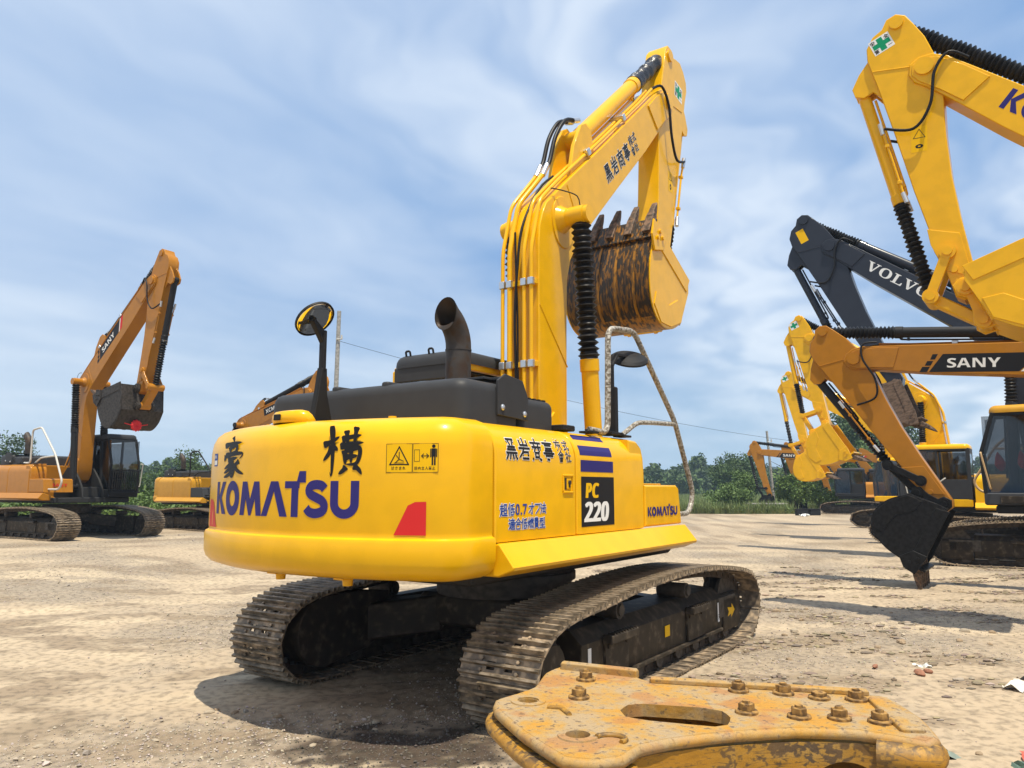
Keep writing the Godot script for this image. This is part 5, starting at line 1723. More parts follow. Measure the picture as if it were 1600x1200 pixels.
	rectprint(m, -1.092, 1.88, -1.008, 1.915, rear, 0.0042, 2)
	part(cw, "plate_print", m, mats.white_print)
	# ---- right side
	var zo := 1.34
	var side := func(p: Vector2, h: float) -> Vector3:
		# the panels curve in towards their top edge
		var d := 0.0
		if p.y > 1.93:
			d = lerpf(0.0, 0.012, clampf((p.y - 1.93) / 0.07, 0, 1)) + lerpf(0.0, 0.033, clampf((p.y - 2.0) / 0.07, 0, 1)) + lerpf(0.0, 0.055, clampf((p.y - 2.07) / 0.055, 0, 1))
		return Vector3(p.x, p.y, zo - d + h * 0.5)
	var door: Node3D = root.get_node("side_door")
	var door2: Node3D = null
	for ch in root.get_children():
		if String(ch.name).begins_with("side_door") and ch != door:
			door2 = ch
			break
	for pass_i in 2:
		m = MB.new()
		var wd := 3.5 if pass_i == 0 else 2.25
		var l := 0.003 if pass_i == 0 else 0.006
		write(m, "黑岩商事", side, Vector2(-1.915, 2.058), 0.155, wd, l, 1.09)
		write(m, "株式", side, Vector2(-1.215, 2.075), 0.088, wd * 0.95, l, 1.32)
		write(m, "會社", side, Vector2(-1.195, 1.985), 0.084, wd * 0.95, l, 1.32)
		part(door, "lettering_edge" if pass_i == 0 else "lettering", m, mats.white_print if pass_i == 0 else mats.black_print)
		m = MB.new()
		wd = 4.2 if pass_i == 0 else 2.3
		write(m, "超低", side, Vector2(-1.985, 1.59), 0.085, wd, l, 1.12)
		write(m, "オフ法", side, Vector2(-1.625, 1.59), 0.08, wd, l, 1.0)
		write(m, "適合低燃費型", side, Vector2(-1.88, 1.485), 0.078, wd, l, 1.03)
		part(door, "lettering_edge" if pass_i == 0 else "lettering", m, mats.white_print if pass_i == 0 else mats.blue_print)
	m = MB.new()
	latin(m, "0.7", false, side, Vector2(-1.795, 1.508), 0.078, 1.05, 0.006)
	part(door, "lettering", m, mats.blue_print)
	# lock in its recessed frame
	m = MB.new()
	for q in [[-1.055, 1.795, 0.16, 0.016], [-1.055, 1.665, 0.16, 0.016]]:
		m.box(Vector3(q[0], q[1], zo + 0.004), Vector3(q[2], q[3], 0.016), 0.005)
	for x in [-1.13, -0.98]:
		m.box(Vector3(x, 1.73, zo + 0.004), Vector3(0.016, 0.114, 0.016), 0.005)
	m.box(Vector3(-1.045, 1.73, zo + 0.003), Vector3(0.07, 0.08, 0.012), 0.004)
	part(door, "lock_frame", m, mats.yellow)
	m = MB.new()
	m.box(Vector3(-1.09, 1.73, zo + 0.002), Vector3(0.026, 0.09, 0.005))
	m.cyl(Vector3(-1.045, 1.74, zo + 0.008), Vector3(-1.045, 1.74, zo + 0.02), 0.018, -1, 14)
	m.box(Vector3(-1.045, 1.715, zo + 0.012), Vector3(0.018, 0.03, 0.012), 0.003)
	part(door, "lock", m, mats.exhaust)
	# stripes and model plate
	for q in [[-0.845, -0.305, 2.095, 2.135], [-0.845, -0.275, 1.965, 2.045], [-0.845, -0.265, 1.83, 1.925]]:
		m = MB.new()
		var k := 4
		for i in k:
			var a := lerpf(q[2], q[3], float(i) / k); var b := lerpf(q[2], q[3], float(i + 1) / k)
			rectprint(m, q[0], a, q[1], b, side, 0.004, 1)
		part(door2, "stripe", m, mats.navy_print)
	m = MB.new()
	rectprint(m, -0.84, 1.385, -0.255, 1.79, side, 0.004, 1)
	part(door2, "model_panel", m, mats.black_print, "black panel with the model number")
	m = MB.new()
	var it := func(p: Vector2, h: float) -> Vector3: return side.call(Vector2(p.x + (p.y - 1.5) * 0.12, p.y), h)
	for dx in [0.0, 0.008, 0.016]:
		latin(m, "PC", false, it, Vector2(-0.785 + dx, 1.615), 0.125, 1.12, 0.006 + dx * 0.06)
	part(door2, "lettering", m, mats.yellow_print)
	m = MB.new()
	for dx in [0.0, 0.009, 0.018]:
		latin(m, "220", false, it, Vector2(-0.79 + dx, 1.42), 0.165, 1.18, 0.006 + dx * 0.06)
	part(door2, "lettering", m, mats.white_print)
	m = MB.new()
	block_logo(m, func(p: Vector2, h: float) -> Vector3: return Vector3(p.x, p.y, zo + h), Vector2(0.44, 1.43), 0.088, 0.004, 0.72 / 0.088 / 6.97)
	part(root.get_node("tool_box"), "lettering", m, mats.navy_print)
	# ---- boom and arm
	var bs := boom_side(40.6, Vector2(1.98, 5.52), false, BW)
	for pass_i in 2:
		m = MB.new()
		var wd := 3.5 if pass_i == 0 else 2.3
		var l := 0.003 if pass_i == 0 else 0.006
		write(m, "黑岩商事", bs, Vector2(0.0, 0.2), 0.22, wd, l, 1.1)
		write(m, "株式", bs, Vector2(1.0, 0.23), 0.125, wd, l, 1.15)
		write(m, "會社", bs, Vector2(1.0, 0.09), 0.12, wd, l, 1.15)
		part(e.boom, "lettering_edge" if pass_i == 0 else "lettering", m, mats.white_print if pass_i == 0 else mats.black_print)
	safety_sticker(e.arm, boom_side(-8, Vector2(4.4, 7.78), false, 0.165), 0.3)
	m = MB.new()
	var asd := boom_side(0, Vector2(4.05, 6.1), false, 0.165)
	rectprint(m, 0, 0, 0.16, 0.32, asd, 0.003, 1)
	part(e.arm, "warning_label", m, mats.yellow_print)
	m = MB.new()
	ringprint(m, Vector2(0.08, 0.22), Vector2(0.07, 0.07), Vector2(0.055, 0.055), PI * 0.5, PI * 0.5 + TAU, asd, 0.005, 3)
	ringprint(m, Vector2(0.08, 0.08), Vector2(0.03, 0.05), Vector2(0.01, 0.02), 0, TAU, asd, 0.005, 8)
	part(e.arm, "label_print", m, mats.black_print)
	# labels on the track frames
	m = MB.new()
	m.box(Vector3(0.62, 0.37, 1.4315), Vector3(0.11, 0.1, 0.004))
	var tf: Node3D = null
	for ch in root.get_children():
		if String(ch.name).begins_with("track_frame"):
			tf = ch
	part(tf, "yellow_label", m, mats.yellow_print)
	for x in [-0.9, 2.02]:
		m = MB.new()
		m.box(Vector3(x, 0.36, 1.4315), Vector3(0.05, 0.2, 0.004))
		part(tf, "white_label", m, mats.white_print)
		m = MB.new()
		latin(m, "XO", false, func(p: Vector2, h: float) -> Vector3: return Vector3(x - p.y, p.x, 1.4335 + h * 0.3), Vector2(0.28, -0.012), 0.026, 1.3, 0.002)
		part(tf, "label_print", m, mats.black_print)
	m = MB.new()
	polyprint(m, v2([2.28, 0.28, 2.4, 0.3, 2.4, 0.26, 2.52, 0.33, 2.42, 0.41, 2.42, 0.365, 2.28, 0.38, 2.32, 0.33]), func(p: Vector2, h: float) -> Vector3: return Vector3(p.x, p.y, 1.4415 + h * 0.5), 0.003)
	part(tf, "arrow_label", m, mats.yellow_print, "yellow arrow pointing forward")

func main_fittings(root: Node3D) -> void:
	# convex mirrors on their posts
	var m := MB.new()
	m.box(Vector3(-2.32, 2.19, -0.13), Vector3(0.18, 0.03, 0.16), 0.006)
	m.extrude(v2([-2.4,2.2,-2.2,2.2,-2.26,2.42,-2.27,2.62,-2.33,2.62,-2.36,2.42]), -0.16, -0.1, 0.01)
	m.box(Vector3(-2.3, 2.75, -0.13), Vector3(0.035, 0.34, 0.06), 0.008)
	m.extrude(v2([-2.315,2.82,-2.285,2.82,-2.31,2.93,-2.4,3.0,-2.42,2.97]), -0.16, -0.11, 0.006)
	var post := part(root, "mirror_post", m, mats.black)
	var n := Vector3(0.03, -0.72, 0.69).normalized()
	for q in [[Vector3(-2.36, 3.0, -0.16), n, 0.165, post]]:
		disc_mirror(q[3], q[0], q[1], q[2])
	m = MB.new()
	m.box(Vector3(0.12, 2.2, 1.12), Vector3(0.2, 0.03, 0.16), 0.006)
	m.box(Vector3(0.18, 2.42, 1.12), Vector3(0.07, 0.46, 0.1), 0.012)
	m.box(Vector3(0.17, 2.72, 1.12), Vector3(0.04, 0.3, 0.05), 0.008)
	m.extrude(v2([0.15,2.84,0.19,2.84,0.3,2.96,0.55,2.98,0.54,3.01,0.28,2.99]), 1.1, 1.14, 0.006)
	post = part(root, "mirror_post", m, mats.black)
	disc_mirror(post, Vector3(0.56, 2.96, 1.12), Vector3(0.36, -0.76, -0.3).normalized(), 0.19)
	# rear lamp on top of the counterweight
	m = MB.new()
	var rings := []
	for q in [[0.0, 0.0], [0.025, -0.005], [0.06, 0.01], [0.085, 0.035], [0.095, 0.08]]:
		var r := []
		for k in 20:
			var a := TAU * k / 20
			r.append(Vector3(-2.53 + cos(a) * (0.11 - q[1]) - q[0] * 0.3, 2.175 + q[0], -0.16 + sin(a) * (0.2 - q[1])))
		rings.append(r)
	m.loft(rings); m.fan(rings[4], Vector3.UP)
	var lamp := part(root, "rear_camera", m, mats.yellow, "yellow camera housing on the counterweight")
	m = MB.new()
	m.box(Vector3(-2.655, 2.215, -0.2), Vector3(0.02, 0.045, 0.07), 0.006)
	part(lamp, "lens", m, mats.black)
	# drain plugs beneath the counterweight, eye bolts on top
	for z in [-0.28, 0.42]:
		m = MB.new()
		m.cyl(Vector3(-2.5, 1.03, z), Vector3(-2.5, 1.09, z), 0.035, 0.04, 10)
		m.box(Vector3(-2.52, 1.082, z), Vector3(0.14, 0.012, 0.09))
		part(root, "drain_plug", m, mats.yellow)
	for z in [-0.75, 0.6]:
		m = MB.new()
		m.cyl(Vector3(-2.28, 2.17, z), Vector3(-2.28, 2.21, z), 0.03, -1, 12)
		part(root, "lifting_plug", m, mats.yellow)
	# cab roof hooks
	for z in [-1.12, -0.8]:
		m = MB.new()
		m.tube(bent([Vector3(-0.2, 3.08, z - 0.03), Vector3(-0.22, 3.16, z - 0.03), Vector3(-0.22, 3.16, z + 0.03), Vector3(-0.2, 3.08, z + 0.03)], 0.02), 0.012, 6)
		part(root, "roof_hook", m, mats.black)

func disc_mirror(parent: Node3D, c: Vector3, n: Vector3, r: float) -> void:
	var m := MB.new()
	m.lathe(c - n * 0.03, n, [Vector2(-0.03, 0.0), Vector2(-0.028, r * 0.4), Vector2(-0.01, r * 0.85), Vector2(0.012, r), Vector2(0.03, r), Vector2(0.032, r * 0.96), Vector2(0.024, r * 0.95)], 32)
	part(parent, "mirror_shell", m, mats.black)
	m = MB.new()
	var pr := []
	for i in 9:
		var t := i / 8.0
		pr.append(Vector2(0.022 + 0.022 * cos(t * PI * 0.5), r * 0.95 * sin(t * PI * 0.5)))
	m.lathe(c - n * 0.03, n, pr, 32, true)
	part(parent, "mirror_glass", m, mats.mirror)

func clip_plate(mb: MB, outer: PackedVector2Array, holes: Array, y0: float, y1: float) -> void:
	# a plate in plan (x, z) with openings: cut into strips through the openings so that no strip has a hole
	var cuts := [-99.0]
	for h in holes:
		var c := 0.0
		for p in h:
			c += p.x
		cuts.append(c / h.size())
	cuts.sort()
	cuts.append(99.0)
	for i in cuts.size() - 1:
		var strip := PackedVector2Array([Vector2(cuts[i], -99), Vector2(cuts[i + 1], -99), Vector2(cuts[i + 1], 99), Vector2(cuts[i], 99)])
		var todo: Array = Geometry2D.intersect_polygons(outer, strip)
		for h in holes:
			var nx := []
			for t in todo:
				nx.append_array(Geometry2D.clip_polygons(t, h))
			todo = nx
		for t in todo:
			var ix := Geometry2D.triangulate_polygon(t)
			for k in range(0, ix.size(), 3):
				for s in [[y0, Vector3.DOWN], [y1, Vector3.UP]]:
					mb.flat(Vector3(t[ix[k]].x, s[0], t[ix[k]].y), Vector3(t[ix[k + 1]].x, s[0], t[ix[k + 1]].y), Vector3(t[ix[k + 2]].x, s[0], t[ix[k + 2]].y), s[1])
	var loops := [outer]
	loops.append_array(holes)
	for li in loops.size():
		var lp: PackedVector2Array = loops[li]
		var cen := Vector2.ZERO
		for p in lp:
			cen += p / lp.size()
		for k in lp.size():
			var a := lp[k]; var b := lp[(k + 1) % lp.size()]
			var nn := (b - a).orthogonal()
			if Geometry2D.is_point_in_polygon((a + b) * 0.5 + nn.normalized() * 0.004, lp) == (li == 0):
				nn = -nn
			mb.quad(Vector3(a.x, y0, a.y), Vector3(b.x, y0, b.y), Vector3(b.x, y1, b.y), Vector3(a.x, y1, a.y), Vector3(nn.x, 0, nn.y))

func smooth2(pts: PackedVector2Array, step: float) -> PackedVector2Array:
	var r := PackedVector2Array()
	var m := pts.size()
	for i in m:
		var k := maxi(1, int(pts[i].distance_to(pts[(i + 1) % m]) / step))
		for j in k:
			r.append(pts[i].cubic_interpolate(pts[(i + 1) % m], pts[(i + m - 1) % m], pts[(i + 2) % m], float(j) / k).lerp(pts[i].lerp(pts[(i + 1) % m], float(j) / k), 0.55))
	return r

func circle2(c: Vector2, r: float, n := 20) -> PackedVector2Array:
	var q := PackedVector2Array()
	for k in n:
		q.append(c + Vector2(cos(TAU * k / n), sin(TAU * k / n)) * r)
	return q

func worn_tex(top: bool) -> ImageTexture:
	# old paint: dust film and rust bloom on the flat, chips and scrapes down to steel on the sides
	var n := 1024
	var im := Image.create(n, n, true, Image.FORMAT_RGB8)
	var a := FastNoiseLite.new(); a.seed = 91; a.frequency = 0.004; a.fractal_octaves = 4
	var b := FastNoiseLite.new(); b.seed = 17; b.frequency = 0.03; b.fractal_octaves = 5
	var c := FastNoiseLite.new(); c.seed = 29; c.frequency = 0.02; c.fractal_type = FastNoiseLite.FRACTAL_RIDGED; c.fractal_octaves = 3
	var d := FastNoiseLite.new(); d.seed = 53; d.frequency = 0.25; d.fractal_octaves = 2
	var paint := Color(0.69, 0.5, 0.17) if top else Color(0.64, 0.45, 0.09)
	var dust := Color(0.62, 0.54, 0.42); var rust := Color(0.62, 0.42, 0.23); var steel := Color(0.27, 0.22, 0.18)
	for y in n:
		for x in n:
			var p := a.get_noise_2d(x, y); var q := b.get_noise_2d(x, y); var r := c.get_noise_2d(x * 0.35, y * 1.6); var s := d.get_noise_2d(x, y)
			var col := paint
			if top:
				col = col.lerp(dust, clampf(0.62 + p * 1.1 + q * 0.5, 0.0, 0.95))
				col = col.lerp(rust, clampf((a.get_noise_2d(x + 700.0, y) - 0.12) * 3.0 + q * 0.4, 0.0, 0.6))
				col = col.lerp(steel, clampf((q - 0.36) * 5.0, 0.0, 0.55) + clampf((r - 0.72) * 3.0, 0.0, 0.45))
			else:
				col = col.lerp(dust, clampf(0.2 + p * 0.8, 0.0, 0.5))
				col = col.lerp(steel, clampf((p + q * 0.9 - 0.12) * 4.0, 0.0, 0.85))
				col = col.lerp(steel, clampf((r - 0.6) * 3.5, 0.0, 0.8))
			col = col * (1.0 + 0.14 * s)
			im.set_pixel(x, y, col)
	return ImageTexture.create_from_image(im)

func breaker_bracket() -> void:
	mat("bracket_top", Color(1, 1, 1), 0.72, 0.0, worn_tex(true), Vector3.ONE * 0.7, 0.0, noise_tex(512, 0.03, 5, [], 92, FastNoiseLite.TYPE_SIMPLEX_SMOOTH, true, 3.0), 0.5)
	mat("bracket_side", Color(1, 1, 1), 0.6, 0.0, worn_tex(false), Vector3(0.7, 0.9, 0.7), 0.0, noise_tex(512, 0.03, 5, [], 94, FastNoiseLite.TYPE_SIMPLEX_SMOOTH, true, 3.0), 0.5)
	mat("bolt_rust", lin(0.48, 0.28, 0.08), 0.75, 0.05, noise_tex(256, 0.03, 5, [[0.0, Color(0.35, 0.34, 0.36)], [0.42, Color(0.6, 0.58, 0.6)], [0.58, Color(0.85, 0.83, 0.8)], [1.0, Color(1, 1, 1)]], 95), Vector3.ONE * 3.0)
	var t := thing("breaker_bracket", "worn yellow steel bracket with big bolts and a slot, lying on timber", "machine part", Vector3(0.9, 0, -3.6))
	var off := Vector3(-0.9, 0, 3.6)
	var T := 0.72
	var outer := smooth2(v2([-0.06,-3.62,-0.06,-3.76,0.03,-3.86,0.13,-4.0,0.2,-4.3,0.27,-4.41,0.4,-4.36,0.64,-4.2,0.7,-4.09,1.2,-3.96,1.58,-3.87,1.76,-3.8,1.75,-3.5,1.68,-3.22,1.62,-3.17,1.42,-3.31,1.17,-3.34,0.85,-3.28,0.62,-3.2,0.48,-3.12,0.4,-3.0,0.3,-2.96,0.2,-2.99,0.05,-3.3]), 0.06)
	var holes := [circle2(Vector2(0.075, -3.72), 0.046), circle2(Vector2(0.262, -3.22), 0.05), smooth2(v2([0.49,-3.49,0.48,-3.58,0.53,-3.67,0.6,-3.685,0.86,-3.62,0.93,-3.57,0.94,-3.47,0.9,-3.37,0.84,-3.345,0.58,-3.43]), 0.05)]
	var m := MB.new()
	m.xf = Transform3D(Basis(), off)
	clip_plate(m, outer, holes, T - 0.055, T)
	# rounded, worn edge
	var edge := []
	for p in outer:
		edge.append(Vector3(p.x, T - 0.024, p.y))
	edge.append(edge[0])
	m.tube(edge, 0.023, 8, false)
	for hi in [0, 1]:
		var c := Vector3(0.075, T, -3.72) if hi == 0 else Vector3(0.262, T, -3.22)
		m.lathe(c - Vector3(0, 0.03, 0), Vector3.UP, [Vector2(0.02, 0.085), Vector2(0.036, 0.08), Vector2(0.038, 0.05), Vector2(0.0, 0.048), Vector2(-0.2, 0.048)], 26)
	part(t, "top_plate", m, mats.bracket_top)
	# lower layer of the left end
	m = MB.new()
	m.xf = Transform3D(Basis(), off)
	var lower := smooth2(v2([-0.09,-3.62,-0.09,-3.78,0.1,-4.0,0.36,-3.95,0.42,-3.4,0.46,-3.06,0.4,-2.95,0.3,-2.91,0.17,-2.95,0.02,-3.28]), 0.06)
	clip_plate(m, lower, [], T - 0.115, T - 0.06)
	edge = []
	for p in lower:
		edge.append(Vector3(p.x, T - 0.087, p.y))
	edge.append(edge[0])
	m.tube(edge, 0.026, 8, false)
	part(t, "ear_plate", m, mats.bracket_side)
	# raised strips along the far edge
	m = MB.new()
	m.xf = Transform3D(Basis(), off)
	for q in [[Vector3(0.27, T + 0.012, -4.38), Vector3(0.66, T + 0.012, -4.19), 0.055, 0.05], [Vector3(0.7, T + 0.01, -4.08), Vector3(1.7, T + 0.01, -3.83), 0.035, 0.045], [Vector3(1.7, T + 0.004, -3.74), Vector3(1.62, T + 0.004, -3.26), 0.03, 0.1]]:
		var a: Vector3 = q[0]; var b: Vector3 = q[1]
		var d := (b - a).normalized()
		m.box((a + b) * 0.5, Vector3(a.distance_to(b), q[2], q[3]), 0.012, Basis(d, Vector3.UP, d.cross(Vector3.UP)))
	part(t, "edge_strip", m, mats.bracket_top)
	# welded-on half rings
	m = MB.new()
	m.xf = Transform3D(Basis(), off)
	var arc := []
	for k in 12:
		var a := lerpf(-2.6, 0.9, k / 11.0)
		arc.append(Vector3(0.385 + cos(a) * 0.06, T + 0.004, -3.17 + sin(a) * 0.05))
	m.tube(arc, 0.012, 6)
	m.tube([Vector3(0.16, T + 0.003, -3.62), Vector3(0.22, T + 0.003, -3.6), Vector3(0.25, T + 0.003, -3.5)], 0.012, 6)
	part(t, "weld_bead", m, mats.bracket_side)
	for q in [[0.38, -4.12], [0.315, -3.78], [1.1, -3.9], [1.03, -3.54], [1.3, -3.85], [1.235, -3.47], [1.44, -3.77], [1.6, -3.74], [1.4, -3.45], [1.55, -3.4]]:
		m = MB.new()
		m.xf = Transform3D(Basis(Vector3.UP, q[0] * 7.0), off + Vector3(q[0], T, q[1]))
		m.lathe(Vector3.ZERO, Vector3.UP, [Vector2(-0.005, 0.05), Vector2(0.01, 0.05), Vector2(0.014, 0.046), Vector2(0.014, 0.0)], 20)
		var hx := PackedVector2Array()
		for k in 6:
			hx.append(Vector2(cos(TAU * k / 6), sin(TAU * k / 6)) * 0.035)
		var low: float = 0.6 if q[0] == 1.44 else 1.0
		m.xf = m.xf * Transform3D(Basis(Vector3(1, 0, 0), -PI * 0.5), Vector3(0, 0, 0))
		m.extrude(hx, 0.012, 0.012 + 0.032 * low, 0.004)
		m.cyl(Vector3(0, 0, 0.04 * low), Vector3(0, 0, 0.053 * low), 0.019, 0.016, 14)
		part(t, "bolt", m, mats.bolt_rust)
	# side web below the near edge, arched
	m = MB.new()
	m.xf = Transform3D(Basis(), off)
	var near := curve3([Vector3(0.4, 0, -3.04), Vector3(0.5, 0, -3.13), Vector3(0.62, 0, -3.19), Vector3(0.85, 0, -3.26), Vector3(1.17, 0, -3.315), Vector3(1.42, 0, -3.29), Vector3(1.52, 0, -3.22), Vector3(1.6, 0, -3.17)], 0.03)
	var outr := []; var innr := []
	for p in near:
		var bot := 0.3
		var ax: float = (p.x - 1.36) / 0.2
		if absf(ax) < 1.0:
			bot = maxf(bot, 0.36 + 0.235 * sqrt(1.0 - ax * ax))
		var ah: float = (p.x - 1.08) / 0.045
		if absf(ah) < 1.0:
			bot = maxf(bot, 0.46 + 0.1 * sqrt(1.0 - ah * ah))
		outr.append([Vector3(p.x, bot, p.z), Vector3(p.x, T - 0.05, p.z)])
		innr.append([Vector3(p.x, bot, p.z - 0.05), Vector3(p.x, T - 0.05, p.z - 0.05)])
	for i in near.size() - 1:
		m.quad(outr[i][0], outr[i + 1][0], outr[i + 1][1], outr[i][1], Vector3(0.2, 0, 1))
		m.quad(innr[i][0], innr[i + 1][0], innr[i + 1][1], innr[i][1], Vector3(0, 0, -1))
		m.quad(outr[i][0], outr[i + 1][0], innr[i + 1][0], innr[i][0], Vector3(0, -1, 0))
	part(t, "side_web", m, mats.bracket_side)
	m = MB.new()
	m.xf = Transform3D(Basis(), off)
	m.tube([Vector3(1.46, T - 0.075, -3.24), Vector3(1.56, T - 0.075, -3.18), Vector3(1.63, T - 0.075, -3.16), Vector3(1.67, T - 0.075, -3.22), Vector3(1.73, T - 0.075, -3.6), Vector3(1.74, T - 0.075, -3.76)], 0.058, 14)
	part(t, "end_bar", m, mats.bracket_side)
	# inner cross tube seen through the slot, far web, lower plate
	m = MB.new()
	m.xf = Transform3D(Basis(), off)
	m.cyl(Vector3(0.4, T - 0.14, -3.56), Vector3(1.05, T - 0.14, -3.45), 0.07, -1, 18)
	m.box(Vector3(0.95, 0.5, -3.95), Vector3(1.5, 0.36, 0.05), 0.01, Basis(Vector3.UP, -0.26))
	var lowp := PackedVector2Array()
	for p in outer:
		lowp.append(Vector2(0.9, -3.6) + (p - Vector2(0.9, -3.6)) * 0.93)
	clip_plate(m, lowp, [], 0.2, 0.26)
	m.box(Vector3(0.3, 0.45, -3.5), Vector3(0.1, 0.4, 0.5), 0.01)
	m.box(Vector3(1.66, 0.45, -3.5), Vector3(0.08, 0.4, 0.5), 0.01)
	part(t, "lower_frame", m, mats.bracket_side)
	# timber and the chisel that lies beside it
	for q in [[Vector3(0.12, 0.31, -3.18), Vector3(0.1, 0.62, 0.1)], [Vector3(0.5, 0.1, -3.8), Vector3(0.24, 0.2, 0.9)], [Vector3(1.4, 0.1, -3.6), Vector3(0.24, 0.2, 0.8)]]:
		m = MB.new()
		m.box(Vector3.ZERO, q[1], 0.008)
		var o := MeshInstance3D.new()
		o.name = numbered("timber_block")
		o.mesh = m.mesh()
		o.material_override = mats.wood
		add_child(o)
		o.position = q[0]
		tag(o, "grey timber prop under the eye end of the worn bracket" if q[1].y > 0.5 else "squared timber lying under the worn bracket", "timber", "" if q[1].y > 0.5 else "timbers under the bracket")
	m = MB.new()
	m.cyl(Vector3(-0.75, 0, 0), Vector3(0.9, 0, 0), 0.16, -1, 28)
	var ch := MeshInstance3D.new()
	ch.name = "steel_tube"
	ch.mesh = m.mesh()
	mat("tube_steel", lin(0.4, 0.31, 0.21), 0.75, 0.0, noise_tex(512, 0.015, 6, [[0.0, gray(0.6)], [0.5, Color(0.9, 0.88, 0.85)], [0.7, Color(1.0, 0.85, 0.7)], [1.0, Color(1, 0.95, 0.9)]], 96), Vector3.ONE * 0.8)
	ch.material_override = mats.tube_steel
	add_child(ch)
	ch.position = Vector3(2.35, 0.42, -3.2)
	ch.rotation.y = 0.05
	tag(ch, "dusty brown steel tube lying beside the worn bracket", "tube")
	for x in [1.9, 2.9]:
		m = MB.new()
		m.box(Vector3.ZERO, Vector3(0.2, 0.26, 0.5), 0.01)
		var o := MeshInstance3D.new()
		o.name = numbered("timber_block")
		o.mesh = m.mesh()
		o.material_override = mats.wood
		add_child(o)
		o.position = Vector3(x, 0.13, -3.2)
		tag(o, "squared timber lying under the brown steel tube", "timber", "timbers under the tube")

func pole(label: String, at: Vector3, h: float, r: float, lean := 0.0) -> void:
	var t := thing("utility_pole", label, "pole", at)
	var m := MB.new()
	m.cyl(Vector3(0, -0.3, 0), Vector3(lean, h, 0), r, r * 0.68, 14)
	part(t, "shaft", m, mats.concrete)
	m = MB.new()
	m.cyl(Vector3(lean * 0.85 - 0.05, h * 0.86, r), Vector3(lean * 0.85 + 0.25, h * 0.86, r), 0.03, -1, 8)
	m.cyl(Vector3(lean * 0.85 + 0.22, h * 0.86, r), Vector3(lean * 0.85 + 0.22, h * 0.86 + 0.22, r), 0.06, 0.04, 10)
	part(t, "insulator", m, mats.rail_pale)

func wire(label: String, a: Vector3, b: Vector3, sag: float, r: float) -> void:
	var pts := []
	for k in 17:
		var t := k / 16.0
		pts.append(a.lerp(b, t) - Vector3(0, sag * 4.0 * t * (1.0 - t), 0))
	var m := MB.new()
	m.tube(pts, r, 5)
	var o := part(self, numbered("overhead_wire"), m, mats.black)
	tag(o, label, "wire")

func crumple(called: String, label: String, at: Vector3, s: float, col: Color, sd: int, group := "") -> void:
	# a crumpled bit of sheet
	var rr := RandomNumberGenerator.new(); rr.seed = sd
	var m := MB.new()
	var g := []
	for j in 6:
		var row := []
		for i in 6:
			row.append(Vector3((i - 2.5) * 0.4 + rr.randf_range(-0.15, 0.15), maxf(0.02, rr.randf_range(-0.25, 0.5)), (j - 2.5) * 0.3 + rr.randf_range(-0.12, 0.12)) * s)
		g.append(row)
	for j in 5:
		for i in 5:
			m.flat(g[j][i], g[j][i + 1], g[j + 1][i + 1], Vector3.UP)
			m.flat(g[j][i], g[j + 1][i + 1], g[j + 1][i], Vector3.UP)
	var sm := StandardMaterial3D.new()
	sm.albedo_color = col; sm.roughness = 0.45
	var o := part(self, numbered(called), m, sm)
	o.position = at
	o.rotation.y = rr.randf() * TAU
	tag(o, label, "litter", group)

func lump(called: String, label: String, category: String, at: Vector3, s: Vector3, m_: Material, sd: int, group := "") -> void:
	var rr := RandomNumberGenerator.new(); rr.seed = sd
	var m := MB.new()
	var rings := []
	for j in 5:
		var e := -PI * 0.5 + PI * (j + 0.5) / 5.0
		var r := []
		for k in 9:
			var a := TAU * k / 9
			r.append(Vector3(cos(a) * cos(e) * s.x, sin(e) * s.y, sin(a) * cos(e) * s.z) * rr.randf_range(0.8, 1.15))
		rings.append(r)
	m.loft(rings, true, 0.95)
	m.fan(rings[4], Vector3.UP); m.fan(rings[0], Vector3.DOWN)
	var o := part(self, numbered(called), m, m_)
	o.position = at
	o.rotation.y = rr.randf() * TAU
	tag(o, label, category, group)

func _ready() -> void:
	rng.seed = 1
	# camera: eye height, looking slightly up
	var cam := Camera3D.new()
	cam.name = "camera"
	cam.fov = 53.05
	cam.near = 0.05
	cam.far = 3000.0
	cam.position = Vector3(0, 1.7, 0)
	cam.rotation.x = deg_to_rad(7.676)
	add_child(cam)
	cam.current = true
	# sky and haze
	var env := Environment.new()
	env.background_mode = Environment.BG_SKY
	var sky := Sky.new()
	var psm := PanoramaSkyMaterial.new()
	psm.panorama = make_sky()
	sky.sky_material = psm
	env.sky = sky
	env.tonemap_mode = Environment.TONE_MAPPER_LINEAR
	env.tonemap_exposure = 1.18
	env.sdfgi_enabled = true
	env.ssao_enabled = true
	env.ssil_enabled = true
	env.fog_enabled = true
	env.fog_density = 0.0007
	env.fog_light_color = Color(0.68, 0.77, 0.86)
	var we := WorldEnvironment.new()
	we.name = "world_environment"
	we.environment = env
	add_child(we)
	# high midday sun from behind the right shoulder
	var sun := DirectionalLight3D.new()
	sun.name = "sun"
	sun.light_energy = 1.6
	sun.light_color = Color(1.0, 0.96, 0.88)
	sun.light_angular_distance = 0.5
	sun.shadow_enabled = true
	add_child(sun)
	sun.look_at_from_position(Vector3.ZERO, Vector3(-0.13, -1.0, -0.3), Vector3(0, 0, -1))

	print("ground")
	build_ground()
	var P := palettes()
	mats["mirror"] = StandardMaterial3D.new()
	mats.mirror.albedo_color = Color(0.85, 0.86, 0.87); mats.mirror.metallic = 1.0; mats.mirror.roughness = 0.02

	print("machines")
	var e := excavator({"name": "excavator", "label": "yellow excavator with navy lettering, worn bucket held up and film-wrapped handrail", "at": Vector3(-0.076, 0, -7.747), "alpha": 34.2, "pal": P.main, "main": true})
	main_print(e)
	main_fittings(e.root)
	row_machines(P)
	print("bracket")
	breaker_bracket()
	print("plants")
	plants()
	odds()

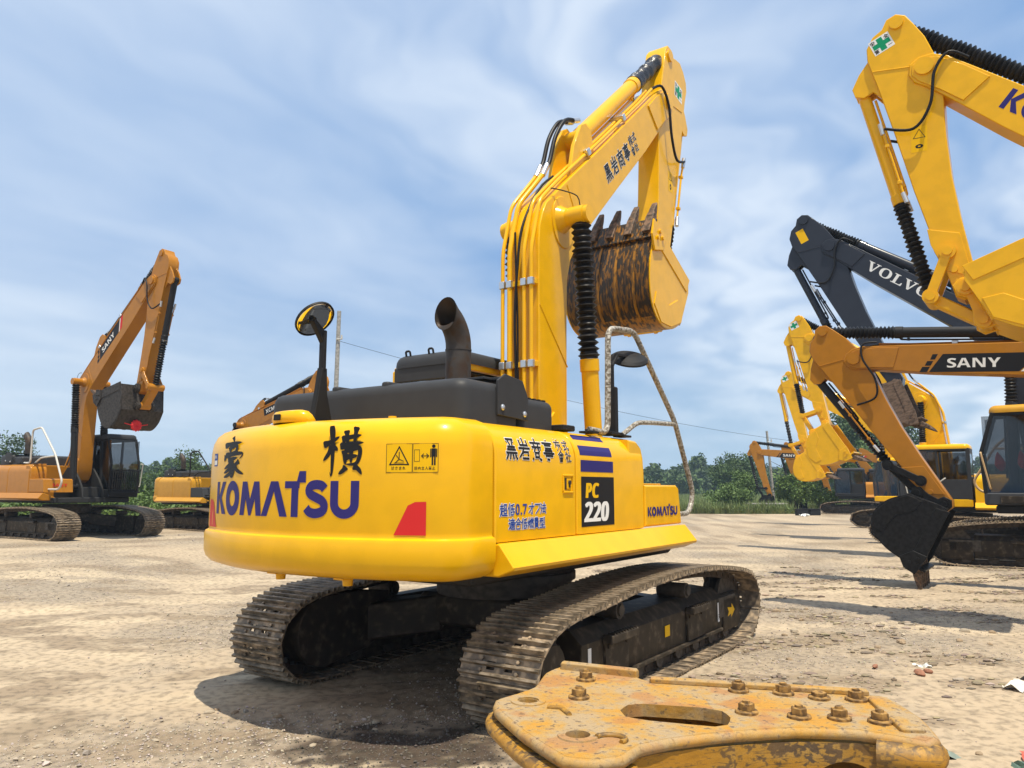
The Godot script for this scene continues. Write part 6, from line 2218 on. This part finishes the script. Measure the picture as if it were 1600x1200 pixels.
func along(al: float, p: Vector3, s: float) -> Vector3:
	var a := deg_to_rad(al)
	return p + Vector3(sin(a), 0, -cos(a)) * s

func row_machines(P: Dictionary) -> void:
	var al := -55.0
	# right of the yard: a row of machines that face left
	var pd := along(al, Vector3(5.53, 0, -9.62), -3.86)
	var d := excavator({"name": "excavator", "label": "clean yellow excavator with black rubber boots, its curled bucket beside the black lettered band", "at": pd, "alpha": al, "pal": P.yellow, "dx": -0.3, "boom": 40.5, "arm": -95.0, "bucket": 157.0, "arm_body": 0.42, "lod": 1, "scale": 0.96, "group": "row of parked excavators"})
	var m := MB.new()
	block_logo(m, boom_side(40.6, Vector2(3.22, 6.66), true, BW), Vector2(0, 0), 0.27, 0.004, 1.0)
	part(d.boom, "lettering", m, mats.navy_print)
	safety_sticker(d.arm, boom_side(-24, Vector2(4.64, 7.82), true, 0.165), 0.28)
	m = MB.new()
	var asd := boom_side(0, Vector2(4.2, 6.3), true, 0.165)
	rectprint(m, 0, 0, 0.2, 0.36, asd, 0.003, 1)
	part(d.arm, "warning_label", m, mats.yellow_print)
	m = MB.new()
	ringprint(m, Vector2(0.1, 0.24), Vector2(0.09, 0.09), Vector2(0.075, 0.075), PI * 0.5, PI * 0.5 + TAU, asd, 0.005, 3)
	ringprint(m, Vector2(0.1, 0.08), Vector2(0.05, 0.03), Vector2(0.02, 0.012), 0, TAU, asd, 0.005, 8)
	part(d.arm, "label_print", m, mats.black_print)
	# orange machine with its black bucket set on the ground
	var pe := Vector3(11.53, 0, -10.63)
	var o := excavator({"name": "excavator", "label": "orange excavator with level boom and black bucket resting its teeth on the ground", "at": pe, "alpha": al, "pal": P.orange, "dx": -0.3, "boom": 4.2, "arm": -116.0, "bucket": -66.0, "bucket_s": 0.97, "tilt": 58.0, "arm_body": 0.62, "lod": 1, "scale": 0.93, "group": "row of parked excavators"})
	sany_band(o.boom, boom_side(40.6, Vector2(3.2, 6.4), true, BW), 2.3, 0.34)
	# dark blue-grey machine
	var pv := Vector3(12.65, 0, -17.15)
	var v := excavator({"name": "excavator", "label": "dark blue-grey boomed excavator with yellow cab roof and red rags in the cab", "at": pv, "alpha": al, "pal": P.navy, "dx": -0.3, "boom": 36.2, "arm": -110.0, "arm_s": 1.12, "bucket": -112.0, "bucket_s": 0.78, "tilt": 55.0, "arm_body": 0.62, "lod": 1, "scale": 1.12, "rags": true, "group": "row of parked excavators"})
	m = MB.new()
	latin(m, "VOLVO", true, boom_side(40.6, Vector2(3.36, 6.73), true, BW), Vector2(0, 0.03), 0.22, 1.4, 0.004)
	part(v.boom, "lettering", m, mats.white_print)
	m = MB.new()
	var vs := boom_side(-10, Vector2(4.55, 7.75), true, 0.165)
	rectprint(m, 0, 0, 0.17, 0.3, vs, 0.003, 1)
	part(v.arm, "warning_label", m, mats.yellow_print)
	# two more yellow machines farther along
	var k2 := excavator({"name": "excavator", "label": "yellow excavator with lowered boom parked behind the orange boom, its bucket hanging open", "at": Vector3(14.0, 0, -23.9), "alpha": al, "pal": P.yellow, "dx": -0.3, "boom": 35.0, "arm": -97.0, "bucket": -125.0, "bucket_s": 1.1, "tilt": 55.0, "arm_body": 0.5, "lod": 1, "scale": 0.96, "group": "row of parked excavators"})
	safety_sticker(k2.arm, boom_side(-24, Vector2(4.64, 7.82), true, 0.165), 0.3, false)
	var k3 := excavator({"name": "excavator", "label": "yellow excavator at the far end of the row beside the low orange machines", "at": Vector3(17.45, 0, -33.35), "alpha": al, "pal": P.yellow, "dx": -0.3, "boom": 28.8, "arm": -97.0, "bucket": -125.0, "bucket_s": 1.1, "tilt": 55.0, "arm_body": 0.5, "lod": 2, "scale": 0.95, "group": "row of parked excavators"})
	safety_sticker(k3.arm, boom_side(-24, Vector2(4.64, 7.82), true, 0.165), 0.3, false)
	# low orange machines at the back, side by side
	for q in [[Vector3(23.0, 0, -51.0), "orange excavator with a level boom nearest the leaning pole", 0.95], [Vector3(25.8, 0, -52.6), "orange excavator second from the leaning pole, seen from behind", 0.95], [Vector3(28.4, 0, -54.0), "orange excavator third from the leaning pole, seen from behind", 0.95]]:
		var s := excavator({"name": "excavator", "label": q[1], "at": q[0], "alpha": -62.0, "pal": P.orange, "dx": -0.3, "boom": 4.0, "arm": -100.0, "bucket": -100.0, "lod": 2, "scale": q[2], "group": "orange excavators at the back of the yard"})
		sany_band(s.boom, boom_side(40.6, Vector2(3.2, 6.4), true, BW), 2.3, 0.34)
	# left of the yard: machines that face the camera
	var pa := Vector3(-12.95, 0.32, -22.65)
	var a := excavator({"name": "excavator", "label": "orange excavator with dark bucket hanging before its cab, red bow on the bucket", "at": pa, "alpha": 123.0, "pal": P.orange_dark, "dx": -0.3, "boom": 39.5, "arm": -97.0, "bucket": 188.0, "bucket_s": 1.05, "tilt": 55.0, "lod": 1, "scale": 0.94, "guard": true, "group": "excavators parked on the left"})
	sany_band(a.boom, boom_side(40.6, Vector2(1.6, 5.32), false, BW), 1.9, 0.3)
	m = MB.new()
	latin(m, "SANY", false, func(p: Vector2, h: float) -> Vector3: return Vector3(1.262 + h, p.y, 1.2 - p.x), Vector2(0.1, 1.5), 0.09, 1.4, 0.004)
	part(a.root.get_node("tool_box"), "lettering", m, mats.red_print)
	bow(a.root)
	var px := Vector3(-10.3, 0.32, -26.8)
	var x := excavator({"name": "excavator", "label": "amber and grey excavator half hidden behind the big yellow counterweight", "at": px, "alpha": 125.0, "pal": P.grey, "dx": -0.3, "boom": 14.5, "arm": -105.0, "bucket": 150.0, "lod": 1, "scale": 0.8, "group": "excavators parked on the left"})
	m = MB.new()
	var xs := boom_side(40.6, Vector2(2.0, 5.61), false, BW)
	rectprint(m, 0, 0, 0.85, 0.3, xs, 0.003, 1)
	part(x.boom, "name_band", m, mats.black_print)
	m = MB.new()
	latin(m, "XCMG", false, xs, Vector2(0.12, 0.07), 0.16, 1.25, 0.0055)
	part(x.boom, "lettering", m, mats.white_print)

func bow(root: Node3D) -> void:
	var m := MB.new()
	for k in 12:
		var a := TAU * k / 12
		var d := Vector3(0, sin(a), cos(a))
		m.lathe(Vector3.ZERO, d, [Vector2(0, 0.01), Vector2(0.06, 0.05), Vector2(0.13, 0.06), Vector2(0.18, 0.0)], 7)
	m.tube([Vector3(0, 0.05, -0.35), Vector3(0, 0, -0.1), Vector3(0, 0, 0.1), Vector3(0, 0.05, 0.35)], 0.015, 5)
	var o := part(self, "red_bow", m, mats.red)
	var q: Node3D = root.get_node("bucket")
	o.transform = root.transform * Transform3D(Basis(), q.transform * Vector3(0.22, 0.98, 0.1))
	tag(o, "red ribbon bow tied beneath the dark hanging bucket", "bow")

func plants() -> void:
	var rr := RandomNumberGenerator.new(); rr.seed = 77
	var dk := Color(0.042, 0.075, 0.022); var md := Color(0.075, 0.13, 0.032); var lt := Color(0.13, 0.2, 0.05)
	# far wood: one mass
	var spots := []
	for i in 300:
		var x := rr.randf_range(-90, 150); var z := rr.randf_range(-205, -135)
		var h := rr.randf_range(3.4, 5.2) * (1.0 + 0.4 * float(rr.randf() < 0.12)) * -z / 150.0
		for k in 90:
			var t := pow(rr.randf(), 0.7)
			var w := 2.4 * sqrt(1.0 - t * 0.92)
			var a := rr.randf() * TAU
			spots.append(Vector3(x + cos(a) * w * sqrt(rr.randf()), t * h + 0.3, z + sin(a) * w * sqrt(rr.randf())))
	var wood := foliage(self, "far_wood", spots, leaf_clump(3, 14, 0.55, 0.26), dk, md, rr, 1.1, 2.2)
	wood.set_meta("kind", "stuff")
	tag(wood, "dark far-off wood along the horizon", "wood")
	# low ridge
	var m := MB.new()
	var prev: Array = []
	for i in 61:
		var x := -300.0 + i * 12.0
		var h := 8.0 + 5.0 * sin(i * 0.35) + 3.0 * sin(i * 0.83 + 1.0)
		var row := [Vector3(x, -1, -420), Vector3(x, h * 0.6, -460), Vector3(x, h, -500)]
		if prev.size() > 0:
			for k in 2:
				m.squad(prev[k], row[k], row[k + 1], prev[k + 1], Vector3(0, 0.7, 0.7), Vector3(0, 0.7, 0.7), Vector3(0, 0.7, 0.7), Vector3(0, 0.7, 0.7))
		prev = row
	var hm := StandardMaterial3D.new()
	hm.albedo_color = lin(0.04, 0.065, 0.03); hm.roughness = 1.0
	hm.albedo_texture = noise_tex(256, 0.03, 4, [[0.0, gray(0.5)], [1.0, gray(1.0)]], 33)
	hm.uv1_triplanar = true; hm.uv1_scale = Vector3.ONE * 0.03
	var hill := part(self, "hills", m, hm)
	structure(hill)
	# rough grass beyond the yard
	var blade := MB.new()
	for k in 9:
		var a := TAU * k / 9.0 + 0.3
		var b := Vector3(cos(a), 0, sin(a))
		var tipp := b * 0.22 + Vector3(0, 0.5 + 0.25 * sin(k * 2.3), 0)
		var sd := Vector3(-b.z, 0, b.x) * 0.022
		blade.flat(b * 0.05 - sd, b * 0.05 + sd, b * 0.12 + Vector3(0, 0.3, 0) + sd * 0.7, b)
		blade.flat(b * 0.05 - sd, b * 0.12 + Vector3(0, 0.3, 0) + sd * 0.7, b * 0.12 + Vector3(0, 0.3, 0) - sd * 0.7, b)
		blade.flat(b * 0.12 + Vector3(0, 0.3, 0) - sd * 0.7, b * 0.12 + Vector3(0, 0.3, 0) + sd * 0.7, tipp, b)
	var bm := blade.mesh()
	spots = []
	for i in 26000:
		var z := -51.0 - 75.0 * pow(rr.randf(), 1.5)
		var x := rr.randf_range(-0.75, 0.72) * -z
		if rr.randf() < 0.5:
			x = rr.randf_range(0.16, 0.52) * -z
		if x > 18.5 + 0.3 * (z + 52.0) and z > -63.0:
			continue
		spots.append(Vector3(x, ground_y(x, z) - 0.05, z))
	var mm := MultiMesh.new()
	mm.transform_format = MultiMesh.TRANSFORM_3D
	mm.use_colors = true
	mm.mesh = bm
	mm.instance_count = spots.size()
	for i in spots.size():
		mm.set_instance_transform(i, Transform3D(Basis(Vector3.UP, rr.randf() * TAU).scaled(Vector3(1.6, rr.randf_range(0.6, 1.5), 1.6)), spots[i]))
		mm.set_instance_color(i, Color(0.15, 0.21, 0.065).lerp(Color(0.3, 0.3, 0.13), rr.randf() * rr.randf()) * rr.randf_range(0.8, 1.15))
	var gr := MultiMeshInstance3D.new()
	gr.name = "field_grass"
	gr.multimesh = mm
	gr.material_override = leaf_mat()
	add_child(gr)
	gr.set_meta("kind", "stuff")
	tag(gr, "tall rough grass on the field beyond the yard", "grass")
	# hedge of weeds behind the left machines: one mass
	spots = []
	for i in 5200:
		var x := rr.randf_range(-34, -4); var z := -36.0 + rr.randfn() * 1.1
		spots.append(Vector3(x, 0.3 + pow(rr.randf(), 1.4) * (1.05 + 0.35 * sin(x * 0.9) + 0.25 * sin(x * 2.3)), z))
	var hd := foliage(self, "weed_hedge", spots, leaf_clump(8, 14, 0.45, 0.14), md, Color(0.13, 0.2, 0.035), rr, 0.5, 1.0)
	hd.set_meta("kind", "stuff")
	tag(hd, "bright green weeds growing behind the machines on the left", "weeds")
	tree("poplar_tree", "small tree standing behind the handrail of the orange excavator with the red bow", Vector3(-40.5, 0, -63), 6.4, 3.4, 420, dk, md, 5)
	tree("poplar_tree", "small tree behind the cab of the orange excavator with the red bow", Vector3(-19.6, 0, -43), 2.9, 2.4, 300, dk, md, 6)
	tree("poplar_tree", "tree top showing above the amber and grey excavator", Vector3(-21.5, 0, -52), 4.6, 2.6, 300, dk, md, 14)
	# leafy trees behind the yellow machines on the right
	tree("leafy_tree", "broad leafy tree behind the yellow hanging buckets", Vector3(33.5, 0, -74), 9.4, 9.0, 1500, dk, md, 21, "", 0.0)
	tree("leafy_tree", "tall dark tree behind the orange arm", Vector3(38.5, 0, -80), 13.5, 8.5, 1500, dk, md, 22, "", 0.0)
	tree("leafy_tree", "light green bushy tree low in front of the dark ones", Vector3(31.5, 0, -68), 5.6, 8.5, 1300, md, lt, 23, "", 0.0)
	tree("leafy_tree", "leafy tree right of the leaning pole", Vector3(27.0, 0, -74), 6.0, 6.0, 900, md, lt, 24, "", 0.0)
	tree("leafy_tree", "round green tree left of the leaning pole", Vector3(26.5, 0, -92), 6.0, 6.5, 900, dk, md, 25, "", 0.0)
	tree("shrub", "loose shrub growing beside the low slab bench", Vector3(14.9, 0, -53.5), 1.9, 3.0, 420, md, lt, 31)
	tree("shrub", "broad-leaved shrub at the foot of the leaning pole", Vector3(19.6, 0, -53.5), 2.6, 2.8, 420, md, Color(0.14, 0.21, 0.04), 32)
	tree("shrub", "low shrub in front of the far orange bucket", Vector3(21.3, 0, -53), 1.7, 2.2, 300, md, Color(0.14, 0.21, 0.04), 33)
	tree("shrub", "tall shrub left of the leaning pole", Vector3(16.8, 0, -56.5), 2.9, 2.6, 360, md, lt, 34)

func odds() -> void:
	pole("concrete pole rising behind the yellow counterweight mirror", Vector3(-9.3, 0, -40), 11.0, 0.15, 0.12)
	pole("leaning concrete pole at the edge of the field", Vector3(19.4, 0, -57.5), 5.9, 0.12, -0.35)
	pole("thin pale post in the field before the wood", Vector3(31.5, 0, -110), 4.0, 0.08, 0.0)
	wire("overhead wire sagging between the two concrete poles", Vector3(-9.2, 9.4, -40), Vector3(19.1, 5.4, -57.5), 0.5, 0.011)
	wire("overhead wire running on from the leaning pole", Vector3(19.1, 5.4, -57.5), Vector3(60, 5.0, -75), 0.8, 0.011)
	# broken slab on short legs at the edge of the grass
	var t := thing("slab_bench", "low weathered slab on short legs at the edge of the grass", "bench", Vector3(17.2, 0, -52.6), 0.05)
	for k in 3:
		var m := MB.new()
		m.box(Vector3((k - 1) * 0.9, 0.62, 0), Vector3(0.88, 0.1, 0.9), 0.02)
		part(t, "plank", m, mats.concrete)
	for x in [-1.2, -0.85, -0.35, -0.1, 0.5, 1.1]:
		var m := MB.new()
		m.box(Vector3(x, 0.28, 0.3), Vector3(0.16, 0.58, 0.16), 0.02)
		part(t, "leg", m, mats.wood)
	for q in [[Vector3(17.9, 0, -48.2), 0.3], [Vector3(18.75, 0, -48.4), 0.2]]:
		var m := MB.new()
		m.box(Vector3(0, 0.18, 0), Vector3(0.7, 0.36, 0.4), 0.03)
		m.box(Vector3(0, 0.38, 0), Vector3(0.74, 0.05, 0.44), 0.015)
		var o := part(self, numbered("black_crate"), m, mats.black)
		o.position = q[0]; o.rotation.y = q[1]
		tag(o, "small black crate set down on the bare yard", "crate", "black crates on the yard")
	# rubble and litter near the right edge
	var brick := mat("brick", lin(0.3, 0.14, 0.085), 0.9)
	var clod := mat("clod", lin(0.3, 0.22, 0.14), 0.95)
	var pale := mat("pale_stone", lin(0.36, 0.3, 0.22), 0.9)
	var rr := RandomNumberGenerator.new(); rr.seed = 12
	for q in [[3.72, -7.3, 0.07], [3.84, -7.38, 0.045], [3.45, -7.6, 0.04], [4.25, -6.0, 0.04]]:
		lump("brick_fragment", "broken red brick on the bare ground", "brick", Vector3(q[0], ground_y(q[0], q[1]) + 0.02, q[1]), Vector3(q[2], q[2] * 0.5, q[2] * 0.6), brick, int(q[0] * 100), "broken bricks on the ground")
	for i in 46:
		var x := rr.randf_range(2.6, 6.2); var z := rr.randf_range(-11.5, -5.0)
		var s := rr.randf_range(0.018, 0.05)
		lump("clod", "clod of dry earth on the yard", "clod", Vector3(x, ground_y(x, z) + s * 0.2, z), Vector3(s * 1.3, s * 0.7, s), clod if rr.randf() < 0.7 else pale, 200 + i, "clods on the yard")
	for i in 16:
		var x := rr.randf_range(-3.4, -0.6); var z := rr.randf_range(-6.4, -4.4)
		var s := rr.randf_range(0.012, 0.03)
		lump("clod", "clod of dry earth on the yard", "clod", Vector3(x, ground_y(x, z) + s * 0.2, z), Vector3(s * 1.5, s * 0.6, s), clod if rr.randf() < 0.6 else pale, 300 + i, "clods on the yard")
	crumple("plastic_scrap", "scrap of yellow plastic on the ground", Vector3(2.62, ground_y(2.62, -5.1), -5.1), 0.06, lin(0.75, 0.6, 0.03), 1)
	crumple("plastic_scrap", "torn grey-green sheet beside the yellow plastic scrap", Vector3(2.75, ground_y(2.75, -5.2), -5.2), 0.11, lin(0.2, 0.24, 0.2), 2)
	crumple("plastic_scrap", "white plastic scrap lying by the broken bricks", Vector3(3.95, ground_y(3.95, -7.7), -7.7), 0.07, lin(0.7, 0.72, 0.68), 3)
	crumple("plastic_scrap", "crumpled blue-grey bag at the right edge of the yard", Vector3(4.55, ground_y(4.55, -6.9), -6.9), 0.16, lin(0.2, 0.25, 0.32), 4)
	crumple("plastic_scrap", "crumpled white bag beside the blue-grey bag", Vector3(4.3, ground_y(4.3, -6.8), -6.8), 0.12, lin(0.65, 0.62, 0.55), 5)
	crumple("plastic_scrap", "red and white packaging near the steel tube", Vector3(3.3, ground_y(3.3, -5.1), -5.1), 0.1, lin(0.5, 0.12, 0.08), 6)
	crumple("plastic_scrap", "dark green torn bag near the steel tube", Vector3(3.15, ground_y(3.15, -4.95), -4.95), 0.09, lin(0.08, 0.13, 0.1), 7)
	crumple("plastic_scrap", "pale paper scrap on the yard near the black crates", Vector3(17.6, ground_y(17.6, -47.0), -47.0), 0.3, lin(0.7, 0.72, 0.7), 8)
	# broken earth and rubble in drifts on the right, beyond counting
	var cm := MB.new()
	var rc := RandomNumberGenerator.new(); rc.seed = 44
	var rings := []
	for j in 4:
		var el := -PI * 0.5 + PI * (j + 0.5) / 4.0
		var r := []
		for k in 6:
			var a := TAU * k / 6
			r.append(Vector3(cos(a) * cos(el), sin(el) * 0.6, sin(a) * cos(el)) * rc.randf_range(0.75, 1.2))
		rings.append(r)
	cm.loft(rings, true, 0.98)
	cm.fan(rings[3], Vector3.UP)
	var dn := FastNoiseLite.new(); dn.seed = 71; dn.frequency = 0.55; dn.fractal_octaves = 6; dn.fractal_gain = 0.6
	var spots := []
	while spots.size() < 7500:
		var x := rc.randf_range(1.5, 12.0); var z := rc.randf_range(-17.0, -4.6)
		if rc.randf() < smoothstep(0.05, 0.35, dn.get_noise_2d(x * 0.75, z * 1.5)):
			spots.append(Vector2(x, z))
	var mm := MultiMesh.new()
	mm.transform_format = MultiMesh.TRANSFORM_3D
	mm.use_colors = true
	mm.mesh = cm.mesh()
	mm.instance_count = spots.size()
	for i in spots.size():
		var s := 0.006 + 0.028 * pow(rc.randf(), 3.0)
		mm.set_instance_transform(i, Transform3D(Basis(Vector3.UP, rc.randf() * TAU).scaled(Vector3(s * rc.randf_range(1.0, 2.2), s, s)), Vector3(spots[i].x, ground_y(spots[i].x, spots[i].y) + s * 0.2, spots[i].y)))
		var g := rc.randf_range(0.14, 0.36)
		mm.set_instance_color(i, Color(g, g * rc.randf_range(0.72, 0.86), g * rc.randf_range(0.46, 0.68)))
	var rb := MultiMeshInstance3D.new()
	rb.name = "rubble"
	rb.multimesh = mm
	var rm := StandardMaterial3D.new()
	rm.vertex_color_use_as_albedo = true; rm.roughness = 0.95
	rb.material_override = rm
	add_child(rb)
	rb.set_meta("kind", "stuff")
	tag(rb, "crumbled earth and rubble lying in drifts on the right of the yard", "rubble")
	# a dry branch lying on the ground
	var m := MB.new()
	m.tube([Vector3(2.75, 0.03, -4.62), Vector3(3.0, 0.04, -4.66), Vector3(3.3, 0.035, -4.7), Vector3(3.7, 0.05, -4.68)], 0.012, 6)
	var b := part(self, "dry_branch", m, mats.bark)
	tag(b, "thin dry branch lying on the ground by the litter", "branch")
